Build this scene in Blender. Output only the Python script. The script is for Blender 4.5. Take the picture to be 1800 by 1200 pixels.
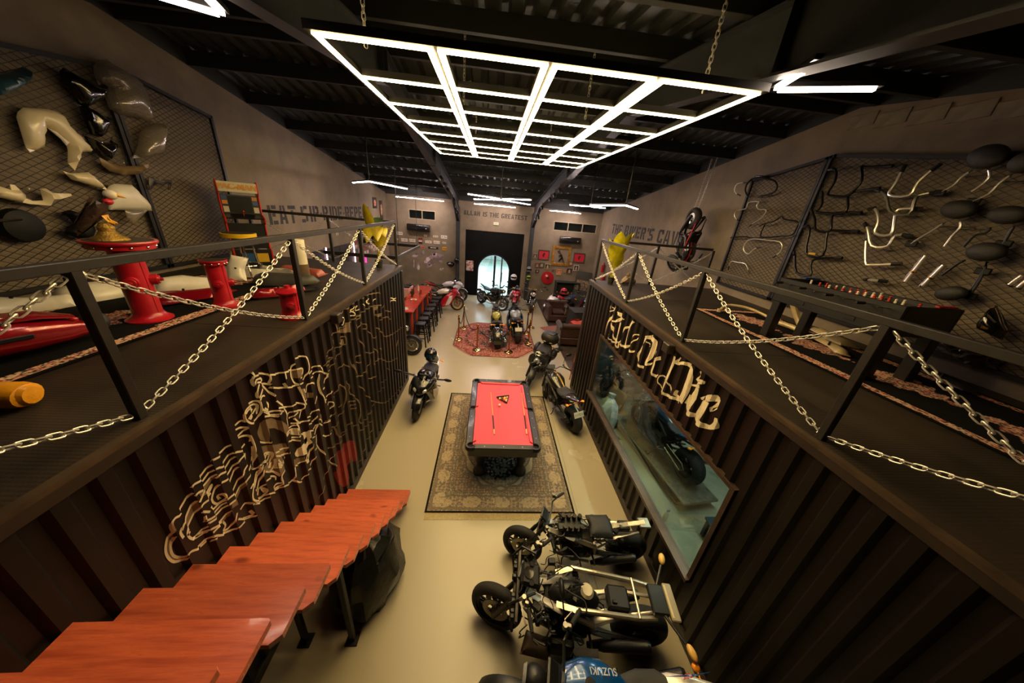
import bpy, bmesh, math, random
import numpy as np
from mathutils import Vector, Matrix
from mathutils.geometry import delaunay_2d_cdt

for _o in list(bpy.data.objects):
    bpy.data.objects.remove(_o)
SC = bpy.context.scene
COL = SC.collection
random.seed(7)
RNG = np.random.default_rng(7)

# ------------------------------------------------------------------ camera
CAM_P = Vector((0.0, 0.0, 4.2))
CAM_M = ((0.99465705, -0.05836681, 0.08515082),     # right
         (0.05522074, -0.39609787, -0.91654631),    # down
         (0.08722394, 0.91635135, -0.39075848))     # forward
FPX = 538.5
cam_d = bpy.data.cameras.new('camera')
cam_d.sensor_fit = 'HORIZONTAL'
cam_d.sensor_width = 36.0
cam_d.lens = 36.0 * FPX / 1800.0
cam_d.clip_start = 0.02
cam_d.clip_end = 400
cam = bpy.data.objects.new('camera', cam_d)
COL.objects.link(cam)
_r, _d, _f = (Vector(a) for a in CAM_M)
cam.matrix_world = Matrix((
    (_r.x, -_d.x, -_f.x, CAM_P.x), (_r.y, -_d.y, -_f.y, CAM_P.y),
    (_r.z, -_d.z, -_f.z, CAM_P.z), (0, 0, 0, 1)))
SC.camera = cam

# ------------------------------------------------------------------ world, view
SC.view_settings.view_transform = 'Standard'
SC.view_settings.look = 'None'
SC.view_settings.gamma = 1.0
SC.view_settings.use_curve_mapping = False
SC.view_settings.exposure = 0.0
W = bpy.data.worlds.new('daylight')
SC.world = W
W.use_nodes = True
_bg = W.node_tree.nodes['Background']
_bg.inputs['Color'].default_value = (0.72, 0.86, 1.0, 1)
_bg.inputs['Strength'].default_value = 7.0
SC.cycles.max_bounces = 5
SC.cycles.diffuse_bounces = 3
SC.cycles.glossy_bounces = 2
SC.cycles.transmission_bounces = 4
SC.cycles.transparent_max_bounces = 8
SC.cycles.caustics_reflective = False
SC.cycles.caustics_refractive = False
SC.cycles.sample_clamp_indirect = 4.0
SC.cycles.use_adaptive_sampling = True
SC.cycles.adaptive_threshold = 0.05

GRID_EMIT = 48.0      # warm tubes of the ceiling grid
VEE_EMIT = 240.0       # pinkish white tubes of the small angled lamps

# ------------------------------------------------------------------ room dimensions (metres)
XL, XR, YB, YF = -4.87, 5.32, -5.3, 15.7
CL, CR, CY1 = -1.90, 2.33, 6.95       # container faces towards the aisle, far end
DECK = 2.90
RIDGE_Y, RIDGE_Z, SLOPE = 5.2, 6.03, 0.147
def roof_z(y): return RIDGE_Z - SLOPE * abs(y - RIDGE_Y)

def at(u, v, x=None, y=None, z=None):
    """the point of a real plane (wall, deck, floor) seen at photo pixel u, v"""
    d = _r * ((u - 900) / FPX) + _d * ((v - 600) / FPX) + _f
    t = (x - CAM_P.x) / d.x if x is not None else (y - CAM_P.y) / d.y if y is not None else (z - CAM_P.z) / d.z
    return CAM_P + d * t

# ------------------------------------------------------------------ materials
def lin(h):
    if isinstance(h, str):
        h = h.lstrip('#')
        c = [int(h[i:i + 2], 16) / 255 for i in (0, 2, 4)]
    else:
        c = h
    return tuple(a / 12.92 if a <= 0.04045 else ((a + 0.055) / 1.055) ** 2.4 for a in c)

MATS = {}
def mat(name, col='#808080', rough=0.5, metal=0.0, vary=0.0, scale=8.0, bump=0.0, bscale=None, coat=0.0,
        emit=0.0, ecol=None, stretch=None, col2=None, rvary=0.0, spec=0.5, attr=None, alpha=1.0, fac=(0.35, 0.65)):
    if name in MATS:
        return MATS[name]
    m = bpy.data.materials.new(name)
    m.use_nodes = True
    nt = m.node_tree
    b = nt.nodes['Principled BSDF']
    c = lin(col)
    b.inputs['Base Color'].default_value = (*c, 1)
    b.inputs['Roughness'].default_value = rough
    b.inputs['Metallic'].default_value = metal
    b.inputs['Specular IOR Level'].default_value = spec
    if coat:
        b.inputs['Coat Weight'].default_value = coat
        b.inputs['Coat Roughness'].default_value = 0.08
    if emit:
        b.inputs['Emission Color'].default_value = (*(lin(ecol) if ecol else c), 1)
        b.inputs['Emission Strength'].default_value = emit
    if alpha < 1:
        b.inputs['Alpha'].default_value = alpha
    if vary or bump or rvary or col2:
        tc = nt.nodes.new('ShaderNodeTexCoord')
        mp = nt.nodes.new('ShaderNodeMapping')
        nt.links.new(tc.outputs['Object'], mp.inputs['Vector'])
        if stretch:
            mp.inputs['Scale'].default_value = stretch
        nz = nt.nodes.new('ShaderNodeTexNoise')
        nz.inputs['Scale'].default_value = scale
        nz.inputs['Detail'].default_value = 6
        nz.inputs['Roughness'].default_value = 0.6
        nt.links.new(mp.outputs[0], nz.inputs['Vector'])
        if vary or col2:
            mr = nt.nodes.new('ShaderNodeMapRange')
            mr.inputs['From Min'].default_value = fac[0]
            mr.inputs['From Max'].default_value = fac[1]
            nt.links.new(nz.outputs['Fac'], mr.inputs['Value'])
            mx = nt.nodes.new('ShaderNodeMix')
            mx.data_type = 'RGBA'
            c2 = lin(col2) if col2 else tuple(min(1, a * (1 + vary)) for a in c)
            c1 = c if col2 else tuple(a * (1 - vary) for a in c)
            mx.inputs[6].default_value = (*c1, 1)
            mx.inputs[7].default_value = (*c2, 1)
            nt.links.new(mr.outputs[0], mx.inputs[0])
            nt.links.new(mx.outputs[2], b.inputs['Base Color'])
        if rvary:
            m2 = nt.nodes.new('ShaderNodeMapRange')
            m2.inputs['From Min'].default_value = 0.3
            m2.inputs['From Max'].default_value = 0.7
            m2.inputs['To Min'].default_value = max(0.02, rough - rvary)
            m2.inputs['To Max'].default_value = min(1, rough + rvary)
            nt.links.new(nz.outputs['Fac'], m2.inputs['Value'])
            nt.links.new(m2.outputs[0], b.inputs['Roughness'])
        if bump:
            n2 = nt.nodes.new('ShaderNodeTexNoise')
            n2.inputs['Scale'].default_value = bscale or scale * 3
            n2.inputs['Detail'].default_value = 5
            nt.links.new(mp.outputs[0], n2.inputs['Vector'])
            bp = nt.nodes.new('ShaderNodeBump')
            bp.inputs['Strength'].default_value = bump
            bp.inputs['Distance'].default_value = 0.02
            nt.links.new(n2.outputs['Fac'], bp.inputs['Height'])
            nt.links.new(bp.outputs[0], b.inputs['Normal'])
    if attr:
        at_ = nt.nodes.new('ShaderNodeVertexColor')
        at_.layer_name = attr
        nt.links.new(at_.outputs['Color'], b.inputs['Base Color'])
    MATS[name] = m
    return m

def glass(name, tint='#ffffff', refl=0.06, rough=0.02, clear=1.0):
    """thin sheet: mostly see-through, a Fresnel share mirrored"""
    if name in MATS:
        return MATS[name]
    m = bpy.data.materials.new(name)
    m.use_nodes = True
    nt = m.node_tree
    nt.nodes.remove(nt.nodes['Principled BSDF'])
    out = nt.nodes['Material Output']
    tr = nt.nodes.new('ShaderNodeBsdfTransparent')
    tr.inputs[0].default_value = (*lin(tint), 1)
    gl = nt.nodes.new('ShaderNodeBsdfGlossy')
    gl.inputs['Roughness'].default_value = rough
    df = nt.nodes.new('ShaderNodeBsdfDiffuse')
    df.inputs[0].default_value = (*lin(tint), 1)
    mix0 = nt.nodes.new('ShaderNodeMixShader')
    mix0.inputs[0].default_value = clear
    nt.links.new(df.outputs[0], mix0.inputs[1])
    nt.links.new(tr.outputs[0], mix0.inputs[2])
    lw = nt.nodes.new('ShaderNodeLayerWeight')
    lw.inputs[0].default_value = 0.5
    pw = nt.nodes.new('ShaderNodeMath'); pw.operation = 'POWER'; pw.inputs[1].default_value = 4.0
    nt.links.new(lw.outputs['Facing'], pw.inputs[0])
    ml = nt.nodes.new('ShaderNodeMath'); ml.operation = 'MULTIPLY_ADD'; ml.inputs[1].default_value = 0.7; ml.inputs[2].default_value = refl * 0.5
    nt.links.new(pw.outputs[0], ml.inputs[0])
    mix = nt.nodes.new('ShaderNodeMixShader')
    nt.links.new(ml.outputs[0], mix.inputs[0])
    nt.links.new(mix0.outputs[0], mix.inputs[1])
    nt.links.new(gl.outputs[0], mix.inputs[2])
    nt.links.new(mix.outputs[0], out.inputs[0])
    MATS[name] = m
    return m

def bsdf(m): return m.node_tree.nodes['Principled BSDF']

# ------------------------------------------------------------------ mesh building
def rotz(a): return Matrix.Rotation(a, 3, 'Z')
def frame_of(d):
    d = Vector(d).normalized()
    up = Vector((0, 0, 1)) if abs(d.z) < 0.95 else Vector((0, 1, 0))
    a = d.cross(up).normalized()
    return a, d.cross(a).normalized() * -1

class B:
    def __init__(s):
        s.v, s.f = [], []
    def add(s, vs, fs):
        o = len(s.v)
        s.v.extend(tuple(p) for p in vs)
        s.f.extend(tuple(i + o for i in f) for f in fs)
        return s
    def box(s, c, d, R=None):
        x, y, z = (a / 2 for a in d)
        P = [Vector((i * x, j * y, k * z)) for k in (-1, 1) for j in (-1, 1) for i in (-1, 1)]
        if R is not None:
            P = [R @ p for p in P]
        c = Vector(c)
        return s.add([p + c for p in P], [(0, 2, 3, 1), (4, 5, 7, 6), (0, 1, 5, 4), (2, 6, 7, 3), (0, 4, 6, 2), (1, 3, 7, 5)])
    def cbox(s, c, d, b=0.01, R=None):
        """box with chamfered edges"""
        h = [a / 2 for a in d]
        b = min(b, *(a * 0.9 for a in h))
        c = Vector(c)
        vs, idx = [], {}
        for i in (-1, 1):
            for j in (-1, 1):
                for k in (-1, 1):
                    for ax in range(3):
                        p = [i * h[0], j * h[1], k * h[2]]
                        for q in range(3):
                            if q != ax:
                                p[q] -= (i, j, k)[q] * b
                        p = Vector(p)
                        if R is not None:
                            p = R @ p
                        idx[(i, j, k, ax)] = len(vs)
                        vs.append(p + c)
        fs = []
        for ax in range(3):
            o = [q for q in range(3) if q != ax]
            for sg in (-1, 1):
                q = []
                for a, e in ((-1, -1), (1, -1), (1, 1), (-1, 1)):
                    t = [0, 0, 0]; t[ax] = sg; t[o[0]] = a; t[o[1]] = e
                    q.append(idx[(*t, ax)])
                fs.append(q if (sg > 0) == (ax != 1) else q[::-1])
            for a in (-1, 1):
                for e in (-1, 1):
                    q = []
                    for sg, w in ((-1, 0), (-1, 1), (1, 1), (1, 0)):
                        t = [0, 0, 0]; t[ax] = sg; t[o[0]] = a; t[o[1]] = e
                        q.append(idx[(*t, o[w])])
                    fs.append(q)
        for i in (-1, 1):
            for j in (-1, 1):
                for k in (-1, 1):
                    fs.append([idx[(i, j, k, w)] for w in range(3)])
        return s.add(vs, fs)
    def cyl(s, a, b, r0, r1=None, n=12, cap=True):
        r1 = r0 if r1 is None else r1
        a, b = Vector(a), Vector(b)
        if (b - a).length < 1e-6:
            return s
        u, w = frame_of(b - a)
        vs = []
        for p, r in ((a, r0), (b, r1)):
            for i in range(n):
                t = 2 * math.pi * i / n
                vs.append(p + (u * math.cos(t) + w * math.sin(t)) * r)
        fs = [(i, (i + 1) % n, n + (i + 1) % n, n + i) for i in range(n)]
        if cap:
            fs += [tuple(range(n))[::-1], tuple(range(n, 2 * n))]
        return s.add(vs, fs)
    def tube(s, pts, r, n=8, closed=False, cap=True):
        pts = [Vector(p) for p in pts]
        m = len(pts)
        rs = r if isinstance(r, (list, tuple)) else [r] * m
        vs, prev = [], None
        for i, p in enumerate(pts):
            if closed:
                d = pts[(i + 1) % m] - pts[i - 1]
            else:
                d = pts[min(i + 1, m - 1)] - pts[max(i - 1, 0)]
            d.normalize()
            if prev is None:
                u, w = frame_of(d)
            else:
                u = (prev - d * prev.dot(d))
                u = u.normalized() if u.length > 1e-6 else frame_of(d)[0]
                w = d.cross(u)
            prev = u
            for k in range(n):
                t = 2 * math.pi * k / n
                vs.append(p + (u * math.cos(t) + w * math.sin(t)) * rs[i])
        fs = []
        for i in range(m if closed else m - 1):
            a, b = i * n, ((i + 1) % m) * n
            fs += [(a + k, a + (k + 1) % n, b + (k + 1) % n, b + k) for k in range(n)]
        if cap and not closed:
            fs += [tuple(range(n))[::-1], tuple(range((m - 1) * n, m * n))]
        return s.add(vs, fs)
    def lathe(s, prof, n=24, c=(0, 0, 0), R=None, arc=None, close=False):
        """profile of (radius, height) about local z"""
        c = Vector(c)
        a0, a1 = arc or (0, 2 * math.pi)
        full = arc is None
        cols = n if full else n + 1
        vs = []
        for i in range(cols):
            t = a0 + (a1 - a0) * i / n
            for r, h in prof:
                p = Vector((r * math.cos(t), r * math.sin(t), h))
                vs.append((R @ p if R is not None else p) + c)
        k = len(prof)
        fs = []
        for i in range(n):
            j = (i + 1) % cols
            for q in range(k if close else k - 1):
                w = (q + 1) % k
                fs.append((i * k + q, j * k + q, j * k + w, i * k + w))
        return s.add(vs, fs)
    def ell(s, c, r, n=16, m=10, R=None, z0=-1.0, z1=1.0):
        c = Vector(c)
        r = (r, r, r) if not isinstance(r, (tuple, list)) else r
        prof = []
        a0, a1 = math.asin(z0), math.asin(z1)
        for i in range(m + 1):
            t = a0 + (a1 - a0) * i / m
            prof.append((max(math.cos(t), 1e-4), math.sin(t)))
        vs = []
        for i in range(n):
            t = 2 * math.pi * i / n
            for a, h in prof:
                p = Vector((a * math.cos(t) * r[0], a * math.sin(t) * r[1], h * r[2]))
                vs.append((R @ p if R is not None else p) + c)
        k = m + 1
        fs = [(i * k + q, ((i + 1) % n) * k + q, ((i + 1) % n) * k + q + 1, i * k + q + 1) for i in range(n) for q in range(m)]
        return s.add(vs, fs)
    def loft(s, rings, cap=True, closed=True):
        n = len(rings[0])
        vs = [p for r in rings for p in r]
        fs = []
        for i in range(len(rings) - 1):
            a, b = i * n, (i + 1) * n
            for k in range(n if closed else n - 1):
                fs.append((a + k, a + (k + 1) % n, b + (k + 1) % n, b + k))
        if cap and closed:
            fs += [tuple(range(n))[::-1], tuple(range((len(rings) - 1) * n, len(rings) * n))]
        return s.add(vs, fs)
    def body(s, secs, n=16, p=2.4, axis=0):
        """superellipse loft: sections (along, centre across, centre z, half width, half height)"""
        rings = []
        for q in secs:
            t0, cy, cz, w, h = q[:5]
            e = 2 / (q[5] if len(q) > 5 else p)
            ring = []
            for i in range(n):
                t = 2 * math.pi * (i + 0.5) / n
                ct, st = math.cos(t), math.sin(t)
                y = cy + w * math.copysign(abs(ct) ** e, ct)
                z = cz + h * math.copysign(abs(st) ** e, st)
                ring.append((t0, y, z) if axis == 0 else (y, t0, z))
            rings.append(ring)
        return s.loft(rings)
    def prism(s, poly, fn, w0, w1):
        """2-D outline swept from w0 to w1; fn(u, v, w) -> point"""
        n = len(poly)
        vs = [fn(u, v, w0) for u, v in poly] + [fn(u, v, w1) for u, v in poly]
        fs = [(i, (i + 1) % n, n + (i + 1) % n, n + i) for i in range(n)]
        fs += [tuple(range(n))[::-1], tuple(range(n, 2 * n))]
        return s.add(vs, fs)
    def shell(s, outline, fn, bulge=0.05, thick=0.006, step=None, curve=None):
        """moulded panel: outline filled with a fine net that swells away from its edge; fn(u, v, w) -> point"""
        P = [Vector(p) for p in outline]
        us, vv = [p.x for p in P], [p.y for p in P]
        size = max(max(us) - min(us), max(vv) - min(vv))
        step = step or size / 14
        Q = []
        for i, p in enumerate(P):                      # resample the outline
            q = P[(i + 1) % len(P)]
            k = max(1, int((q - p).length / step))
            Q += [p + (q - p) * (j / k) for j in range(k)]
        n = len(Q)
        def dist(p):
            best = 1e9
            for i in range(len(P)):
                a, b = P[i], P[(i + 1) % len(P)]
                ab = b - a
                t = max(0, min(1, (p - a).dot(ab) / max(ab.length_squared, 1e-12)))
                best = min(best, (p - a - ab * t).length)
            return best
        def inside(p):
            r = False
            for i in range(len(P)):
                a, b = P[i], P[(i + 1) % len(P)]
                if (a.y > p.y) != (b.y > p.y) and p.x < (b.x - a.x) * (p.y - a.y) / (b.y - a.y) + a.x:
                    r = not r
            return r
        inner = []
        u = min(us) + step / 2
        while u < max(us):
            w = min(vv) + step / 2
            while w < max(vv):
                p = Vector((u, w))
                if inside(p) and dist(p) > step * 0.45:
                    inner.append(p)
                w += step
            u += step
        allp = Q + inner
        res = delaunay_2d_cdt(allp, [], [list(range(n))], 1, 1e-6)
        pv, pf = res[0], res[2]
        dm = max([dist(p) for p in inner] + [1e-6])
        top, bot = [], []
        for p in pv:
            d = min(1, dist(p) / dm)
            h = bulge * math.sqrt(max(0, 1 - (1 - d) ** 2))
            if curve:
                h += curve(p.x, p.y)
            top.append(fn(p.x, p.y, h + thick))
            bot.append(fn(p.x, p.y, h))
        k = len(pv)
        fs = [tuple(f) for f in pf] + [tuple(i + k for i in f)[::-1] for f in pf]
        cnt = {}
        for f in pf:
            for i in range(len(f)):
                a, b = f[i], f[(i + 1) % len(f)]
                cnt[(a, b)] = cnt.get((a, b), 0) + 1
        for (a, b) in cnt:
            if (b, a) not in cnt:
                fs.append((b, a, a + k, b + k))
        return s.add(top + bot, fs)
    def T(s, m):
        m4 = m if len(m) == 4 else m.to_4x4()
        s.v = [tuple(m4 @ Vector(p)) for p in s.v]
        return s
    def mesh(s, name, m=None, smooth=35):
        me = bpy.data.meshes.new(name)
        me.from_pydata(s.v, [], s.f)
        me.validate(verbose=False)
        if smooth:
            me.polygons.foreach_set('use_smooth', [True] * len(me.polygons))
            me.set_sharp_from_angle(angle=math.radians(smooth))
        if m is not None:
            me.materials.append(m)
        me.update()
        return me
    def make(s, name, m, parent=None, smooth=35, loc=None, rot=None):
        bm = bmesh.new()
        me = s.mesh(name, m, 0)
        bm.from_mesh(me)
        bmesh.ops.recalc_face_normals(bm, faces=bm.faces)
        bm.to_mesh(me)
        bm.free()
        if smooth:
            me.polygons.foreach_set('use_smooth', [True] * len(me.polygons))
            me.set_sharp_from_angle(angle=math.radians(smooth))
        return link(name, me, parent, loc, rot)

def link(name, me, parent=None, loc=None, rot=None):
    o = bpy.data.objects.new(name, me)
    COL.objects.link(o)
    if parent is not None:
        o.parent = parent
    if loc is not None:
        o.location = loc
    if rot is not None:
        o.rotation_euler = rot
    return o

def tag(o, label, cat, group=None, kind=None):
    if label: o['label'] = label
    if cat: o['category'] = cat
    if group: o['group'] = group
    if kind: o['kind'] = kind
    return o
def thing(name, label, cat, loc=(0, 0, 0), rz=0.0, group=None, rot=None):
    o = bpy.data.objects.new(name, None)
    o.empty_display_size = 0.1
    COL.objects.link(o)
    o.location = loc
    o.rotation_euler = rot if rot else (0, 0, rz)
    return tag(o, label, cat, group)
def struct(o):
    o['kind'] = 'structure'
    return o
def stuff(o):
    o['kind'] = 'stuff'
    return o
def copy_tree(o, parent=None):
    c = o.copy()
    COL.objects.link(c)
    if parent is not None:
        c.parent = parent
    for ch in [k for k in o.children]:
        copy_tree(ch, c)
    return c

def text_mesh(body, size, m, extrude=0.002, bold=0.0, shear=0.0, spacing=1.0, align='CENTER'):
    cu = bpy.data.curves.new('lettering', 'FONT')
    cu.body = body
    cu.size = size
    cu.extrude = extrude
    cu.offset = bold
    cu.shear = shear
    cu.space_character = spacing
    cu.align_x = align
    cu.align_y = 'CENTER'
    cu.resolution_u = 3
    o = bpy.data.objects.new('lettering', cu)
    COL.objects.link(o)
    dg = bpy.context.evaluated_depsgraph_get()
    me = bpy.data.meshes.new_from_object(o.evaluated_get(dg))
    bpy.data.objects.remove(o)
    bpy.data.curves.remove(cu)
    me.materials.clear()
    me.materials.append(m)
    return me
def basis(x, y, o):
    """matrix whose local x, y axes are given; z = x cross y"""
    x, y = Vector(x).normalized(), Vector(y).normalized()
    z = x.cross(y)
    return Matrix(((x.x, y.x, z.x, o[0]), (x.y, y.y, z.y, o[1]), (x.z, y.z, z.z, o[2]), (0, 0, 0, 1)))

def painted_sheet(name, nx, ny, w, h, colour_fn, m, parent=None, keep=None, wave=None, thick=0.008):
    """woven sheet w x h as a fine net; colour_fn(U, V) -> rgb array gives the woven pattern"""
    u = (np.arange(nx) + 0.5) / nx * w
    v = (np.arange(ny) + 0.5) / ny * h
    U, V = np.meshgrid(u, v, indexing='ij')
    rgb = np.clip(colour_fn(U, V), 0, 1)
    xs = np.linspace(0, w, nx + 1) - w / 2
    ys = np.linspace(0, h, ny + 1) - h / 2
    X, Y = np.meshgrid(xs, ys, indexing='ij')
    Z = np.full_like(X, thick) + (wave(X, Y) if wave else 0)
    verts = np.stack([X, Y, Z], -1).reshape(-1, 3)
    ii, jj = np.meshgrid(np.arange(nx), np.arange(ny), indexing='ij')
    a = ii * (ny + 1) + jj
    faces = np.stack([a, a + ny + 1, a + ny + 2, a + 1], -1).reshape(-1, 4)
    cols = rgb.reshape(-1, 3)
    if keep is not None:
        k = keep(U, V).reshape(-1)
        faces, cols = faces[k], cols[k]
    me = bpy.data.meshes.new(name)
    me.vertices.add(len(verts)); me.vertices.foreach_set('co', verts.astype(np.float32).ravel())
    nf = len(faces)
    me.loops.add(nf * 4); me.loops.foreach_set('vertex_index', faces.astype(np.int32).ravel())
    me.polygons.add(nf); me.polygons.foreach_set('loop_start', np.arange(0, nf * 4, 4, dtype=np.int32))
    me.update(calc_edges=True)
    ca = me.color_attributes.new('weave', 'FLOAT_COLOR', 'CORNER')
    lc = np.concatenate([cols, np.ones((nf, 1))], 1)
    ca.data.foreach_set('color', np.repeat(lc, 4, axis=0).astype(np.float32).ravel())
    me.materials.append(m)
    return link(name, me, parent)

def vnoise(X, Y, s, seed=0):
    """smooth value noise"""
    r = np.random.default_rng(seed).random((64, 64))
    x, y = X / s, Y / s
    xi, yi = np.floor(x).astype(int), np.floor(y).astype(int)
    fx, fy = x - xi, y - yi
    fx, fy = fx * fx * (3 - 2 * fx), fy * fy * (3 - 2 * fy)
    g = lambda a, b: r[a % 64, b % 64]
    return (g(xi, yi) * (1 - fx) + g(xi + 1, yi) * fx) * (1 - fy) + (g(xi, yi + 1) * (1 - fx) + g(xi + 1, yi + 1) * fx) * fy

# shared materials
BLK = mat('black_paint', '#17181a', 0.42)
STEEL = mat('black_steel', '#1d1c19', 0.4, 0.3, vary=0.3, scale=20)
RAILM = mat('rail_steel', '#2a2723', 0.45, 0.2, vary=0.2, scale=14)
RUBBER = mat('tyre_rubber', '#1c1a17', 0.75, bump=0.2, scale=40, vary=0.15)
CHROME = mat('chrome', '#d8d4c8', 0.12, 1.0)
BRUSH = mat('brushed_metal', '#8f8a7e', 0.35, 0.9, vary=0.15, scale=30)
DARKMET = mat('dark_metal', '#3a3733', 0.4, 0.8, vary=0.25, scale=25)
IRON = mat('cast_engine', '#2c2a27', 0.5, 0.7, vary=0.3, scale=30)
GOLD = mat('brass', '#c8933a', 0.22, 1.0)
LEATHER = mat('seat_leather', '#1b1917', 0.55, bump=0.25, scale=60)
HUBM = mat('black_alloy', '#141414', 0.35, 0.6)
# ================================================================== the building
FLOORM = mat('floor_epoxy', '#a49a80', 0.26, vary=0.025, scale=0.7, rvary=0.02, fac=(0.2, 0.8), bump=0.025, bscale=2.2)
fl = B().box(((XL + XR) / 2, (YB + YF) / 2, -0.1), (XR - XL + 0.4, YF - YB + 0.4, 0.2)).make('floor', FLOORM, smooth=0)
struct(fl)
# dark plank flooring strip on the right behind the container
DPL = mat('dark_plank', '#3a2f27', 0.4, vary=0.35, scale=5, stretch=(1, 0.15, 1), bump=0.08)
dpf = B().box((3.93, 11.35, 0.004), (2.77, 8.7, 0.008)).make('floor_dark_planks', DPL, smooth=0)
struct(dpf)
pl = B().cbox((0, 0, 0), (0.19, 2.16, 0.012), 0.003).mesh('plank', DPL, 0)
for ix in range(6):
    for iy in range(4):
        o = link('plank', pl, dpf, (2.66 + ix * 0.195, 8.1 + iy * 2.17 + (0.6 if ix % 2 else 0) * (iy < 3), 0.012))
# narrow joints cut in the epoxy
SEAM = mat('floor_joint', '#6f6a58', 0.6)
for a, b_ in (((1.55, 2.0), (1.62, 7.2)), ((1.15, 3.05), (2.3, 3.05))):
    d = Vector((b_[0] - a[0], b_[1] - a[1], 0))
    o = B().box(((a[0] + b_[0]) / 2, (a[1] + b_[1]) / 2, 0.001), (d.length, 0.006, 0.002), rotz(math.atan2(d.y, d.x))).make('floor_joint', SEAM, fl, 0)

WALLM = mat('cement_plaster', '#786b57', 0.85, vary=0.16, scale=1.6, bump=0.25, bscale=14)
BLOCKM = mat('concrete_block', '#77705f', 0.9, vary=0.2, scale=6, bump=0.3, bscale=30)

def gable(name, x0, x1):
    poly = [(YB - 0.2, 0), (YF + 0.2, 0), (YF + 0.2, roof_z(YF + 0.2)), (RIDGE_Y, RIDGE_Z), (YB - 0.2, roof_z(YB - 0.2))]
    o = B().prism(poly, lambda u, v, w: (w, u, v), x0, x1).make(name, WALLM, smooth=0)
    return struct(o)
gable('wall_left', XL - 0.2, XL)
gable('wall_right', XR, XR + 0.2)
struct(B().box(((XL + XR) / 2, YB - 0.1, 2.25), (XR - XL, 0.2, 4.5)).make('wall_behind', WALLM, smooth=0))
# exposed block courses above the plaster at the ridge of the right wall
wr = bpy.data.objects['wall_right']
bk = B().cbox((0, 0, 0), (0.02, 0.39, 0.17), 0.006).mesh('concrete_block', BLOCKM, 0)
for i in range(8):
    y = 2.3 + i * 0.4
    link('concrete_block', bk, wr, (XR - 0.008, y, roof_z(y) - 0.17))
# ---- far wall with the openings left free
def far_wall():
    zt = roof_z(YF) - 0.045
    x0, x1 = XL, XR
    holes = [(-3.88, -2.64, 3.46, 3.88), (2.99, 5.14, 3.5, 3.93), (-1.22, 1.62, 0.0, 3.2)]
    xs = sorted({x0, x1, *[h[0] for h in holes], *[h[1] for h in holes]})
    b = B()
    for a, c in zip(xs[:-1], xs[1:]):
        m = (a + c) / 2
        cut = sorted([(h[2], h[3]) for h in holes if h[0] <= m <= h[1]])
        z = 0.0
        for lo, hi in cut + [(zt, zt)]:
            if lo > z + 1e-3:
                b.box((m, YF + 0.1, (z + lo) / 2), (c - a, 0.2, lo - z))
            z = hi
    return struct(b.make('wall_back', WALLM, smooth=0))
wb = far_wall()

# ---- columns and rafters
COLM = mat('column_paint', '#212529', 0.5, vary=0.15, scale=10)
def ibeam(b, p, q, depth, flange=0.16, t=0.012, up=Vector((0, 0, 1))):
    p, q = Vector(p), Vector(q)
    d = (q - p)
    L = d.length
    x = d.normalized()
    y = up.cross(x).normalized()
    z = x.cross(y)
    R = Matrix((x, y, z)).transposed()
    c = (p + q) / 2
    b.box(c - z * depth / 2, (L, t, depth), R)
    for s in (0, 1):
        b.box(c - z * (depth * s), (L, flange, t * 1.4), R)
for i, x in enumerate((-1.57, 1.96)):
    rf = thing('rafter', ('left' if i == 0 else 'right') + ' dark steel roof rafter running down to the back wall', 'beam', (0, 0, 0))
    rf['kind'] = 'structure'
    b = B(); ibeam(b, (x, RIDGE_Y, RIDGE_Z - 0.02), (x, YF - 0.1, roof_z(YF - 0.1) - 0.02), 0.36); b.make('beam', COLM, rf, 0)
    b = B(); ibeam(b, (x, YB, roof_z(YB) - 0.02), (x, RIDGE_Y, RIDGE_Z - 0.02), 0.40); b.make('beam', COLM, rf, 0)
    b = B().prism([(YF - 2.2, roof_z(YF - 2.2) - 0.36), (YF - 0.05, roof_z(YF) - 0.36), (YF - 0.05, roof_z(YF) - 0.95), (YF - 0.26, roof_z(YF) - 0.95)],
                  lambda u, v, w: (w, u, v), x - 0.06, x + 0.06)
    b.make('haunch', COLM, rf, 0)
    b = B().box((x, YF - 0.16, 1.9), (0.02, 0.24, 3.8)).box((x, YF - 0.05, 1.9), (0.17, 0.02, 3.8)).box((x, YF - 0.28, 1.9), (0.17, 0.02, 3.8))
    b.make('column', COLM, rf, 0)
    for y in (RIDGE_Y - 0.09, RIDGE_Y + 0.09, 9.0, 2.6):
        B().box((x, y, roof_z(y) - 0.22), (0.16, 0.012, 0.38)).make('stiffener', COLM, rf, 0)
    sp = B().lathe([(0.0, 0.0), (0.05, 0), (0.055, 0.06), (0.04, 0.13), (0.0, 0.14)], 12).mesh('spotlight', BLK)
    for n_, y in enumerate((9.6, 10.3, 11.0, 12.6, 13.3, 14.0)):
        z = roof_z(y) - 0.40 - (0.25 if y > 13.2 else 0)
        s_ = thing('rafter_spotlight', 'small black spotlight under the ' + ('left' if i == 0 else 'right') + ' rafter, ' + ('nearest the grid lamp', 'second from the grid lamp', 'third from the grid lamp', 'third from the back wall', 'second from the back wall', 'nearest the back wall')[n_], 'spotlight',
                   (x + (0.1 if i == 0 else -0.1), y, z), 0, 'spotlights on the ' + ('left' if i == 0 else 'right') + ' rafter')
        link('lamp_head', sp, s_, (0, 0, -0.1), (2.3, 0.3 * (i * 2 - 1), 0.4))
        B().box((0, 0, -0.02), (0.015, 0.05, 0.14)).make('bracket', BLK, s_, 0)

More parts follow.
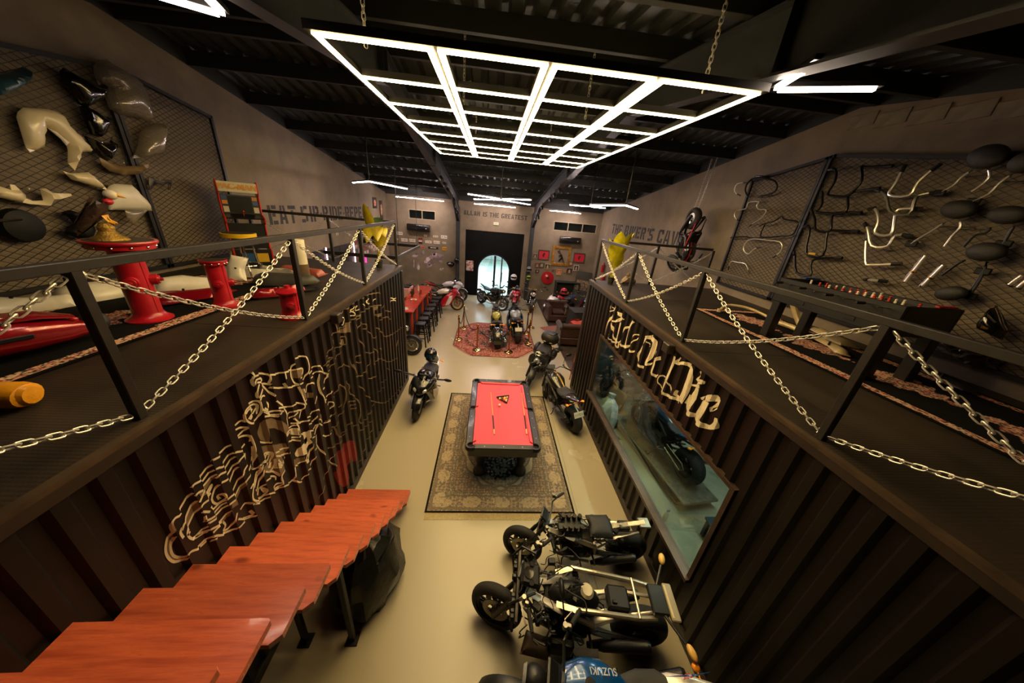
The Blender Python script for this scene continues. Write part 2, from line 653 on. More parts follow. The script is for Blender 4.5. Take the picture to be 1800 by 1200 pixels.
# ---- roof sheet: trapezoid ribs running up the slope, on purlins
RISE = 0.2
ROOFM = mat('roof_sheet', '#2b302e', 0.55, 0.3, vary=0.12, scale=6)
def roof_side(y0, y1, nm):
    b = B()
    P = 0.25
    prof = [(0.0, 0.0), (0.12, 0.0), (0.15, 0.05), (0.22, 0.05), (0.25, 0.0)]
    x = XL - 0.3
    pts = []
    while x < XR + 0.3:
        pts += [(x + a, h) for a, h in prof[:-1]]
        x += P
    z0, z1 = roof_z(y0) + RISE, roof_z(y1) + RISE
    v = [(a, y0, z0 + h) for a, h in pts] + [(a, y1, z1 + h) for a, h in pts]
    n = len(pts)
    b.add(v, [(i, i + 1, n + i + 1, n + i) for i in range(n - 1)])
    return struct(b.make(nm, ROOFM, smooth=0))
cf = roof_side(RIDGE_Y + 0.02, YF + 0.5, 'ceiling')
cn = roof_side(YB - 0.4, RIDGE_Y - 0.02, 'ceiling_rear_slope')
# flat ridge cap
struct(B().prism([(RIDGE_Y - 0.18, RIDGE_Z + RISE + 0.035), (RIDGE_Y, RIDGE_Z + RISE + 0.066), (RIDGE_Y + 0.18, RIDGE_Z + RISE + 0.035), (RIDGE_Y + 0.18, RIDGE_Z + RISE + 0.045), (RIDGE_Y, RIDGE_Z + RISE + 0.076), (RIDGE_Y - 0.18, RIDGE_Z + RISE + 0.045)],
                 lambda u, v, w: (w, u, v), XL - 0.2, XR + 0.2).make('ceiling_ridge_cap', ROOFM, smooth=0))
PURM = mat('purlin_paint', '#22241f', 0.6, 0.2, vary=0.15, scale=8)
for y in (0.2, 1.6, 3.0, 4.3, 4.95, 5.45, 6.4, 7.6, 8.8, 10.0, 11.2, 12.4, 13.6, 14.8):
    z = roof_z(y) + RISE
    b = B().box(((XL + XR) / 2, y, z - 0.10), (XR - XL, 0.015, 0.19)).box(((XL + XR) / 2, y + 0.03, z - 0.19), (XR - XL, 0.07, 0.014)).box(((XL + XR) / 2, y + 0.03, z - 0.008), (XR - XL, 0.07, 0.014))
    b.make('purlin', PURM, cf if y > RIDGE_Y else cn, 0)

EAVE = mat('eave_board', '#1b1d1a', 0.7, vary=0.15, scale=6)
def eave(name, x0, x1):
    poly = [(YB - 0.2, roof_z(YB - 0.2)), (RIDGE_Y, RIDGE_Z), (YF + 0.2, roof_z(YF + 0.2)), (YF + 0.2, roof_z(YF + 0.2) + RISE + .05), (RIDGE_Y, RIDGE_Z + RISE + .05), (YB - 0.2, roof_z(YB - 0.2) + RISE + .05)]
    struct(B().prism(poly, lambda u, v, w: (w, u, v), x0, x1).make(name, EAVE, smooth=0))
eave('trim_1', XL - 0.2, XL)
eave('trim_2', XR, XR + 0.2)
struct(B().box(((XL + XR) / 2, YF + 0.1, roof_z(YF) - 0.045 + (RISE + .045) / 2), (XR - XL, 0.2, RISE + .045)).make('trim_3', EAVE, smooth=0))
struct(B().box(((XL + XR) / 2, YB - 0.1, roof_z(YB) + (RISE + .05) / 2), (XR - XL, 0.2, RISE + .06)).make('trim_4', EAVE, smooth=0))
# ---- windows high in the far wall
FRM = mat('window_frame', '#8c8168', 0.5, vary=0.1)
PANE = mat('dark_window_pane', '#0b1110', 0.08, vary=0.2, scale=3)
def high_window(n, x0, x1, z0, z1, k):
    w = thing('window_%d' % n, 'high window of %d dark panes in pale frame %s' % (k, 'left of the doorway' if n == 1 else 'right of the doorway'), 'window')
    w['kind'] = 'structure'
    t = 0.035
    b = B()
    b.box(((x0 + x1) / 2, YF + 0.05, z0 + t / 2), (x1 - x0, 0.12, t)).box(((x0 + x1) / 2, YF + 0.05, z1 - t / 2), (x1 - x0, 0.12, t))
    for i in range(k + 1):
        x = x0 + (x1 - x0) * i / k
        x = min(max(x, x0 + t / 2), x1 - t / 2)
        b.box((x, YF + 0.05, (z0 + z1) / 2), (t, 0.118, z1 - z0 - 2 * t))
    b.make('window_frame', FRM, w, 0)
    for i in range(k):
        a = x0 + (x1 - x0) * i / k
        c = x0 + (x1 - x0) * (i + 1) / k
        B().box(((a + c) / 2, YF + 0.08, (z0 + z1) / 2), (c - a - t, 0.01, z1 - z0 - 2 * t)).make('pane', PANE, w, 0)
high_window(1, -3.88, -2.64, 3.46, 3.88, 2)
high_window(2, 2.99, 5.14, 3.5, 3.93, 3)

# ---- black panelled doorway with an arched glass door
DOORM = mat('black_door_panel', '#080807', 0.7, spec=0.12, vary=0.5, scale=2.0, bump=0.1)
d1 = thing('door_1', 'black panelled doorway with a tall arched glass double door', 'door')
d1['kind'] = 'structure'
AX0, AX1, AZ, DX = -0.60, 1.06, 1.33, 0.23
def arch(r0, x0=AX0, x1=AX1, zs=AZ, n=20):
    cx, r = (x0 + x1) / 2, (x1 - x0) / 2 + r0
    return [(cx + r * math.cos(math.pi * i / n), zs + r * math.sin(math.pi * i / n)) for i in range(n + 1)]
ar = arch(0)
fx0, fx1, fz = -1.22, 1.62, 3.2
b = B()
fn = lambda u, v, w: (u, w, v)
b.prism([(fx0, 0), (AX0, 0), (AX0, AZ)] + ar[::-1][1:11] + [((AX0 + AX1) / 2, fz), (fx0, fz)], fn, YF + 0.02, YF + 0.1)
b.prism([(fx1, 0), (fx1, fz), ((AX0 + AX1) / 2, fz)] + ar[::-1][10:-1] + [(AX1, AZ), (AX1, 0)], fn, YF + 0.02, YF + 0.1)
b.make('door_panel', DOORM, d1, 0)
ALU = mat('door_frame_metal', '#23282c', 0.35, 0.5)
out = arch(0.0); inn = arch(-0.06)
b = B()
ring = [[(u, YF - 0.01, v) for u, v in out], [(u, YF - 0.01, v) for u, v in inn], [(u, YF + 0.1, v) for u, v in inn], [(u, YF + 0.1, v) for u, v in out]]
n = len(out)
vs = [p for r in ring for p in r]
b.add(vs, [(k * n + i, k * n + i + 1, ((k + 1) % 4) * n + i + 1, ((k + 1) % 4) * n + i) for k in range(4) for i in range(n - 1)])
for x in (AX0 + 0.03, AX1 - 0.03):
    b.box((x, YF + 0.045, AZ / 2), (0.06, 0.11, AZ))
b.make('arch_frame', ALU, d1, 0)
B().box((0.27, YF + 0.045, 1.04), (0.10, 0.1, 2.08)).make('door_stile', ALU, d1, 0)
B().box((0.62, YF + 0.045, 1.0), (0.06, 0.1, 2.0)).make('door_stile', ALU, d1, 0)
b = B().box((AX0 + 0.1, YF + 0.045, 0.04), (0.9, 0.1, 0.08)); b.v = []; b.f = []
B().box(((AX0 + AX1) / 2, YF + 0.045, 0.04), (AX1 - AX0, 0.1, 0.08)).make('door_rail', ALU, d1, 0)
GL = glass('door_glass', '#eaf4f2', 0.05)
B().prism([(AX0 + .05, 0.08), (0.23, 0.08), (0.23, AZ + 0.78)] + [p for p in arch(-0.05)[::-1] if p[0] < 0.2], fn, YF + 0.045, YF + 0.053).make('door_glass', GL, d1, 0)
B().prism([(0.31, 0.08), (AX1 - .05, 0.08)] + [p for p in arch(-0.05) if p[0] > 0.32] + [(0.31, AZ + 0.78)], fn, YF + 0.045, YF + 0.053).make('door_glass', GL, d1, 0)
B().cyl((0.66, YF - 0.05, 0.8), (0.66, YF - 0.05, 1.3), 0.014).cyl((0.66, YF - 0.05, 0.85), (0.66, YF, 0.85), 0.01).cyl((0.66, YF - 0.05, 1.25), (0.66, YF, 1.25), 0.01).make('door_handle', CHROME, d1)
# outside: paved yard and a pale building across it
YARD = mat('yard_paving', '#b9c0b4', 0.9, vary=0.15, scale=1.2)
struct(B().box((0.2, YF + 8.2, -0.12), (26, 16, 0.2)).make('floor_yard', YARD, smooth=0))
BLD = mat('pale_render', '#d5d6cf', 0.9, vary=0.06, scale=0.6)
nb = thing('neighbour_building', 'pale rendered building across the yard seen through the glass door', 'building', (0, 0, 0))
for x in (-6.3, -1.9, 2.6, 7.0):
    B().box((x, YF + 9.0, 1.6), (0.5, 0.5, 3.2)).make('pillar', BLD, nb, 0)
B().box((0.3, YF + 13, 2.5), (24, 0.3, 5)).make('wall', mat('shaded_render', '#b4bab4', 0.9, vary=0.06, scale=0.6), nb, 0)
B().box((0.3, YF + 11, 3.3), (24, 5, 0.3)).make('canopy', BLD, nb, 0)
# ================================================================== containers, decks, railings, stairs
CONTM = mat('container_paint', '#15100c', 0.45, 0.0, spec=0.3, vary=0.25, scale=2.2, bump=0.05)
CONTB = mat('container_frame', '#2c231b', 0.5, 0.1, vary=0.25, scale=5)
DECKM = mat('checker_plate', '#221e18', 0.5, 0.1, col2='#3c3226', scale=1.1, rvary=0.08, fac=(0.35, 0.75), spec=0.35)
def deck_bump(m):
    nt = m.node_tree
    tc = nt.nodes.new('ShaderNodeTexCoord')
    ck = nt.nodes.new('ShaderNodeTexVoronoi')
    ck.inputs['Scale'].default_value = 42
    ck.inputs['Randomness'].default_value = 0.0
    nt.links.new(tc.outputs['Object'], ck.inputs['Vector'])
    bp = nt.nodes.new('ShaderNodeBump')
    bp.inputs['Strength'].default_value = 0.35
    bp.inputs['Distance'].default_value = 0.01
    bp.invert = True
    nt.links.new(ck.outputs['Distance'], bp.inputs['Height'])
    nt.links.new(bp.outputs[0], bsdf(m).inputs['Normal'])
deck_bump(DECKM)
PER, DEP = 0.18, 0.032
def corr(y):
    """depth of the corrugation (0 = outer face) at y"""
    t = (y / PER) % 1.0
    if t < 0.36: return 0.0
    if t < 0.5: return DEP * (t - 0.36) / 0.14
    if t < 0.86: return DEP
    return DEP * (1 - (t - 0.86) / 0.14)
def brk(y0, y1):
    ys = {y0, y1}
    k = math.floor(y0 / PER) - 1
    while k * PER < y1 + PER:
        for t in (0.0, 0.36, 0.5, 0.86):
            y = (k + t) * PER
            if y0 < y < y1:
                ys.add(y)
        k += 1
    return sorted(ys)
def corr_panel(b, x, sgn, y0, y1, z0, z1, t=0.004):
    """trapezoid sheet; sgn = direction from the face into the container"""
    ys = brk(y0, y1)
    n = len(ys)
    v = []
    for off in (0, t):
        for z in (z0, z1):
            v += [(x + sgn * (corr(y) + off), y, z) for y in ys]
    f = []
    for i in range(n - 1):
        f += [(i, i + 1, n + i + 1, n + i), (2 * n + i, 3 * n + i, 3 * n + i + 1, 2 * n + i + 1)]
    b.add(v, f)

CY0 = -4.6
def container(sgn, X, label, xback):
    c = thing('shipping_container', label, 'container')
    x = X
    zt, zb = DECK - 0.10, 0.12
    if sgn < 0:
        b = B(); corr_panel(b, x, -1, CY0, CY1 - 0.06, zb, zt); b.make('side_wall', CONTM, c, 0)
    else:
        wy0, wy1, wz0, wz1 = 1.93, 5.60, 0.74, 2.03
        for nm, y0, y1, z0, z1 in (('side_wall', CY0, wy0, zb, zt), ('side_wall', wy1, CY1 - 0.06, zb, zt), ('side_wall', wy0, wy1, zb, wz0), ('side_wall', wy0, wy1, wz1, zt)):
            b = B(); corr_panel(b, x, 1, y0, y1, z0, z1); b.make(nm, CONTM, c, 0)
        # window frame and panes
        WF = mat('container_window_frame', '#4b3b2f', 0.4, 0.4, vary=0.2, scale=8)
        fx = x + 0.02
        B().box((fx - 0.02, (wy0 + wy1) / 2, wz0 - 0.02), (0.12, wy1 - wy0 + 0.1, 0.045)).make('window_sill', WF, c, 0)
        B().box((fx, (wy0 + wy1) / 2, wz1 + 0.015), (0.08, wy1 - wy0 + 0.1, 0.04)).make('window_head', WF, c, 0)
        for y in (wy0 - 0.025, wy1 + 0.025):
            B().box((fx, y, (wz0 + wz1) / 2), (0.08, 0.05, wz1 - wz0)).make('window_jamb', WF, c, 0)
        GLW = glass('shop_glass', '#dfeae4', 0.10)
        ym = 3.92
        for y0, y1 in ((wy0, ym - 0.002), (ym + 0.002, wy1)):
            B().box((fx, (y0 + y1) / 2, (wz0 + wz1) / 2), (0.008, y1 - y0, wz1 - wz0)).make('window_pane', GLW, c, 0)
        # inside lining
        INW = mat('workshop_lining', '#3c4644', 0.7, vary=0.15, scale=3)
        INF = mat('workshop_floor', '#979a86', 0.35, vary=0.25, scale=1.5, rvary=0.1)
        B().box(((x + xback) / 2 + 0.03, (1.2 + CY1) / 2, 0.10), (xback - x - 0.1, CY1 - 1.2, 0.04)).make('inner_floor', INF, c, 0)
        B().box((xback - 0.04, (1.2 + CY1) / 2, 1.45), (0.03, CY1 - 1.2, 2.6)).make('inner_wall', INW, c, 0)
        B().box(((x + xback) / 2, 1.2, 1.45), (xback - x - 0.1, 0.03, 2.6)).make('inner_wall', INW, c, 0)
        B().box(((x + xback) / 2, CY1 - 0.1, 1.45), (xback - x - 0.1, 0.03, 2.6)).make('inner_wall', INW, c, 0)
        B().box(((x + xback) / 2 + 0.03, (1.2 + CY1) / 2, 2.74), (xback - x - 0.12, CY1 - 1.2, 0.03)).make('inner_ceiling', INW, c, 0)
    # frame: bottom rail, top rail, corner posts, end wall
    s = 1 if sgn > 0 else -1
    B().cbox((x + s * 0.03, (CY0 + CY1) / 2, 0.06), (0.07, CY1 - CY0, 0.12), 0.008).make('bottom_rail', CONTB, c, 0)
    B().cbox((x + s * 0.02, (CY0 + CY1) / 2, DECK - 0.055), (0.06, CY1 - CY0, 0.09), 0.008).make('top_rail', CONTB, c, 0)
    B().cbox((x + s * 0.05, CY1 - 0.03, DECK / 2 - 0.05), (0.12, 0.10, DECK - 0.12), 0.01).make('corner_post', CONTB, c, 0)
    B().cbox((xback - s * 0.05, CY1 - 0.03, DECK / 2 - 0.05), (0.12, 0.10, DECK - 0.12), 0.01).make('corner_post', CONTB, c, 0)
    B().box(((x + xback) / 2, CY1 - 0.05, DECK / 2), (abs(xback - x) - 0.2, 0.03, DECK - 0.25)).make('end_wall', CONTM, c, 0)
    # lifting block welded to the rail
    if sgn > 0:
        p = at(1180, 592, x=X - 0.04)
        B().cbox((X - 0.05, 3.36, DECK - 0.10), (0.10, 0.14, 0.12), 0.01).make('rail_block', CONTB, c, 0)
    else:
        B().cbox((X + 0.05, 3.72, DECK - 0.10), (0.10, 0.12, 0.12), 0.01).make('rail_block', CONTB, c, 0)
    return c
contL = container(-1, CL, 'dark brown shipping container with white biker mural beside the wooden stairs', -4.34)
contR = container(1, CR, 'dark brown shipping container with long window and white gothic lettering', 4.77)

# decks on top, sheet by sheet
EDGEM = mat('worn_edge', '#4c3d2d', 0.5, 0.3, vary=0.3, scale=6)
for nm, x0, x1, lab in (('deck_left', XL, CL, ''), ('deck_right', CR, XR, '')):
    dk = thing('floor_' + nm, ('left' if 'left' in nm else 'right') + ' upper deck of black checker plate on the container', 'deck')
    dk['kind'] = 'structure'
    ys = [CY0, -1.8, 0.62, 3.06, 5.5, CY1]
    for y0, y1 in zip(ys[:-1], ys[1:]):
        B().box(((x0 + x1) / 2, (y0 + y1) / 2, DECK - 0.006), (x1 - x0 - 0.002, y1 - y0 - 0.006, 0.012)).make('deck_plate', DECKM, dk, 0)
    e = CL if 'left' in nm else CR
    s = -1 if 'left' in nm else 1
    B().box((e + s * 0.012, (CY0 + CY1) / 2, DECK - 0.012), (0.05, CY1 - CY0, 0.03)).make('deck_edge', EDGEM, dk, 0)

# ---- railings
POSTS = [-1.85, -0.13, 1.60, 3.34, 5.06, 6.88]
RZ = DECK + 0.88
def railing(side):
    s = -1 if side == 'left' else 1
    x = (CL if side == 'left' else CR) + s * 0.09
    r = thing('railing', side + ' deck guard railing of dark square steel posts and top rail', 'railing')
    for y in POSTS:
        B().cbox((x, y, DECK + 0.43), (0.05, 0.05, 0.86), 0.004).make('post', RAILM, r, 0)
    B().cbox((x, (CY0 + 6.905) / 2, RZ), (0.055, 6.905 - CY0, 0.05), 0.004).make('top_rail', RAILM, r, 0)
    xe = -4.80 if side == 'left' else 5.02
    xm = -3.3 if side == 'left' else 3.72
    B().cbox(((x + xe) / 2, 6.88, RZ), (abs(xe - x) - 0.06, 0.05, 0.05), 0.004).make('end_rail', RAILM, r, 0)
    for xx in (xm, xe):
        B().cbox((xx, 6.88, DECK + 0.43), (0.05, 0.05, 0.86), 0.004).make('post', RAILM, r, 0)
    return x, xm, xe
railL = railing('left')
railR = railing('right')

# ---- chains
CHM = mat('chain_steel', '#d8d4c8', 0.38, 0.55, vary=0.2, scale=40)
def link_mesh(L, w, r, n=16, k=6):
    pts = []
    h = L / 2 - w / 2
    for i in range(n):
        t = 2 * math.pi * i / n
        cx = h if math.cos(t) > 0.01 else -h if math.cos(t) < -0.01 else 0
        pts.append((cx + w / 2 * math.cos(t), w / 2 * math.sin(t), 0))
    return B().tube(pts, r, k, closed=True)
LK = link_mesh(0.062, 0.031, 0.0044).mesh('link', CHM)
LKF = link_mesh(0.05, 0.026, 0.004, 10, 4)
def chain_pts(p, q, sag, step):
    p, q = Vector(p), Vector(q)
    f = lambda t: p.lerp(q, t) - Vector((0, 0, sag * 4 * t * (1 - t)))
    L, N = 0, 400
    acc = [0]
    prev = f(0)
    for i in range(1, N + 1):
        c = f(i / N)
        L += (c - prev).length
        acc.append(L)
        prev = c
    k = max(2, int(round(L / step)))
    out = []
    j = 0
    for i in range(k):
        s = (i + 0.5) * L / k
        while acc[j + 1] < s:
            j += 1
        t = (j + (s - acc[j]) / (acc[j + 1] - acc[j])) / N
        out.append((f(t), (f(min(1, t + 0.01)) - f(max(0, t - 0.01))).normalized()))
    return out
def link_rot(d, odd):
    x = d
    up = Vector((0, 0, 1)) if abs(d.z) < 0.9 else Vector((0, 1, 0))
    y = up.cross(x).normalized()
    z = x.cross(y)
    R = Matrix((x, y, z)).transposed()
    return R @ Matrix.Rotation(math.pi / 4 + (math.pi / 2 if odd else 0), 3, 'X')
def chain(p, q, sag, label, group=None, near=True):
    if near:
        c = thing('chain', label, 'chain', tuple(p), 0, group)
        for i, (o, d) in enumerate(chain_pts(p, q, sag, 0.047)):
            link('link', LK, c, o - Vector(p), link_rot(d, i % 2).to_euler())
        B().tube([(0, 0, 0.02), (0.012, 0, 0), (0, 0, -0.02)], 0.004, 6).make('hook', CHM, c)
        return c
    b = B()
    for i, (o, d) in enumerate(chain_pts(p, q, sag, 0.038)):
        R = link_rot(d, i % 2)
        b.add([R @ Vector(v) + o for v in LKF.v], LKF.f)
    o = b.make('chain', CHM)
    o['kind'] = 'stuff'
    o['label'] = label
    o['category'] = 'chain'
    return o
ORD = ['nearest', 'second', 'third', 'fourth', 'farthest']
for side, (x, xm, xe) in (('left', railL), ('right', railR)):
    bays = [(POSTS[i], POSTS[i + 1]) for i in range(1, 5)]
    names = ['nearest bay', 'second bay', 'third bay', 'farthest bay']
    for (y0, y1), nm in zip(bays, names):
        chain((x, y0 + 0.04, RZ - 0.05), (x, y1 - 0.04, DECK + 0.04), 0.06, 'steel chain dropping away from the camera in the %s of the %s deck railing' % (nm, side))
        chain((x, y0 + 0.04, DECK + 0.04), (x, y1 - 0.04, RZ - 0.05), 0.05, 'steel chain rising away from the camera in the %s of the %s deck railing' % (nm, side))
    for k, (a, b_) in enumerate(((x, xm), (xm, xe))):
        nm = 'next to the corner post' if k == 0 else 'next to the wall'
        y = 6.88
        chain((a, y, RZ - 0.05), (b_, y, DECK + 0.05), 0.05, 'thin chain falling towards the %s wall across the end of the deck %s' % (side, nm), near=False)
        chain((a, y, DECK + 0.05), (b_, y, RZ - 0.05), 0.05, 'thin chain rising towards the %s wall across the end of the deck %s' % (side, nm), near=False)

# ---- wooden stairs beside the left container
TREADM = mat('stained_pine', '#cc6440', 0.32, col2='#943622', scale=3.4, stretch=(0.6, 8, 8), rvary=0.1, bump=0.05, coat=0.25, fac=(0.38, 0.72))
def knots(m):
    nt = m.node_tree
    b = bsdf(m)
    src = b.inputs['Base Color'].links[0].from_socket
    tc = nt.nodes.new('ShaderNodeTexCoord')
    oi = nt.nodes.new('ShaderNodeObjectInfo')
    ad = nt.nodes.new('ShaderNodeVectorMath'); ad.operation = 'ADD'
    sc = nt.nodes.new('ShaderNodeVectorMath'); sc.operation = 'SCALE'; sc.inputs[3].default_value = 9.0
    nt.links.new(oi.outputs['Location'], sc.inputs[0])
    nt.links.new(tc.outputs['Object'], ad.inputs[0]); nt.links.new(sc.outputs[0], ad.inputs[1])
    mp = nt.nodes.new('ShaderNodeMapping'); mp.inputs['Scale'].default_value = (0.55, 1.0, 1.0)
    nt.links.new(ad.outputs[0], mp.inputs['Vector'])
    nz = nt.nodes.new('ShaderNodeTexNoise'); nz.inputs['Scale'].default_value = 5; nt.links.new(mp.outputs[0], nz.inputs['Vector'])
    mxv = nt.nodes.new('ShaderNodeMix'); mxv.data_type = 'VECTOR'; mxv.inputs[0].default_value = 0.08
    nt.links.new(mp.outputs[0], mxv.inputs[4]); nt.links.new(nz.outputs['Color'], mxv.inputs[5])
    vo = nt.nodes.new('ShaderNodeTexVoronoi'); vo.inputs['Scale'].default_value = 6.5
    nt.links.new(mxv.outputs[1], vo.inputs['Vector'])
    mr = nt.nodes.new('ShaderNodeMapRange')
    mr.inputs['From Min'].default_value = 0.06; mr.inputs['From Max'].default_value = 0.2
    mr.inputs['To Min'].default_value = 0.75; mr.inputs['To Max'].default_value = 0.0
    nt.links.new(vo.outputs['Distance'], mr.inputs['Value'])
    mx = nt.nodes.new('ShaderNodeMix'); mx.data_type = 'RGBA'
    mx.inputs[7].default_value = (*lin('#5c1a0c'), 1)
    nt.links.new(src, mx.inputs[6]); nt.links.new(mr.outputs[0], mx.inputs[0])
    hs = nt.nodes.new('ShaderNodeHueSaturation')
    rv = nt.nodes.new('ShaderNodeMapRange'); rv.inputs['To Min'].default_value = 0.68; rv.inputs['To Max'].default_value = 1.18
    nt.links.new(oi.outputs['Random'], rv.inputs['Value']); nt.links.new(rv.outputs[0], hs.inputs['Value'])
    nt.links.new(mx.outputs[2], hs.inputs['Color'])
    nt.links.new(hs.outputs[0], b.inputs['Base Color'])
knots(TREADM)
st = thing('staircase', 'open staircase of orange-red stained wooden treads against the left container', 'stairs', (-1.45, 3.6, 0))
tm = None
def tread_mesh():
    b = B()
    w, d, t, c = 0.90, 0.275, 0.04, 0.045
    out = [(-w / 2, -d / 2), (w / 2 - c, -d / 2), (w / 2, -d / 2 + c), (w / 2, d / 2 - 0.012), (w / 2 - 0.012, d / 2), (-w / 2, d / 2)]
    b.prism(out, lambda u, v, z: (u, v, z), -t, 0.0)
    return b
tm = tread_mesh().mesh('tread', TREADM, 0)
NT = 14
for i in range(NT):
    y = 3.45 - 0.251 * i - 0.1375 + 0.0
    z = 0.20 + 0.2005 * i
    link('tread', tm, st, (0.0, y - 3.6, z))
STR = mat('stringer_steel', '#16150f', 0.45, 0.4)
for x in (-0.20, 0.22):
    a = Vector((x, -0.15, 0.06)); e = Vector((x, -0.15 - 0.251 * NT, 0.06 + 0.2005 * NT))
    d = (e - a)
    R = Matrix.Rotation(math.atan2(d.z, d.y), 3, 'X')
    B().box((a + e) / 2 - Vector((0, 0, 0.13)), (0.06, d.length, 0.10), R).make('stringer', STR, st, 0)
for y, zt in ((1.78, 1.28), (0.45, 2.35)):
    for x in (-0.20, 0.26):
        B().cbox((x, y - 3.6, zt / 2), (0.05, 0.05, zt), 0.004).cbox((x, y - 3.6, 0.006), (0.12, 0.12, 0.012), 0.003).make('leg', STR, st, 0)
# ================================================================== lamps
TUBE = mat('warm_light_tube', '#ffe9b8', 0.5, emit=GRID_EMIT, ecol='#ffdc98')
VTUBE = mat('white_light_tube', '#ffe8ea', 0.5, emit=VEE_EMIT, ecol='#ffe6e2')
NTUBE = mat('near_light_tube', '#ffe8d8', 0.5, emit=60.0, ecol='#ffe6cc')
STUBE = mat('side_light_tube', '#ffe8ea', 0.5, emit=55.0, ecol='#ffe6e2')
HOUS = mat('lamp_housing', '#1c1b18', 0.5, 0.2)
gx0, gx1, gy0, gy1, gz0, gz1 = -1.212, 1.892, 2.646, 7.94, 5.124, 5.218
NCX, NRY = 4, 7
g = thing('grid_lamp', 'large ceiling lamp of glowing tubes in a four by seven grid', 'ceiling lamp')
def gp(x, y): return Vector((x, y, gz0 + (gz1 - gz0) * (y - gy0) / (gy1 - gy0)))
def bar(b, p, q, w, h, dz):
    d = q - p
    x = d.normalized(); y = Vector((0, 0, 1)).cross(x).normalized(); z = x.cross(y)
    R = Matrix((x, y, z)).transposed()
    b.box((p + q) / 2 + Vector((0, 0, dz)), (d.length, w, h), R)
cw = (gx1 - gx0) / NCX
rh = (gy1 - gy0) / NRY
lo = []
for i in range(NCX + 1):
    x = gx0 + cw * i
    if i in (0, NCX):
        lo.append((x + (0.018 if i == 0 else -0.018), x))
    else:
        lo += [(x - 0.035, x), (x + 0.035, x)]
for j in range(NRY):
    y0, y1 = gy0 + rh * j, gy0 + rh * (j + 1)
    for x, xc in lo:
        b = B(); bar(b, gp(x, y0 + 0.004), gp(x, y1 - 0.004), 0.042, 0.007, 0.008); b.make('light_tube', TUBE, g, 0)
for i in range(NCX + 1):
    x = gx0 + cw * i
    b = B(); bar(b, gp(x, gy0 - 0.03), gp(x, gy1 + 0.03), 0.12 if 0 < i < NCX else 0.075, 0.05, 0.039); b.make('housing', HOUS, g, 0)
for j in range(NRY + 1):
    y = gy0 + rh * j
    yy = y + (0.018 if j == 0 else -0.018 if j == NRY else 0)
    for i in range(NCX):
        b = B(); bar(b, gp(gx0 + cw * i + 0.05, yy), gp(gx0 + cw * (i + 1) - 0.05, yy), 0.042, 0.007, 0.008); b.make('light_tube', TUBE, g, 0)
    b = B(); bar(b, gp(gx0 - 0.03, y), gp(gx1 + 0.03, y), 0.07, 0.05, 0.0385); b.make('housing', HOUS, g, 0)
hooks = [(607, 100), (822, 130), (1053, 150), (1265, 175)]
k = 0
for (x, y) in ((-0.98, 2.95), (-0.42, 4.6), (1.1, 4.6), (1.62, 2.95), (-0.42, 7.4), (1.1, 7.4)):
    p = gp(x, y)
    chain(p + Vector((0, 0, 0.07)), (x, y, roof_z(y) + RISE - .02), 0.0,
          'hanging chain holding the grid lamp, ' + ['near left corner', 'middle left', 'middle right', 'near right corner', 'far left', 'far right'][k], near=False)
    k += 1
def vee(label, pts, rod=True, tm_=VTUBE):
    P = [Vector(p) for p in pts]
    v = thing('angled_lamp', label, 'ceiling lamp', tuple(P[1]), 0, 'small angled tube lamps')
    for a, b_ in ((P[0], P[1]), (P[1], P[2])):
        d = (b_ - a).normalized()
        b = B(); bar(b, a + d * 0.03 - P[1], b_ - d * 0.03 - P[1], 0.03, 0.02, 0); b.make('light_tube', tm_, v, 0)
        b = B(); bar(b, a - P[1], b_ - P[1], 0.06, 0.03, 0.0276); b.make('housing', HOUS, v, 0)
    if rod:
        B().cyl((0, 0, 0.05), (0, 0, roof_z(P[1].y) - P[1].z + RISE - .004), 0.012, n=8).make('rod', HOUS, v)
    return v
def vz(z, pts): return [at(u, w, z=z) for u, w in pts]
def vy(y, pts):
    c = at(*pts[1], y=y)
    return [at(u, w, z=c.z) for u, w in pts]
vee('angled tube lamp hanging on a rod near the left wall, above the painted slogan', vz(4.54, [(620, 321), (649, 319), (716, 332)]), tm_=STUBE)
vee('angled tube lamp hanging in front of the left high window', [(-4.1, 14.5, 4.331), (-3.13, 14.2, 4.331), (-2.18, 15.2, 4.331)])
vee('angled tube lamp crossing the aisle centre, arms reaching towards the back wall', vz(4.456, [(833, 350), (880.5, 351), (932, 360)]), tm_=STUBE)
vee('angled tube lamp crossing the aisle centre, arms reaching towards the grid lamp', vz(4.486, [(822, 341), (880.5, 349.5), (934, 351.5)]), tm_=STUBE)
vee('angled tube lamp just above the lettering over the doorway', [(-0.82, 14.6, 4.342), (0.175, 14.2, 4.342), (1.04, 15.2, 4.342)])
vee('angled tube lamp hanging on a rod near the right wall', vz(4.52, [(1037.5, 361), (1100, 361), (1121, 367.5)]), tm_=STUBE)
vee('angled tube lamp behind the one near the right wall', vz(4.5, [(1000, 360), (1038, 363), (1065, 366)]))
vee('angled tube lamp in front of the right high window', [(2.46, 14.4, 4.353), (3.5, 14.2, 4.353), (4.1, 15.3, 4.353)])
vee('near angled tube lamp at the upper left edge of the picture', [(-2.75, 2.3, 5.2), (-1.80, 2.77, 5.2), (-1.66, 2.2, 5.2)], rod=False, tm_=NTUBE)
vee('near angled tube lamp right of the big grid lamp', [(1.95, 2.3, 5.2), (2.06, 2.75, 5.2), (2.66, 2.52, 5.2)], rod=False, tm_=NTUBE)
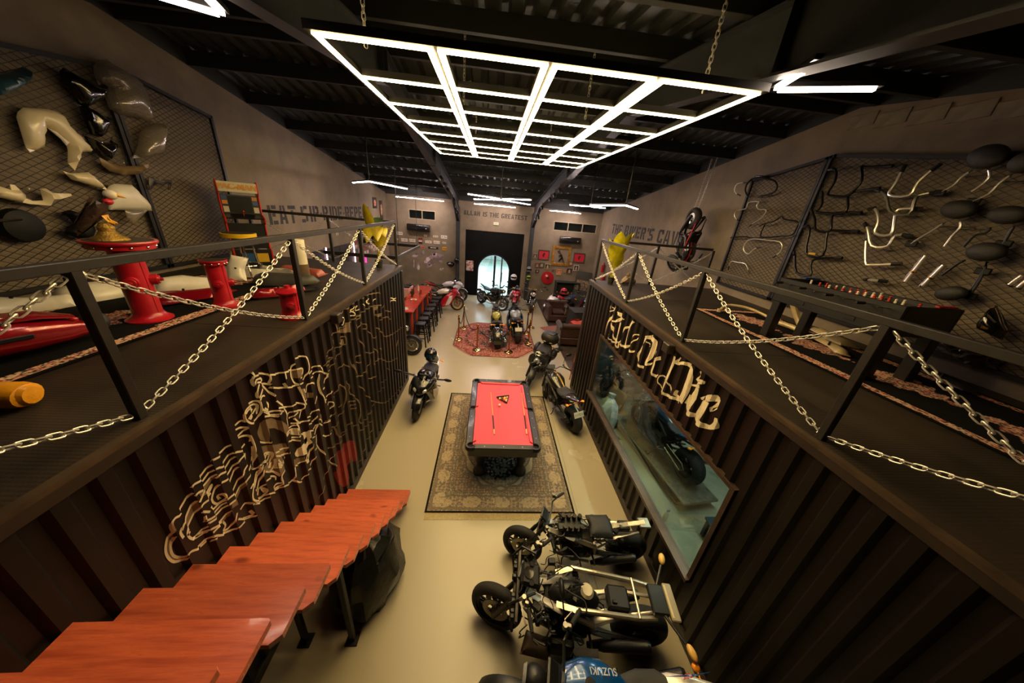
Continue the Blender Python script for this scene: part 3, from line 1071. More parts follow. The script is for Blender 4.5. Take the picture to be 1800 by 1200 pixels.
# strip lamps inside the right container (the workshop light seen through its window)
WSL = mat('workshop_light', '#eaf6ff', 0.5, emit=120.0, ecol='#eef4ea')
for i, y in enumerate((2.9, 5.0)):
    t = thing('workshop_lamp', 'cool white strip lamp on the ceiling inside the right container, ' + ('near' if i == 0 else 'far') + ' one', 'ceiling lamp', (3.4, y, 2.66))
    B().box((0, 0, 0), (0.06, 1.2, 0.03)).make('light_tube', WSL, t, 0)
    B().box((0, 0, 0.03), (0.09, 1.25, 0.03)).make('housing', HOUS, t, 0)
# ================================================================== pool table on its carpet
RUGM = mat('carpet_weave', '#888888', 0.95, attr='weave', bump=0.3, scale=120, spec=0.1)
def hexa(*h): return np.array([lin(x) for x in h])
def pick(rgb, mask, col, a=1.0):
    m = (mask * a)[..., None] if mask.dtype != bool else (mask.astype(float) * a)[..., None]
    return rgb * (1 - m) + np.array(lin(col)) * m
def flowers(U, V, p, r, seed=0, jit=0.35):
    """distance field of small rosettes on a jittered net"""
    g = np.random.default_rng(seed).random((97, 97, 2))
    iu, iv = np.floor(U / p).astype(int), np.floor(V / p).astype(int)
    j = g[iu % 97, iv % 97]
    du = U / p - iu - 0.5 - (j[..., 0] - .5) * jit
    dv = V / p - iv - 0.5 - (j[..., 1] - .5) * jit
    d = np.hypot(du, dv)
    a = np.arctan2(dv, du)
    return d / (r * (1 + 0.3 * np.cos(5 * a)))
def persian(U, V):
    W_, H_ = 2.28, 3.22
    x, y = U - W_ / 2, V - H_ / 2
    e = np.minimum(np.minimum(U, W_ - U), np.minimum(V, H_ - V))
    n1, n2 = vnoise(U, V, .03, 1), vnoise(U, V, .012, 2)
    n3 = vnoise(U, V, .25, 3)
    rgb = np.ones(U.shape + (3,)) * np.array(lin('#a48a5c'))
    # field
    fl_ = flowers(U, V, .055, .36, 5)
    rgb = pick(rgb, n3 > .55, '#b39a6a')
    # corner spandrels
    ax_, ay_ = np.abs(x) / .70, np.abs(y) / 1.16
    rr = np.hypot(ax_, ay_) + 0.03 * np.cos(14 * np.arctan2(ay_, ax_))
    sp = (rr > 1.02)
    rgb = pick(rgb, sp, '#5e3b2e')
    rgb = pick(rgb, sp & (flowers(U, V, .05, .34, 6) < 1), '#b08a60')
    rgb = pick(rgb, sp & (flowers(U, V, .05, .15, 6) < 1), '#7a2c2c')
    rgb = pick(rgb, sp & (n1 > .66), '#39443c')
    rgb = pick(rgb, (np.abs(rr - 1.02) < .022), '#3c4336')
    # medallion: scalloped navy centre with a drop at both ends
    ang = np.arctan2(y / 1.12, x / .62)
    q = np.hypot(x / .62, y / 1.12)
    sc = q - 0.075 * np.abs(np.sin(4 * ang)) - .06 * (np.abs(np.cos(ang)) < .18)
    ring = (sc < .93) & (sc > .80)
    rgb = pick(rgb, ring, '#8f7850')
    rgb = pick(rgb, ring & (flowers(U, V, .06, .34, 8) < 1), '#4b4634')
    rgb = pick(rgb, (np.abs(sc - .80) < .02) | (np.abs(sc - .93) < .016), '#2c3230')
    med = sc < .79
    rgb = pick(rgb, med, '#14171c')
    f2 = flowers(U, V, .075, .26, 9, .6)
    rgb = pick(rgb, med & (f2 < 1), '#a8875e')
    rgb = pick(rgb, med & (f2 < .5), '#7a2f28')
    rgb = pick(rgb, med & (n1 > .78), '#4d5a4e')
    core = np.hypot(x / .22, y / .9) < 1
    rgb = pick(rgb, core & (n1 > .5), '#5d6450')
    # border
    bd = e < .36
    rgb = pick(rgb, bd, '#a88d60')
    s = np.where((np.minimum(U, W_ - U) < np.minimum(V, H_ - V)), V, U)
    per = .46
    ph = np.abs(((s / per) % 1) - .5)
    panel = bd & (((e - .19) / .10) ** 2 + (ph / .30) ** 2 + .5 * (n1 - .5) < 1)
    busy = bd & ~panel
    rgb = pick(rgb, busy & (flowers(U, V, .062, .42, 11) < 1), '#6d5640')
    rgb = pick(rgb, busy & (flowers(U, V, .062, .22, 11) < 1), '#7b3030')
    rgb = pick(rgb, busy & (n1 > .68), '#3f4a44')
    rgb = pick(rgb, panel, '#b4985f')
    rgb = pick(rgb, panel & (n1 > .7), '#8a7450')
    rgb = pick(rgb, bd & (np.abs(e - .33) < .028), '#4a544e')
    rgb = pick(rgb, bd & (np.abs(e - .33) < .028) & (n2 > .6), '#a08a60')
    rgb = pick(rgb, bd & (np.abs(e - .07) < .022), '#5a5342')
    rgb = pick(rgb, (np.abs(e - .30) < .006) | (np.abs(e - .36) < .005), '#2e302a')
    rgb = pick(rgb, e < .03, '#191511')
    base = np.array(lin('#a78c60'))
    k = np.where(med, 0.0, 0.36)[..., None]
    k = np.where((e < .03)[..., None], 0.0, k)
    rgb = rgb * (1 - k) + base * k
    g = rgb.mean(-1, keepdims=True)
    rgb = (rgb * .6 + g * .4) * .92
    return rgb * (0.8 + 0.4 * n2[..., None])
rug = thing('persian_carpet', 'large beige patterned carpet with dark medallion under the pool table', 'carpet', (0.385, 4.83, 0))
painted_sheet('pile', 230, 322, 2.28, 3.22, persian, RUGM, rug)
FR = mat('carpet_fringe', '#a89158', 0.95, vary=0.25, scale=40)
b = B()
for i in range(150):
    x = -1.12 + 2.24 * i / 149
    b.box((x, -1.66, 0.004), (0.008, 0.11 + 0.02 * random.random(), 0.005), rotz(random.uniform(-.15, .15)))
stuff(b.make('fringe', FR, rug, 0))
# ---- pool table
FELT = mat('red_felt', '#cf566a', 0.9, vary=0.05, scale=60, bump=0.1, spec=0.15)
PWOOD = mat('black_pool_wood', '#161412', 0.32, coat=0.3, vary=0.2, scale=10)
SILV = mat('pocket_metal', '#8d8a84', 0.35, 0.9)
PX0, PX1, PY0, PY1, PZ = -0.215, 0.965, 3.66, 5.755, 0.84
pcx, pcy = (PX0 + PX1) / 2, (PY0 + PY1) / 2
pt = thing('pool_table', 'black pool table with red felt standing on the beige patterned carpet', 'pool table', (pcx, pcy, 0))
hw, hh = (PX1 - PX0) / 2, (PY1 - PY0) / 2
rw_ = 0.115
B().box((0, 0, PZ - 0.05), (2 * hw - 0.2, 2 * hh - 0.2, 0.02)).make('playing_cloth', FELT, pt, 0)
# cushions: six noses around the bed
def cushion(p, q, inward, nm='cushion'):
    p, q, n = Vector((*p, 0)), Vector((*q, 0)), Vector((*inward, 0))
    d = (q - p).normalized()
    zt = PZ - 0.012
    A = [p + d * 0.0, q - d * 0.0, q - d * 0.045 + n * 0.055, p + d * 0.045 + n * 0.055]
    v = [a + Vector((0, 0, zt - (0.004 if i > 1 else 0))) for i, a in enumerate(A)] + [a + Vector((0, 0, zt - 0.03)) for a in A]
    B().add(v, [(0, 1, 2, 3), (7, 6, 5, 4), (0, 4, 5, 1), (1, 5, 6, 2), (2, 6, 7, 3), (3, 7, 4, 0)]).make(nm, FELT, pt, 0)
ix, iy, g_ = hw - rw_ + 0.012, hh - rw_ + 0.012, 0.055
cushion((-ix + g_, -iy), (ix - g_, -iy), (0, 1)); cushion((-ix + g_, iy), (ix - g_, iy), (0, -1))
for sx in (-1, 1):
    cushion((sx * ix, -iy + g_), (sx * ix, -g_ * .8), (-sx, 0)); cushion((sx * ix, g_ * .8), (sx * ix, iy - g_), (-sx, 0))
# rails
for sx in (-1, 1):
    for a, c in ((-hh + 0.13, -0.05), (0.05, hh - 0.13)):
        B().cbox((sx * (hw - rw_ / 2 + 0.002), (a + c) / 2, PZ - 0.025), (rw_, c - a, 0.05), 0.012).make('rail', PWOOD, pt, 0)
for sy in (-1, 1):
    B().cbox((0, sy * (hh - rw_ / 2 + 0.002), PZ - 0.025), (2 * hw - 0.26, rw_, 0.05), 0.012).make('rail', PWOOD, pt, 0)
CAST = mat('pocket_casting', '#201d1a', 0.3, 0.4)
for sx in (-1, 1):
    for sy in (-1, 0, 1):
        r = 0.085
        cx, cy = sx * (hw - (0.085 if sy else 0.03)), sy * (hh - 0.085)
        if sy:
            a0 = math.atan2(sy, sx)
            b = B().lathe([(0.055, PZ - 0.05), (0.055, PZ), (0.085, PZ + 0.003), (0.092, PZ - 0.01), (0.092, PZ - 0.06)], 16, c=(cx, cy, 0), arc=(a0 - 2.0, a0 + 2.0))
        else:
            a0 = 0 if sx > 0 else math.pi
            cx = sx * (hw - 0.05)
            b = B().lathe([(0.04, PZ - 0.05), (0.04, PZ), (0.055, PZ + 0.002), (0.06, PZ - 0.06)], 12, c=(cx, 0, 0), arc=(a0 - 1.5, a0 + 1.5))
        pk = b.make('pocket', CAST, pt)
        B().lathe([(0.0, PZ - 0.09), (0.05, PZ - 0.09), (0.054, PZ - 0.036), (0.0, PZ - 0.036)], 16, c=(cx, cy if sy else 0, 0)).make('pocket_cup', mat('pocket_black', '#050505', 0.9), pk)
dot = B().cyl((0, 0, 0), (0, 0, 0.002), 0.006, n=8).mesh('rail_sight', mat('pearl', '#e8e2d0', 0.3))
for sx in (-1, 1):
    for i in (1, 2, 3, 5, 6, 7):
        link('rail_sight', dot, pt, (sx * (hw - rw_ / 2 + 0.004), -hh + 2 * hh * i / 8, PZ))
for sy in (-1, 1):
    for i in (1, 2, 3):
        link('rail_sight', dot, pt, (-hw + 2 * hw * i / 4, sy * (hh - rw_ / 2 + 0.004), PZ))
B().cbox((0, 0, PZ - 0.13), (2 * hw - 0.07, 2 * hh - 0.07, 0.16), 0.02).make('apron', PWOOD, pt, 0)
B().cbox((0, 0, PZ - 0.24), (2 * hw - 0.25, 2 * hh - 0.3, 0.07), 0.02).make('cabinet', PWOOD, pt, 0)
leg = B().lathe([(0.0, .6), (0.10, .6), (0.11, .5), (0.075, .42), (0.09, .30), (0.06, .22), (0.07, .12), (0.11, .07), (0.115, 0.012), (0.0, 0.012)], 16).mesh('leg', PWOOD)
for sx in (-1, 1):
    for sy in (-1, 1):
        link('leg', leg, pt, (sx * (hw - 0.24), sy * (hh - 0.36), 0))
# cues, rack and balls lying on the cloth
CUEM = mat('cue_maple', '#d8a868', 0.3, coat=0.3)
def cue(p, q, label):
    p, q = Vector((*p, PZ - 0.027)), Vector((*q, PZ - 0.027))
    c = thing('pool_cue', label, 'cue', tuple(p))
    d = q - p
    B().cyl((0, 0, 0), d * 0.60, 0.006, 0.009, 8).make('shaft', CUEM, c)
    B().cyl(d * 0.60, d * 0.90, 0.010, 0.012, 8).make('butt', BLK, c)
    B().cyl(d * 0.90, d, 0.0125, 0.0125, 8).make('end_cap', mat('cue_end', '#d9b08a', 0.4), c)
cue((0.17, 5.27), (0.235, 4.02), 'pool cue lying lengthwise in the middle of the red cloth')
cue((0.80, 5.30), (0.775, 4.05), 'pool cue lying along the right cushion of the red cloth')
tri = thing('ball_rack', 'black triangular ball rack on the red pool cloth', 'rack', (0.43, 5.05, PZ - 0.038), 0.35)
T3 = [Vector((-0.115, 0.09, 0)), Vector((0.13, 0.07, 0)), Vector((0.0, -0.14, 0))]
for i in range(3):
    a, c = T3[i], T3[(i + 1) % 3]
    d = c - a
    B().cbox((a + c) / 2 + Vector((0, 0, 0.022)), (d.length + 0.01, 0.014, 0.038), 0.004, rotz(math.atan2(d.y, d.x))).make('rack_side', BLK, tri, 0)
bc = ['#e0b030', '#c04a28', '#e8dcc0', '#30302c', '#d8a050', '#b85a30', '#ead8b0', '#8a3a28', '#e0b848', '#c8bca0']
names = ['yellow', 'orange', 'cream', 'black', 'amber', 'rust', 'ivory', 'maroon', 'gold', 'stone-coloured']
Rm = rotz(0.35)
k = 0
for row in range(4):
    for j in range(row + 1):
        u = (row) / 3.0
        p = T3[2].lerp(Vector((0, 0.06, 0)), 0.2 + 0.62 * u) + Vector(((j - row / 2) * 0.052, 0, 0))
        w = Rm @ p + Vector((0.43, 5.05, PZ - 0.0145))
        ob = B().ell((0, 0, 0), 0.025, 14, 8).make('pool_ball', mat('ball_' + bc[k].strip('#'), bc[k], 0.12, coat=0.5), loc=w)
        tag(ob, names[k] + ' pool ball inside the black triangular rack', 'ball', 'balls in the rack')
        k += 1
ob = B().ell((0, 0, 0), 0.026, 16, 10).make('cue_ball', mat('ball_white', '#efe6d0', 0.12, coat=0.5), loc=(0.335, 4.83, PZ - 0.0138))
tag(ob, 'white cue ball just in front of the ball rack', 'ball')

# ================================================================== eight-sided rug with rope stanchions
def octpat(U, V):
    x, y = U - 1.36, V - 1.5
    n1, n2, n3 = vnoise(U, V, .12, 21), vnoise(U, V, .03, 22), vnoise(U, V, .35, 23)
    rgb = np.ones(U.shape + (3,)) * np.array(lin('#8c4a42'))
    rgb = pick(rgb, n1 > .55, '#a06456')
    r = np.hypot(x / 1.3, y / 1.45)
    rgb = pick(rgb, (r < .62) & (n3 * .6 + n1 * .5 > .52), '#4a4140')
    rgb = pick(rgb, (r > .72) & (r < .80), '#5c3834')
    rgb = pick(rgb, (n2 > .72), '#b08072')
    return rgb * (.85 + .3 * n2[..., None])
OW, OH = 2.72, 3.0
ocx, ocy = 0.32, 10.05
def octkeep(U, V):
    x, y = np.abs(U - OW / 2), np.abs(V - OH / 2)
    return (x / (OW / 2) * .62 + y / (OH / 2) * .62) < .97
orug = thing('octagonal_rug', 'worn red eight-sided rug inside the rope barrier', 'rug', (ocx, ocy, 0))
painted_sheet('pile', 120, 132, OW, OH, octpat, RUGM, orug, keep=octkeep)
b = B()
ob_ = [(-.50, -1), (.50, -1), (1, -.50), (1, .50), (.50, 1), (-.50, 1), (-1, .50), (-1, -.50)]
b.tube([(u * OW / 2 * 1.0, v * OH / 2 * 1.0, 0.006) for u, v in ob_], 0.012, 6, closed=True)
b.make('binding', mat('rug_binding', '#3c2320', 0.9), orug)
ROPE = mat('velvet_rope', '#1a1512', 0.85)
CH2 = mat('brass_base', '#b89a6a', 0.2, 1.0)
SP = [(-0.91, 9.75, 'left'), (-0.83, 10.85, 'far left'), (-0.25, 8.98, 'front left'), (0.77, 8.95, 'front right'), (1.50, 9.75, 'right'), (1.53, 10.7, 'second right'), (1.78, 11.35, 'far right')]
base = B().lathe([(0.0, 0.05), (0.03, 0.05), (0.05, 0.03), (0.13, 0.018), (0.145, 0.0), (0, 0)], 24).mesh('base', CH2)
pole = B().cyl((0, 0, 0.04), (0, 0, 0.80), 0.022, n=14).lathe([(0.03, .72), (0.036, .74), (0.03, .76)], 14).mesh('pole', mat('copper_pole', '#b06a34', 0.2, 1.0))
fin = B().ell((0, 0, 0.85), (0.032, 0.032, 0.036), 12, 8).lathe([(0.022, .79), (0.034, .80), (0.034, .815), (0.02, .825)], 12).mesh('finial', GOLD)
for x, y, nm in SP:
    s_ = thing('stanchion', 'brass rope stanchion at the %s of the eight-sided rug' % nm, 'stanchion', (x, y, 0.016), 0, 'rope stanchions')
    link('base', base, s_); link('pole', pole, s_); link('finial', fin, s_)
for i, j, nm in ((0, 1, 'left side'), (1, 2, 'long left front'), (2, 3, 'front'), (3, 4, 'right front'), (4, 5, 'right side')):
    a, c = Vector((*SP[i][:2], .76)), Vector((*SP[j][:2], .76))
    pts = [a.lerp(c, t / 14) - Vector((0, 0, 0.34 * 4 * (t / 14) * (1 - t / 14))) for t in range(15)]
    ro = thing('barrier_rope', 'dark velvet rope sagging along the %s of the rug barrier' % nm, 'rope', tuple(a))
    B().tube([p - a for p in pts], 0.014, 8).make('rope', ROPE, ro)
    for e_ in (0, 1):
        p = pts[0 if e_ == 0 else -1] - a
        B().ell(p, 0.02, 10, 6).make('rope_end', GOLD, ro)

# ================================================================== bar with stools
BARTOP = mat('red_bar_top', '#b8321c', 0.18, coat=0.6, vary=0.15, scale=4)
bar_ = thing('bar_counter', 'long bar counter with glossy red top behind the left container', 'bar', (-2.53, 10.65, 0))
B().cbox((0, 0, 1.13), (0.62, 3.3, 0.05), 0.008).make('counter_top', BARTOP, bar_, 0)
BWOOD = mat('bar_front', '#2a241f', 0.5, vary=0.4, scale=5)
B().box((-0.05, 0.1, 0.55), (0.34, 3.0, 1.1)).make('bar_front', BWOOD, bar_, 0)
for y in (-1.55, -0.9, 0.0, 0.9, 1.55):
    B().cbox((0.25, y, 0.55), (0.06, 0.06, 1.1), 0.005).make('post', mat('red_post', '#a83420', 0.4), bar_, 0)
STM = mat('stool_steel', '#14181c', 0.35, 0.5, vary=0.2, scale=15)
def stool():
    s_ = thing('bar_stool', 'x', 'stool', (0, 0, 0), 0, 'black metal bar stools')
    B().cbox((0, 0, .74), (0.31, 0.31, 0.03), 0.012).make('seat', STM, s_, 0)
    for sx in (-1, 1):
        for sy in (-1, 1):
            a, c = Vector((sx * .135, sy * .135, .73)), Vector((sx * .20, sy * .20, .006))
            d = (c - a)
            q = d.to_track_quat('Z', 'Y').to_matrix()
            B().cbox((a + c) / 2, (0.034, 0.034, d.length), 0.006, q).make('leg', STM, s_, 0)
    for z, w in ((.30, .36), (.52, .32)):
        b = B()
        for k in range(4):
            R = rotz(k * math.pi / 2)
            b.box(R @ Vector((0, w / 2, z)), (w, 0.012, 0.025), R)
        b.make('foot_ring', STM, s_, 0)
    return s_
s0 = stool()
lab = ['nearest', 'second nearest', 'third', 'fourth', 'fifth', 'sixth', 'farthest']
for i in range(7):
    o = s0 if i == 0 else copy_tree(s0)
    o.location = (-2.05, 9.15 + i * 0.5, 0)
    o.rotation_euler = (0, 0, 0.15 * math.sin(i * 2.1))
    o['label'] = 'black metal bar stool, %s of the row along the red bar' % lab[i]
# things on the bar
def bottle(label, p, h, r, col):
    t_ = thing('bottle', label, 'bottle', p)
    B().lathe([(0, 0), (r, 0), (r, h * .6), (r * .4, h * .75), (r * .38, h * .95), (0, h * .95)], 12).make('glass_body', mat('glass_' + col.strip('#'), col, 0.12, coat=0.4), t_)
    B().cyl((0, 0, h * .95), (0, 0, h), r * .42, n=10).make('cap', BLK, t_)
bottle('dark bottle standing on the red bar beside the plates', (-2.62, 10.6, 1.156), 0.28, .035, '#26301c')
bottle('brown bottle farther along the red bar', (-2.66, 11.0, 1.156), 0.26, .035, '#4a2814')
bottle('clear pale bottle at the far part of the red bar', (-2.6, 11.5, 1.156), 0.27, .035, '#b8b49c')
pl_ = thing('plate', 'small plate of orange food on the red bar', 'plate', (-2.48, 10.25, 1.156))
B().lathe([(0, .008), (.07, .008), (.1, .02), (.105, .018), (.08, 0), (0, 0)], 20).make('dish', mat('china', '#d8d2c0', 0.3), pl_)
B().ell((0, 0, .02), (.06, .05, .02), 12, 6).make('food', mat('orange_food', '#c87830', 0.6, vary=.3, scale=40), pl_)
for i, (x, y) in enumerate(((-2.42, 10.9), (-2.45, 11.25), (-2.72, 10.1))):
    tg = B().lathe([(0, 0), (.03, 0), (.036, .1), (.034, .1), (.028, .006), (0, .006)], 14).make('drinking_glass', glass('tumbler', '#e8eee8', .1), loc=(x, y, 1.156))
    tag(tg, 'empty drinking glass on the red bar, ' + ('near the bar edge', 'farthest along the bar', 'behind the orange food plate')[i], 'glass')
mn = thing('menu_card', 'pale menu card lying on the near end of the red bar', 'menu', (-2.5, 9.25, 1.157), 0.4)
B().box((0, 0, .003), (0.14, 0.24, 0.006)).make('card', mat('menu_card', '#c9c4b2', 0.5), mn, 0)
for i in range(4):
    B().box((0, -.08 + .05 * i, .0065), (0.10, 0.012, 0.001)).make('printed_line', mat('menu_print', '#4a4a48', 0.6), mn, 0)
for i, (x, y, c, h) in enumerate(((-2.95, 11.2, '#c8968c', .42), (-3.0, 11.75, '#d8a89c', .36), (-3.0, 10.5, '#c8b0a4', .30))):
    kt = thing('coffee_machine' if i == 0 else 'storage_tin', ('pink-cream coffee machine standing behind the red bar', 'pink tin farther behind the red bar', 'pale tin nearer behind the red bar')[i], 'machine' if i == 0 else 'tin', (x, y, .9))
    B().cbox((0, 0, h / 2), (0.26, 0.26, h), .03).make('body', mat('kit_' + c.strip('#'), c, .4), kt)
    B().cbox((0.02, 0, h + .03), (0.2, 0.2, .06), .02).make('lid', DARKMET, kt)
    B().box((0.131, 0, h * .5), (0.01, .14, h * .4)).make('front_plate', BLK, kt, 0)
wk = thing('back_counter', 'dark work counter behind the red bar', 'counter', (-3.05, 11.0, 0))
B().cbox((0, 0, .45), (0.5, 2.6, .86), .01).make('cabinet_body', BWOOD, wk, 0)
B().cbox((0, 0, .885), (0.54, 2.64, .03), .006).make('worktop', BLK, wk, 0)
# ================================================================== motorcycles
SCREEN = glass('smoked_screen', '#5a6066', 0.10, 0.05)
REDL = mat('red_lens', '#a01414', 0.2, coat=0.5)
AMBER = mat('amber_lens', '#ff9a1e', 0.25, coat=0.4)
LENS = mat('headlight_lens', '#c9ccd0', 0.08, 0.6)
PLATE = mat('number_plate', '#cfc9b4', 0.5)
INK = mat('black_ink', '#151515', 0.6)
GOLDRIM = mat('gold_rim', '#b8842c', 0.3, 0.9)
def paint(h, metal=0.25): return mat('bike_paint_' + h.strip('#'), h, 0.22, metal, coat=0.8, vary=0.05, scale=5)

def wheel_parts(R, w, rim_m, spokes=5, disc=True, wire=False):
    Y = Matrix.Rotation(math.pi / 2, 3, 'X')
    hr = w / 2
    rr = R - hr * 0.95
    prof = []
    for i in range(11):
        t = -math.pi * 0.62 + 2 * math.pi * 0.62 * i / 10
        prof.append((rr + hr * 0.95 * math.cos(t), hr * math.sin(t)))
    ty = B().lathe(prof, 36, R=Y, close=True)
    ri = rr + hr * 0.95 * math.cos(math.pi * 0.62)
    rw = hr * 0.72
    rm = B().lathe([(ri + 0.012, -rw), (ri + 0.012, rw), (ri - 0.018, rw * 0.85), (ri - 0.03, 0), (ri - 0.018, -rw * 0.85)], 32, R=Y, close=True)
    rm.cyl((0, -0.05, 0), (0, 0.05, 0), 0.042, n=14)
    if wire:
        for i in range(28):
            t = 2 * math.pi * i / 28
            s = 0.03 if i % 2 else -0.03
            t2 = t + (0.35 if (i // 2) % 2 else -0.35)
            rm.cyl((0.04 * math.cos(t2), s, 0.04 * math.sin(t2)), ((ri - .01) * math.cos(t), 0, (ri - .01) * math.sin(t)), 0.0028, n=4, cap=False)
    else:
        for i in range(spokes):
            t = 2 * math.pi * i / spokes
            for dt in (-0.14, 0.14):
                a = Vector((0.035 * math.cos(t), 0, 0.035 * math.sin(t)))
                e = Vector(((ri - .01) * math.cos(t + dt), 0, (ri - .01) * math.sin(t + dt)))
                rm.cyl(a, e, 0.016, 0.011, n=6)
    ds = B()
    if disc:
        for s in ((-1, 1) if disc == 2 else (1,)):
            y = s * (hr * 0.55 + 0.012)
            ds.lathe([(0.085, y - .003), (0.15, y - .003), (0.15, y + .003), (0.085, y + .003)], 28, R=Y, close=True)
            for i in range(5):
                t = 2 * math.pi * i / 5
                ds.box((0.07 * math.cos(t), -y, 0.07 * math.sin(t)), (0.05, 0.004, 0.014), Matrix.Rotation(-t, 3, 'Y'))
    return ty, rm, ds

def bike(label, front, rear, style='sport', main='#202226', second=None, rim=None, steer=0.0, lean=7.0, name='motorcycle',
         seat_m=None, plate=None, scale=1.0, zoff=0.0, screen=True, extras=None, tank=None, gold_fork=False, full=True, headm=None, pitch=None):
    """front, rear = ground points of the two wheels; the machine leans on its side stand"""
    f, r = Vector((*front, 0)), Vector((*rear, 0))
    WB = 1.42 if style != 'tour' else 1.6
    mid = (f + r) / 2
    d = f - r
    rz = math.atan2(d.y, d.x)
    t = thing(name, label, 'motorcycle', (mid.x, mid.y, zoff), 0)
    t.rotation_mode = 'XYZ'
    t.rotation_euler = (math.radians(-lean), 0, rz)
    k = d.length / WB * 1.0
    k = min(max(k, 0.86), 1.08) * scale
    t.scale = (k, k * (1.22 if style == 'sport' else 1.1), k)
    pm = paint(main)
    p2 = paint(second) if second else pm
    tk = paint(tank) if tank else pm
    rimm = mat('rim_' + rim.strip('#'), rim, 0.3, 0.6) if rim else HUBM
    cr = style in ('cruiser', 'chopper')
    Rf, Rr = 0.305, 0.31
    wf, wr = (0.12, 0.19) if not cr else (0.13, 0.2)
    xa, xr = WB / 2, -WB / 2
    rake = math.radians(25 if not cr else 32)
    ax = Vector((-math.sin(rake), 0, math.cos(rake)))
    F0 = Vector((xa, 0, Rf))
    head = F0 + ax * (0.62 if style != 'chopper' else 0.70)
    S = Matrix.Translation(head) @ Matrix.Rotation(math.radians(steer), 4, ax) @ Matrix.Translation(-head)
    def mk(b, nm, m, par=t, st=False, smooth=35):
        if st: b.T(S)
        return b.make(nm, m, par, smooth)
    # wheels
    ty, rm, ds = wheel_parts(Rf, wf, rimm, disc=2, wire=cr)
    mv = Matrix.Translation(F0)
    fw = mk(ty.T(mv), 'front_tyre', RUBBER, st=True)
    mk(rm.T(mv), 'rim', rimm if not cr else CHROME, fw, True)
    mk(ds.T(mv), 'brake_disc', BRUSH, fw, True)
    ty, rm, ds = wheel_parts(Rr, wr, rimm, wire=cr)
    mv = Matrix.Translation((xr, 0, Rr))
    rw = mk(ty.T(mv), 'rear_tyre', RUBBER)
    mk(rm.T(mv), 'rim', rimm if not cr else CHROME, rw)
    mk(ds.T(mv), 'brake_disc', BRUSH, rw)
    # fork, clamps, fender
    fm = GOLD if gold_fork else (CHROME if cr else DARKMET)
    for s in (-1, 1):
        y = s * (wf / 2 + 0.035)
        b = B().cyl(F0 + Vector((0, y, 0)), F0 + Vector((0, y, 0)) + ax * 0.34, 0.030, 0.028).cyl(F0 + Vector((0, y, 0)) + ax * 0.33, head + Vector((0, y, 0)) + ax * 0.06, 0.021)
        mk(b, 'fork_leg', fm, st=True)
    b = B().cbox(head + ax * 0.05, (0.07, 0.24, 0.03), 0.008, Matrix.Rotation(-rake, 3, 'Y')).cbox(head - ax * 0.12, (0.07, 0.24, 0.03), 0.008, Matrix.Rotation(-rake, 3, 'Y')).cyl(head - ax * 0.14, head + ax * 0.05, 0.03)
    mk(b, 'triple_clamp', DARKMET, st=True)
    if full or style in ('cruiser',):
        prof = [(Rf + 0.018, -wf * .62), (Rf + 0.035, -wf * .35), (Rf + 0.04, 0), (Rf + 0.035, wf * .35), (Rf + 0.018, wf * .62)]
        b = B().lathe(prof, 14, c=F0, R=Matrix.Rotation(math.pi / 2, 3, 'X'), arc=(math.radians(25), math.radians(150)))
        mk(b, 'front_fender', pm if style == 'sport' else BLK, st=True)
    # frame and swingarm
    b = B()
    hp = head - ax * 0.06
    for s in (-1, 1):
        b.tube([hp + Vector((-0.02, s * 0.03, 0)), (0.12, s * 0.13, 0.74), (-0.22, s * 0.13, 0.56), (-0.26, s * 0.11, 0.36)], [0.03, 0.036, 0.034, 0.03], 8)
        b.tube([hp + Vector((-0.01, s * 0.03, -0.05)), (0.28, s * 0.12, 0.42), (0.1, s * 0.14, 0.28), (-0.24, s * 0.12, 0.34)], 0.018, 8)
        b.tube([(-0.2, s * 0.11, 0.60), (-0.5, s * 0.1, 0.74), (-0.84, s * 0.06, 0.80 if not cr else 0.66)], 0.016, 8)
        b.tube([(-0.24, s * 0.11, 0.44), (-0.5, s * 0.1, 0.70)], 0.014, 6)
    mk(b, 'frame', mat('subframe_silver', '#b5aea0', 0.35, 0.7) if style == 'tour' else DARKMET)
    for s in (-1, 1):
        y = s * (wr / 2 + 0.03)
        b = B().tube([(-0.2, y * 0.8, 0.39), (-0.45, y, 0.36), (xr, y, Rr)], [0.036, 0.034, 0.026], 8).cyl((xr, y - 0.02 * s, Rr), (xr, y + 0.03 * s, Rr), 0.028)
        mk(b, 'swingarm', DARKMET)
    b = B().tube([(-0.26, 0.13, 0.40), (-0.3, 0.135, 0.44), (xr, 0.135, Rr + 0.075), (xr - 0.075, 0.135, Rr), (xr, 0.135, Rr - 0.075), (-0.26, 0.13, 0.34)], 0.008, 4, closed=True)
    mk(b, 'drive_chain', BRUSH)
    b = B().tube([(-0.3 + 0.02 * math.cos(i * .9) * 3, 0.03 * math.sin(i * .9), 0.42 + 0.010 * i) for i in range(22)], 0.008, 5)
    mk(b, 'rear_shock', REDL if style == 'naked' else CHROME)
    # engine
    b = B().cbox((0.02, 0, 0.40), (0.44, 0.34, 0.22), 0.05).cbox((-0.14, 0, 0.47), (0.22, 0.26, 0.18), 0.04)
    for s in (-1, 1):
        b.cyl((0.06, s * 0.165, 0.39), (0.06, s * 0.20, 0.39), 0.085, 0.075, 18).cyl((-0.13, s * 0.15, 0.42), (-0.13, s * 0.185, 0.42), 0.055, 0.05, 14)
    eng = mk(b, 'engine', IRON)
    b = B()
    for i in range(7):
        b.cbox((0.14 + 0.012 * i, 0, 0.50 + 0.024 * i), (0.20, 0.30 - 0.01 * abs(i - 3), 0.012), 0.004, Matrix.Rotation(-0.4, 3, 'Y'))
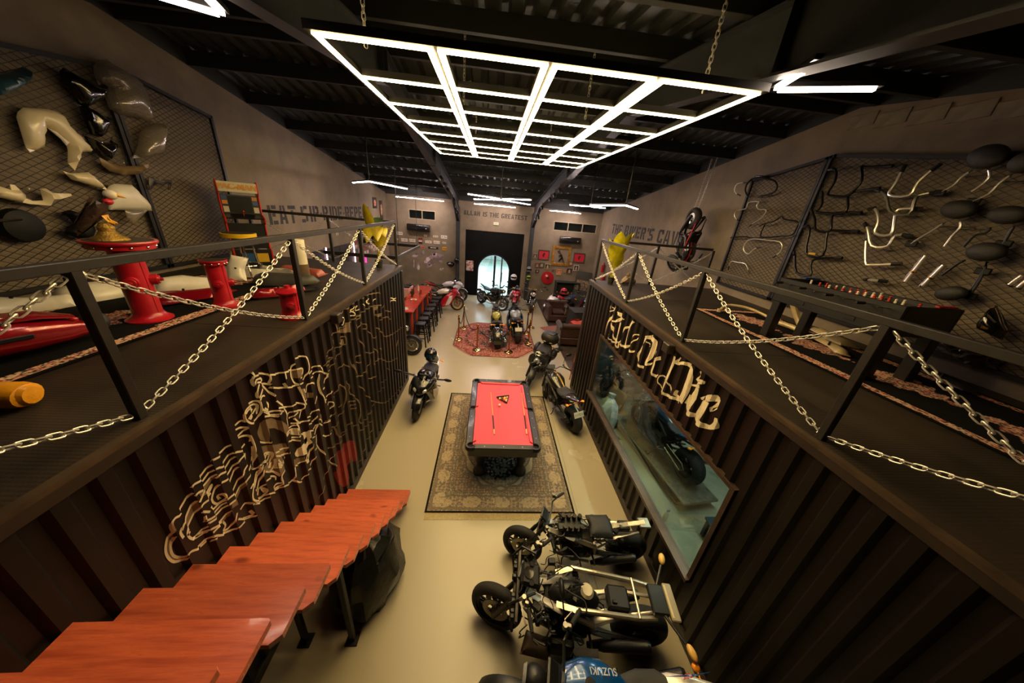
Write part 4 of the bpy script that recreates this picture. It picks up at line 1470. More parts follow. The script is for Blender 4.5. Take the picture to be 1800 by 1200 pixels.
    b.cbox((0.17, 0, 0.585), (0.15, 0.24, 0.19), 0.02, Matrix.Rotation(-0.4, 3, 'Y')).cbox((0.22, 0, 0.69), (0.18, 0.28, 0.06), 0.02, Matrix.Rotation(-0.4, 3, 'Y'))
    mk(b, 'cylinder_fins', DARKMET if style != 'chopper' else CHROME, eng, smooth=0)
    b = B().cbox((0.36, 0, 0.50), (0.05, 0.30, 0.26), 0.01, Matrix.Rotation(0.2, 3, 'Y'))
    mk(b, 'radiator', BLK, smooth=0)
    # exhaust
    for hs in ((1,) if style == 'sport' else (1, -1)) if style != 'tour' else (1, -1):
        y = -hs
        b = B()
        for i in (-1, 0, 1):
            b.tube([(0.26, 0.05 * i, 0.56), (0.36, 0.06 * i, 0.42), (0.30, y * 0.05, 0.22), (0.05, y * 0.1, 0.17), (-0.2, y * 0.15, 0.2)], 0.02, 7)
        ex = mk(b, 'exhaust_pipe', CHROME if cr else BRUSH)
        q0 = Vector((-0.22, y * 0.17, 0.21)); q1 = Vector((-0.80, y * 0.21, 0.46 if not cr else 0.26))
        b = B().cyl(q0, q0.lerp(q1, 0.25), 0.025, 0.05, 14).cyl(q0.lerp(q1, 0.25), q1, 0.052, 0.05, 16).cyl(q1, q1 + (q1 - q0).normalized() * 0.03, 0.05, 0.035, 16)
        mk(b, 'muffler', CHROME if cr else (mat('muffler_steel', '#a08a72', 0.35, 0.8) if style == 'sport' else BLK), ex)
    # handlebar
    hb = head + ax * (0.09 if style == 'sport' else 0.14)
    b = B()
    gr = []
    for s in (-1, 1):
        if style == 'sport':
            pts = [head + ax * 0.05 + Vector((0.0, s * 0.10, 0)), head + ax * 0.05 + Vector((-0.03, s * 0.2, 0.0)), head + ax * 0.05 + Vector((-0.10, s * 0.35, -0.02))]
        elif style == 'chopper':
            pts = [hb, hb + Vector((-0.02, s * 0.12, 0.12)), hb + Vector((-0.02, s * 0.24, 0.34)), hb + Vector((-0.1, s * 0.32, 0.42)), hb + Vector((-0.26, s * 0.42, 0.38))]
        else:
            pts = [hb, hb + Vector((0.0, s * 0.1, 0.01)), hb + Vector((0.01, s * 0.19, 0.07)), hb + Vector((-0.05, s * 0.3, 0.07)), hb + Vector((-0.11, s * 0.40, 0.05))]
        b.tube(pts, 0.012, 8)
        gr.append((pts[-2], pts[-1], s))
    hbr = mk(b, 'handlebar', CHROME if cr else BLK, st=True)
    for p, q, s in gr:
        dd = (q - p).normalized()
        g_ = B().cyl(q - dd * 0.12, q + dd * 0.01, 0.019, n=10).cyl(q + dd * 0.01, q + dd * 0.03, 0.016, n=10)
        mk(g_, 'grip', RUBBER, hbr, True)
        l_ = B().tube([q - dd * 0.14 + Vector((0.03, 0, 0)), q - dd * 0.1 + Vector((0.07, 0, 0)), q + Vector((0.05, 0, -0.005))], [0.008, 0.006, 0.007], 6)
        l_.cbox(q - dd * 0.15 + Vector((0.01, 0, 0.01)), (0.05, 0.04, 0.05), 0.01).cyl(q - dd * 0.17 + Vector((0.035, 0, 0.01)), q - dd * 0.17 + Vector((0.035, 0, 0.06)), 0.02, n=10)
        mk(l_, 'brake_lever', BRUSH, hbr, True)
        if full:
            mb = head + ax * 0.12 + Vector((0.12, s * 0.16, -0.02)) if style == 'sport' else q - dd * 0.15
            mt = mb + (Vector((0.06, s * 0.24, 0.10)) if style == 'sport' else Vector((0.03, s * 0.10, 0.20)))
            m_ = B().tube([mb, (mb + mt) / 2 + Vector((0, 0, 0.02)), mt], 0.007, 6).ell(mt + Vector((0, s * 0.05, 0.0)), (0.025, 0.075, 0.04), 12, 6)
            mk(m_, 'mirror', BLK, t)
    # instruments
    b = B().cbox(head + ax * 0.16 + Vector((0.09, 0, 0)), (0.03, 0.18, 0.11), 0.012, Matrix.Rotation(0.9, 3, 'Y'))
    mk(b, 'instrument_panel', BLK, st=(style != 'sport'))
    # bodywork
    if style != 'tour' and full is not None:
        if cr:
            b = B().body([(0.34, 0, .80, .05, .04), (0.28, 0, .80, .10, .08), (0.12, 0, .80, .14, .10), (-0.04, 0, .77, .11, .08), (-0.16, 0, .74, .05, .04)], 18, 2.2)
        else:
            b = B().body([(0.40, 0, .82, .06, .05), (0.36, 0, .83, .13, .10), (0.22, 0, .84, .17, .125), (0.06, 0, .82, .17, .12), (-0.08, 0, .78, .12, .09), (-0.18, 0, .75, .07, .05)], 18, 2.6)
        tko = mk(b, 'fuel_tank', tk)
        zc = 0.90 if cr else 0.955
        mk(B().cyl((0.18, 0, zc - 0.02), (0.18, 0, zc + 0.012), 0.045, 0.042, 18).cyl((0.18, 0, zc + 0.01), (0.18, 0, zc + 0.02), 0.028, n=14), 'fuel_cap', CHROME, tko)
        if second and style == 'naked':
            st_ = [(0.385, 0, .83, .022, .092), (0.34, 0, .835, .03, .112), (0.22, 0, .845, .03, .127), (0.06, 0, .825, .03, .122), (-0.08, 0, .785, .025, .092), (-0.17, 0, .75, .02, .055)]
            mk(B().body([(a, -0.05, c, w_, h_) for a, _, c, w_, h_ in st_], 10, 3.0), 'tank_stripe', p2, tko)
    sm = seat_m or LEATHER
    if style == 'sport' or style == 'naked':
        b = B().body([(-0.06, 0, .76, .07, .02), (-0.12, 0, .765, .11, .045), (-0.26, 0, .755, .15, .045), (-0.42, 0, .77, .15, .045), (-0.48, 0, .80, .11, .035)], 14, 2.8)
        mk(b, 'seat', sm)
    elif cr:
        b = B().body([(-0.12, 0, .68, .08, .03), (-0.22, 0, .67, .14, .05), (-0.38, 0, .67, .17, .05), (-0.5, 0, .71, .14, .06), (-0.56, 0, .75, .06, .04)], 14, 2.4)
        mk(b, 'seat', sm)
        prof = [(Rr + 0.03, -wr * .6), (Rr + 0.05, -wr * .35), (Rr + 0.055, 0), (Rr + 0.05, wr * .35), (Rr + 0.03, wr * .6)]
        mk(B().lathe(prof, 16, c=(xr, 0, Rr), R=Matrix.Rotation(math.pi / 2, 3, 'X'), arc=(math.radians(40), math.radians(190))), 'rear_fender', pm)
    if style == 'sport' or (style == 'naked' and full):
        b = B().body([(-0.36, 0, .735, .12, .04), (-0.5, 0, .79, .13, .05), (-0.68, 0, .85, .10, .045), (-0.86, 0, .90, .05, .028), (-0.92, 0, .915, .02, .012)], 14, 2.6)
        tl = mk(b, 'tail', p2 if style == 'sport' else pm)
        mk(B().ell((-0.89, 0, .885), (0.03, 0.06, 0.02), 10, 6), 'tail_light', REDL, tl)
        if style == 'sport':
            mk(B().body([(-0.5, 0, .845, .10, .02), (-0.62, 0, .88, .10, .03), (-0.74, 0, .915, .05, .015)], 12, 2.6), 'pillion_pad', sm, tl)
    if style == 'sport':
        for s in (-1, 1):
            out = [(0.60, .84), (0.70, .72), (0.60, .62), (0.52, .50), (0.40, .28), (0.10, .20), (-0.18, .24), (-0.16, .36), (0.02, .44), (0.10, .58), (0.22, .70), (0.40, .82)]
            b = B().shell(out, lambda u, v, w, s=s: (u, s * (0.15 + 0.10 * (1 - ((u - 0.1) / 0.75) ** 2) * 0.6 - 0.10 * max(0, u - 0.35) / 0.35 + w), v), 0.05, 0.006)
            sf = mk(b, 'side_fairing', pm)
            if second:
                b = B().shell([(0.50, .70), (0.46, .50), (0.34, .30), (0.18, .27), (0.26, .46), (0.36, .66)], lambda u, v, w, s=s: (u, s * (0.205 + 0.10 * (1 - ((u - 0.1) / 0.75) ** 2) * 0.6 - 0.10 * max(0, u - 0.35) / 0.35 + w), v), 0.012, 0.003)
                mk(b, 'fairing_stripe', p2, sf)
        mk(B().body([(0.40, 0, .24, .10, .04), (0.2, 0, .19, .15, .06), (-0.1, 0, .19, .14, .06), (-0.22, 0, .22, .08, .04)], 14, 2.6), 'belly_pan', p2)
        b = B().body([(0.42, 0, .88, .20, .05), (0.54, 0, .87, .20, .10), (0.66, 0, .83, .16, .11), (0.76, 0, .77, .10, .08), (0.83, 0, .72, .03, .03)], 16, 2.4)
        ns = mk(b, 'nose_cowl', pm)
        for s in (-1, 1):
            mk(B().ell((0.75, s * 0.07, .79), (0.06, 0.055, 0.03), 12, 6, Matrix.Rotation(0.7, 3, 'Y')), 'headlight', LENS, ns)
        if screen:
            rings = []
            for x, z, w in ((0.72, .87, .10), (0.62, .95, .135), (0.52, 1.02, .14), (0.44, 1.08, .11)):
                rings.append([(x - 0.06 * (abs(i - 4) / 4) ** 2, w * (i - 4) / 4, z - 0.09 * (abs(i - 4) / 4) ** 2) for i in range(9)])
            mk(B().loft(rings, closed=False), 'windscreen', SCREEN, t)
    elif style != 'tour':
        hl = head + ax * 0.0 + Vector((0.14, 0, 0.0))
        b = B().ell(hl, (0.10, 0.095, 0.095), 16, 10)
        h_ = mk(b, 'headlight_shell', headm or (CHROME if cr else BLK), st=True)
        mk(B().cyl(hl + Vector((0.07, 0, 0)), hl + Vector((0.095, 0, 0)), 0.085, 0.07, 18), 'headlight_lens', LENS, h_, True)
    # signals, pegs, stand, plate
    if full:
        for s in (-1, 1):
            mk(B().cyl((-0.78, s * 0.05, .78), (-0.78, s * 0.15, .78), 0.007, n=6).ell((-0.78, s * 0.17, .78), (0.035, 0.03, 0.022), 10, 6), 'turn_signal', AMBER)
    for s in (-1, 1):
        mk(B().cyl((-0.22, s * 0.12, .36), (-0.24, s * 0.26, .34), 0.014, n=8).cbox((-0.2, s * 0.13, .40), (0.14, 0.012, 0.14), 0.01, Matrix.Rotation(0.5, 3, 'Y')), 'foot_peg', DARKMET)
    mk(B().tube([(-0.05, 0.10, .26), (-0.1, 0.20, .10), (-0.08, 0.235, .03)], 0.011, 6).cbox((-0.05, 0.24, .028), (0.10, 0.03, 0.012), 0.004), 'side_stand', DARKMET)
    if plate:
        b = B().tube([(-0.70, 0, .72), (-0.92, 0, .66)], 0.012, 6).cbox((-0.95, 0, .60), (0.008, 0.20, 0.13), 0.003, Matrix.Rotation(0.35, 3, 'Y'))
        pp = mk(b, 'number_plate', PLATE)
        if plate is not True:
            me = text_mesh(plate, 0.07, INK, 0.001)
            o = link('plate_number', me, pp)
            o.matrix_local = Matrix.Translation((-0.956, 0, .60)) @ Matrix.Rotation(0.35, 4, 'Y') @ basis((0, -1, 0), (0, 0, 1), (0, 0, 0))
    t['_k'] = k
    if extras:
        extras(t, mk, head, ax)
    del t['_k']
    return t

def loose_wires(t, mk, head, ax, n=16, seed=1, x0=-0.5, x1=0.5, z0=0.5, z1=0.9, w=0.16):
    r = random.Random(seed)
    for i in range(n):
        p = Vector((r.uniform(x0, x1), r.uniform(-w, w), r.uniform(z0, z1)))
        pts = [p]
        for j in range(4):
            p = p + Vector((r.uniform(-0.14, 0.14), r.uniform(-0.09, 0.09), r.uniform(-0.08, 0.08)))
            p.x = min(max(p.x, x0), x1); p.y = min(max(p.y, -w), w); p.z = min(max(p.z, z0), z1)
            pts.append(p)
        mk(B().tube(smooth_pts(pts, 3), r.uniform(0.004, 0.011), 5), 'cable' if i % 3 else 'hose', r.choice((BLK, BLK, RUBBER, DARKMET)))
def smooth_pts(P, k=4):
    P = [Vector(p) for p in P]
    out = []
    for i in range(len(P) - 1):
        a, b, c, d = P[max(i - 1, 0)], P[i], P[i + 1], P[min(i + 2, len(P) - 1)]
        for j in range(k):
            s = j / k
            out.append(0.5 * ((2 * b) + (c - a) * s + (2 * a - 5 * b + 4 * c - d) * s * s + (3 * b - a - 3 * c + d) * s ** 3))
    out.append(P[-1])
    return out

# ---- machines in the aisle
bike('black sports bike with white flashes leaning beside the left container, facing the camera', (-1.36, 5.45), (-1.30, 6.75), 'sport', '#15161a', '#d8d2c4', lean=8, rim='#1a1a1a')
def maxi(t, mk, head, ax):
    MB = mat('matt_black_body', '#1b1916', .5, vary=.2, scale=8)
    mk(B().body([(.46, 0, .70, .10, .16), (.36, 0, .72, .24, .22), (.18, 0, .66, .27, .2), (-.1, 0, .58, .24, .16), (-.3, 0, .62, .22, .14)], 18, 2.6), 'leg_shield', MB)
    mk(B().body([(-.05, 0, .78, .12, .04), (-.2, 0, .80, .2, .07), (-.45, 0, .84, .2, .07), (-.62, 0, .88, .14, .05)], 16, 2.6), 'long_seat', LEATHER)
    tc_ = mk(B().ell((-.72, 0, 1.10), (.25, .27, .22), 22, 14), 'top_case', MB)
    mk(B().body([(-.94, 0, 1.16, .15, .01), (-.85, 0, 1.28, .18, .02), (-.7, 0, 1.325, .15, .015), (-.56, 0, 1.28, .08, .01)], 12, 2.4), 'case_ridge', BLK, tc_)
    for s in (-1, 1):
        mk(B().ell((-.50, s * .10, 1.02), (.03, .06, .025), 10, 6), 'case_reflector', mat('case_lens', '#8a7a60', .2, .4), tc_)
        mk(B().ell((-.62, s * .26, .66), (.26, .10, .20), 16, 10), 'side_case', MB)
    mk(B().lathe([(0, .02), (.07, .02), (.085, 0), (.085, -.03), (0, -.03)], 20, c=head + ax * .16 + Vector((.1, 0, 0)), R=Matrix.Rotation(.5, 3, 'Y')), 'round_gauge', CHROME)
bike('black roadster with a yellow stripe beside the right container, rear wheel towards the camera', (1.62, 6.52), (1.98, 5.22), 'naked', '#23211c', '#b9852c', plate='11721', lean=9, steer=-20)
bike('matt black touring scooter with domed top case behind the pool table', (1.16, 6.92), (1.70, 8.06), 'naked', '#1d1b18', lean=9, steer=15, extras=maxi)
# ---- stripped machines in the foreground
def strip1(t, mk, head, ax):
    loose_wires(t, mk, head, ax, 40, 3, w=.15, z1=.84)
    r5 = random.Random(8)
    for i in range(14):
        mk(B().cbox((r5.uniform(-.75, .35), r5.uniform(-.14, .14), r5.uniform(.62, .86)), (r5.uniform(.04, .1), r5.uniform(.03, .08), r5.uniform(.03, .07)), .008, rotz(r5.uniform(0, 3))), 'small_component', r5.choice((BLK, DARKMET, IRON, BRUSH)), smooth=0)
    mk(B().cbox((0.14, 0, .78), (0.30, 0.24, 0.14), 0.03).cbox((0.30, 0.05, .86), (0.12, 0.1, 0.06), 0.015), 'airbox', BLK)
    mk(B().cbox((-0.62, 0, .84), (0.16, 0.12, 0.08), 0.01), 'battery', DARKMET, smooth=0)
    for i, x in enumerate((0.02, 0.10, 0.18, 0.26)):
        mk(B().cyl((x, -0.07, .86), (x, -0.07, .93), 0.03, n=12), 'intake_trumpet', DARKMET)
        mk(B().cyl((x, 0.07, .86), (x, 0.07, .93), 0.03, n=12), 'intake_trumpet', DARKMET)
    mk(B().tube([(-0.45, 0, .84), (-0.9, 0, .95)], 0.03, 8).cbox((-0.9, 0, .93), (0.16, 0.14, 0.03), 0.01), 'tail_bracket', BRUSH)
    mk(B().shell([(-0.1, -.14), (-0.42, -.15), (-0.46, 0), (-0.42, .15), (-0.1, .14), (-0.13, 0)], lambda u, v, w: (u, v, .80 + w + 0.04 * max(0, (-u - .3))), 0.05, 0.03), 'rider_seat', LEATHER)
bike('stripped dark motorcycle without bodywork, saddle left on, nearest the rug', (0.66, 2.62), (1.96, 2.58), 'tour', '#1b1b1b', lean=6, steer=-22, extras=strip1, full=False, scale=1.0)
def strip2(t, mk, head, ax):
    loose_wires(t, mk, head, ax, 46, 9, x0=-0.1, x1=0.55, w=0.34, z1=1.0)
    r5 = random.Random(18)
    for i in range(20):
        mk(B().cbox((r5.uniform(-.1, .5), r5.uniform(-.26, .26), r5.uniform(.55, .95)), (r5.uniform(.04, .12), r5.uniform(.03, .1), r5.uniform(.03, .08)), .008, rotz(r5.uniform(0, 3))), 'small_component', r5.choice((BLK, DARKMET, IRON, BLK)), smooth=0)
    SIL = mat('bare_alloy', '#c9bda6', 0.3, 0.85, vary=0.1, scale=20)
    for s in (-1, 1):
        mk(B().tube([(0.20, s * 0.13, .86), (0.02, s * 0.17, .90), (-0.30, s * 0.16, .88), (-0.62, s * 0.15, .86), (-0.80, s * 0.13, .85)], 0.024, 10), 'subframe_rail', SIL)
        mk(B().cyl((-0.62, 0.0, .885), (-0.62, s * 0.16, .885), 0.013, n=8), 'cross_tube', SIL)
        mk(B().cyl((-0.86, s * 0.10, .90), (-0.98, s * 0.30, .92), 0.014, n=8), 'signal_stalk', BLK)
        mk(B().ell((-1.01, s * 0.36, .93), (0.035, 0.06, 0.032), 12, 8, rotz(0.3 * s)), 'turn_signal', mat('amber_clear', '#e8b860', 0.3, coat=0.4))
        mk(B().prism([(-.02, .26), (-.30, .24), (-.28, .42), (-.10, .42)], lambda u, v, w, s=s: (u, s * v, .34 + w), 0, 0.02), 'footboard', DARKMET, smooth=0)
        mk(B().cbox((0.10, s * 0.27, .40), (0.26, 0.10, 0.20), 0.03), 'cylinder_head', IRON)
    mk(B().ell((0.0, 0, .72), (0.28, 0.13, 0.16), 16, 10), 'fuel_tank', BLK)
    mk(B().lathe([(0.0, 0.03), (0.05, 0.03), (0.07, 0.0), (0.055, 0.0), (0.0, 0.005)], 20, c=(-0.12, 0, .875)), 'filler_flange', mat('cream_plastic', '#cfc2a0', 0.5))
    mk(B().cbox((-0.45, 0.0, .80), (0.22, 0.20, 0.12), 0.02).cbox((-0.4, 0.05, .87), (0.05, 0.03, 0.02), 0.005), 'electronics_box', BLK, smooth=0)
    mk(B().cbox((-0.84, 0.0, .90), (0.16, 0.24, 0.05), 0.01), 'rear_tray', BLK, smooth=0)
    mk(B().cbox((-0.98, 0.0, .89), (0.09, 0.30, 0.03), 0.008), 'tail_plate', mat('pale_plastic', '#a79f88', 0.5), smooth=0)
    mk(B().cbox((-0.95, 0.0, .908), (0.02, 0.26, 0.004), 0.001), 'label_strip', mat('cream_label', '#d8cf9e', 0.6), smooth=0)
    h = head
    mk(B().cbox(h + Vector((-.05, 0, .16)), (0.20, 0.20, 0.06), 0.025, Matrix.Rotation(-0.2, 3, 'Y')), 'dashboard', BLK)
    for j, (dx, dy, r_) in enumerate(((-.03, 0.0, .05), (-.06, -.08, .025), (-.06, .08, .025))):
        mk(B().lathe([(0, .004), (r_ * .85, .004), (r_, .008), (r_, 0)], 20, c=h + Vector((dx, dy, .198)), R=Matrix.Rotation(-0.2, 3, 'Y')), 'gauge', mat('gauge_face', '#3a3834', 0.2, 0.3))
    for s in (-1, 1):
        mk(B().tube([h + Vector((.1, s * .18, -.25)), h + Vector((.14, s * .2, .05)), h + Vector((.05, s * .22, .2)), h + Vector((-.1, s * .16, .22))], 0.012, 6), 'fairing_stay', BLK)
        for j in range(4):
            mk(B().cbox(h + Vector((.10, s * (.08 + .06 * j), -.1 + .05 * (j % 2))), (0.05, 0.045, 0.07), 0.01), 'wiring_connector', BLK, smooth=0)
    mk(B().cbox(h + Vector((.06, 0, -.02)), (0.04, 0.62, 0.03), 0.008).cbox(h + Vector((.09, 0, -.14)), (0.03, 0.66, 0.03), 0.008), 'radiator_bar', DARKMET)
    mk(B().shell([(0.02, .2), (0.30, .16), (0.36, .34), (0.05, .36)], lambda u, v, w: (u + .15, v, .30 + w), 0.04, 0.01), 'crash_guard', mat('dull_bronze', '#5b4c38', 0.4, 0.5))
bike('stripped touring motorcycle with silver frame rails and amber signals', (0.28, 1.93), (1.78, 1.72), 'tour', '#1b1b1b', lean=4, steer=-16, extras=strip2, full=False, scale=1.0, gold_fork=False)
def zuki(t, mk, head, ax):
    me = text_mesh('SUZUKI', 0.062, mat('white_decal', '#e8e8e8', 0.4), 0.001, 0.0008)
    o = link('tank_lettering', me, t)
    # wrap the word onto the tank: follow its flank by projecting each vertex
    for v in me.vertices:
        x, y = v.co.x, v.co.y
        xx = 0.06 + x
        a = (y - 0.0) / 0.165
        ang = 1.12 + a
        zc = .835 - 0.03 * abs(xx - .2)
        v.co = Vector((xx, -0.178 * math.cos(ang), zc + 0.131 * math.sin(ang)))
    me2 = text_mesh('750', 0.05, mat('red_decal', '#c81e28', 0.4), 0.001, 0.0006)
    o2 = link('tail_number', me2, t)
    o2.matrix_local = basis((-1, 0, 0.3), (0, 0.8, 0.6), (-0.62, -0.09, .895))
    mk(B().shell([(-.46, .0), (-.72, .03), (-.82, .06), (-.66, -.02)], lambda u, v, w: (u, -.09 - v * .3, .868 - (u + .5) * .22 + w), 0.004, 0.004), 'tail_decal', paint('#1b4a8a'))
bike('blue and white roadster bike cut off by the lower picture edge', (0.40, 1.16), (1.84, 1.06), 'naked', '#d9d5c8', tank='#0e4f8f', lean=4, steer=-12, extras=zuki, rim='#1a1a1a')
# ---- show bikes on the eight-sided rug
bike('yellow and chrome chopper with high handlebar on the red eight-sided rug', (0.37, 10.75), (0.42, 9.25), 'chopper', '#26241c', lean=4, headm=CHROME, tank='#9a9430', zoff=.016)
bike('blue sports bike with plate on the red eight-sided rug, tail towards the camera', (1.07, 11.1), (1.12, 9.75), 'sport', '#12354d', '#12354d', tank='#8c8f92', plate=True, lean=4, zoff=.016)
# ---- bikes near the back wall
bike('red white and blue sports bike standing side-on behind the bar stools', (-1.30, 13.0), (-2.68, 12.75), 'sport', '#b5182a', '#d8d2cc', rim='#b8842c', lean=6, gold_fork=True, tank='#e4ddd0')
bike('white and red sports bike behind the red one, by the left column', (-1.25, 14.35), (-2.65, 13.95), 'sport', '#cfcad0', '#b01a30', rim='#202020', lean=6)
bike('grey naked bike with white-rimmed wheel in front of the glass door', (0.66, 13.3), (-0.30, 14.35), 'naked', '#2b3440', rim='#cfd2d6', lean=7, steer=12)
bike('red and white sports bike with its nose up beside the doorway', (1.20, 13.85), (1.34, 15.05), 'sport', '#a8202e', '#d0ccc8', lean=7)
bike('dark bobber with orange headlight facing the camera by the right column', (1.98, 13.35), (2.12, 14.72), 'cruiser', '#2a211c', lean=5, headm=mat('copper_shell', '#9a5a28', 0.3, 0.8))
bike('white blue and red sports bike parked behind the leather armchair', (2.75, 13.3), (3.9, 13.9), 'sport', '#d9d6d0', '#1f4f9a', tank='#c02030', lean=8)
bike('dark sports bike with red details under the leaning sign at the right', (4.38, 13.15), (4.92, 14.4), 'sport', '#22252c', '#a01c2a', lean=8)
bike('chrome-rimmed cruiser half hidden behind the left container corner', (-2.15, 8.40), (-3.55, 8.36), 'cruiser', '#5a1a18', lean=6)
bike('blue sports bike standing behind the red bar', (-3.25, 13.0), (-4.1, 14.0), 'sport', '#103f63', '#0f2f4a', lean=6)
# ================================================================== left deck and left wall
MESHM = mat('mesh_wire', '#151311', 0.5, 0.4)
FRAMEM = mat('mesh_frame', '#15130f', 0.5, 0.3)
def wire_panel(name, x, sgn, y0, y1, z0, ztop, label, sp=0.115, r=0.0026):
    """frame with diamond wire on a side wall; ztop(y) gives the sloping top"""
    t = thing(name, label, 'wire panel', (x, y0, z0))
    fr = [(y0, z0), (y1, z0), (y1, ztop(y1))] + ([(RIDGE_Y, ztop(RIDGE_Y))] if y0 < RIDGE_Y - .05 and y1 > RIDGE_Y + .05 else []) + [(y0, ztop(y0))]
    o = Vector((x, y0, z0))
    for i in range(len(fr)):
        a, c = Vector((x, *fr[i])), Vector((x, *fr[(i + 1) % len(fr)]))
        d = c - a
        R = Matrix.Rotation(math.atan2(d.z, d.y), 3, 'X')
        B().box((a + c) / 2 - o, (0.04, d.length + 0.04, 0.045), R).make('frame_bar', FRAMEM, t, 0)
    b = B()
    def inside(y, z): return y0 <= y <= y1 and z0 <= z <= ztop(y)
    hgt = max(ztop(y0), ztop(y1), ztop(min(max(RIDGE_Y, y0), y1))) - z0
    m = 0.55                                    # slope of the wires
    for s in (-1, 1):
        k = y0 - hgt / m
        while k < y1 + hgt / m:
            pts = []
            n = 60
            seg = None
            for i in range(n + 1):
                z = z0 + hgt * i / n
                y = k + s * (z - z0) / m
                if inside(y, z):
                    seg = [Vector((y, z)), Vector((y, z))] if seg is None else [seg[0], Vector((y, z))]
                elif seg is not None:
                    break
            if seg and (seg[1] - seg[0]).length > 0.03:
                a, c = seg
                d = c - a
                R = Matrix.Rotation(math.atan2(d.y, d.x), 3, 'X')
                b.box(Vector((x + s * 0.003, (a.x + c.x) / 2, (a.y + c.y) / 2)) - o, (0.005, d.length, r * 2), R)
            k += sp / m * 0.55
    stuff(b.make('wire_mesh', MESHM, t, 0))
    return t
top = lambda y: roof_z(y) - 0.62
LX = XL + 0.06
wire_panel('mesh_panel', LX, 1, 2.3, 4.97, 3.0, top, 'large black diamond wire panel nearest the camera on the left wall')
wire_panel('mesh_panel', LX, 1, 5.03, 6.52, 3.0, top, 'black diamond wire panel beside the arcade machine on the left wall')

# ---- bodywork hung on the left panels
def wallL(o, s, pts): return [at(o[0] + u / s, o[1] + v / s, x=LX + 0.05) for u, v in pts]
def hang(name, label, m, o, s, pts, bulge=.06, thick=.008, x=LX + 0.03, parts=()):
    P = [at(o[0] + u / s, o[1] + v / s, x=x + .03) for u, v in pts]
    c = sum(P, Vector()) / len(P)
    t = thing(name, label, 'bike part', (x, c.y, c.z))
    B().shell([(p.y - c.y, p.z - c.z) for p in P], lambda u, v, w: (0.012 + w, u, v), bulge, thick).make('moulded_panel', m, t, 50)
    B().cyl((-0.02, 0, 0.05), (0.03, 0, 0.05), 0.006, n=6).make('hook', CHM, t)
    for nm, mm, pp, bb in parts:
        Q = [at(o[0] + u / s, o[1] + v / s, x=x + .08) for u, v in pp]
        B().shell([(p.y - c.y, p.z - c.z) for p in Q], lambda u, v, w: (0.02 + bulge * .6 + w, u, v), bb, .006).make(nm, mm, t, 50)
    return t
CREAM = mat('cream_plastic_panel', '#e0d2aa', 0.3, coat=0.3, vary=0.05)
WHITEP = mat('white_plastic_panel', '#dfd9c6', 0.35, coat=0.2, vary=0.06)
GLOSSB = mat('gloss_black_panel', '#0b0b0a', 0.15, coat=0.5)
CLEAR = glass('scratched_screen', '#d6cdbb', 0.14, 0.15, 0.80)
NAVYP = mat('dull_blue_panel', '#2c4a58', 0.3, coat=0.3)
A_, S_ = (0, 80), 5.4545
C_ = (0, 290)
hang('tank_cover', 'dull blue curved cover at the top left on the wire panel', NAVYP, A_, S_, [(-160, 520), (0, 480), (120, 430), (250, 330), (262, 270), (230, 205), (130, 250), (0, 280), (-160, 330)], .12)
hang('side_fairing', 'big cream fairing with a hooked arm on the wire panel', CREAM, A_, S_, [(175, 690), (185, 640), (240, 595), (470, 610), (560, 635), (600, 660), (640, 720), (720, 820), (790, 880), (900, 1000), (880, 1020), (800, 1020), (770, 1090), (730, 1200), (665, 1130), (665, 1000), (655, 965), (600, 900), (480, 800), (440, 765), (455, 790), (430, 900), (440, 970), (300, 1025), (265, 985)], .07,
     parts=[('inner_lip', WHITEP, [(480, 795), (560, 830), (640, 900), (685, 930), (650, 960), (600, 900)], .01)])
hang('nose_fairing', 'topmost gloss black pointed fairing on the wire panel', GLOSSB, A_, S_, [(585, 250), (620, 215), (950, 390), (1025, 350), (1020, 480), (970, 530), (840, 600), (760, 560), (600, 330)], .10)
hang('belly_fairing', 'middle gloss black fairing of the three stacked on the wire panel', GLOSSB, A_, S_, [(770, 575), (860, 590), (990, 680), (1050, 680), (1045, 740), (990, 860), (950, 880), (880, 850), (820, 720)], .10)
hang('tail_fairing', 'lowest gloss black fairing of the three stacked on the wire panel', GLOSSB, A_, S_, [(800, 850), (960, 930), (1060, 930), (1085, 880), (1105, 970), (1070, 1060), (1040, 1110), (960, 1060), (880, 960)], .10)
hang('windscreen', 'tall scratched clear windscreen reaching above the wire panel', CLEAR, A_, S_, [(910, 200), (950, 140), (1030, 135), (1200, 240), (1320, 330), (1390, 450), (1440, 620), (1450, 740), (1330, 690), (1150, 660), (1060, 600), (1020, 490), (1030, 390), (960, 380), (920, 290)], .14)
hang('small_windscreen', 'small clear windscreen below the tall one', CLEAR, A_, S_, [(1350, 850), (1380, 800), (1480, 750), (1600, 745), (1590, 900), (1570, 1040), (1400, 1075), (1280, 1080), (1330, 980)], .10)
TAN = mat('tan_panel', '#8a7350', 0.4, vary=.1)
hang('tail_cowl', 'curved tan tail cowl under the small windscreen', TAN, C_, S_, [(960, -70), (990, 0), (1060, 60), (1200, 95), (1340, 90), (1420, 40), (1440, -10), (1350, 10), (1150, 10), (1050, -30)], .05)
hang('fairing_bracket', 'small metal fairing bracket with two prongs right of the tan cowl', DARKMET, C_, S_, [(1435, 120), (1480, 110), (1500, 150), (1620, 140), (1660, 150), (1640, 240), (1620, 240), (1625, 175), (1490, 180), (1460, 240), (1440, 235)], .01)
hang('wedge_cover', 'long cream wedge panel below the hooked cream fairing', CREAM, C_, S_, [(615, 60), (700, 80), (860, 70), (920, 120), (1050, 245), (870, 190), (700, 140)], .05)
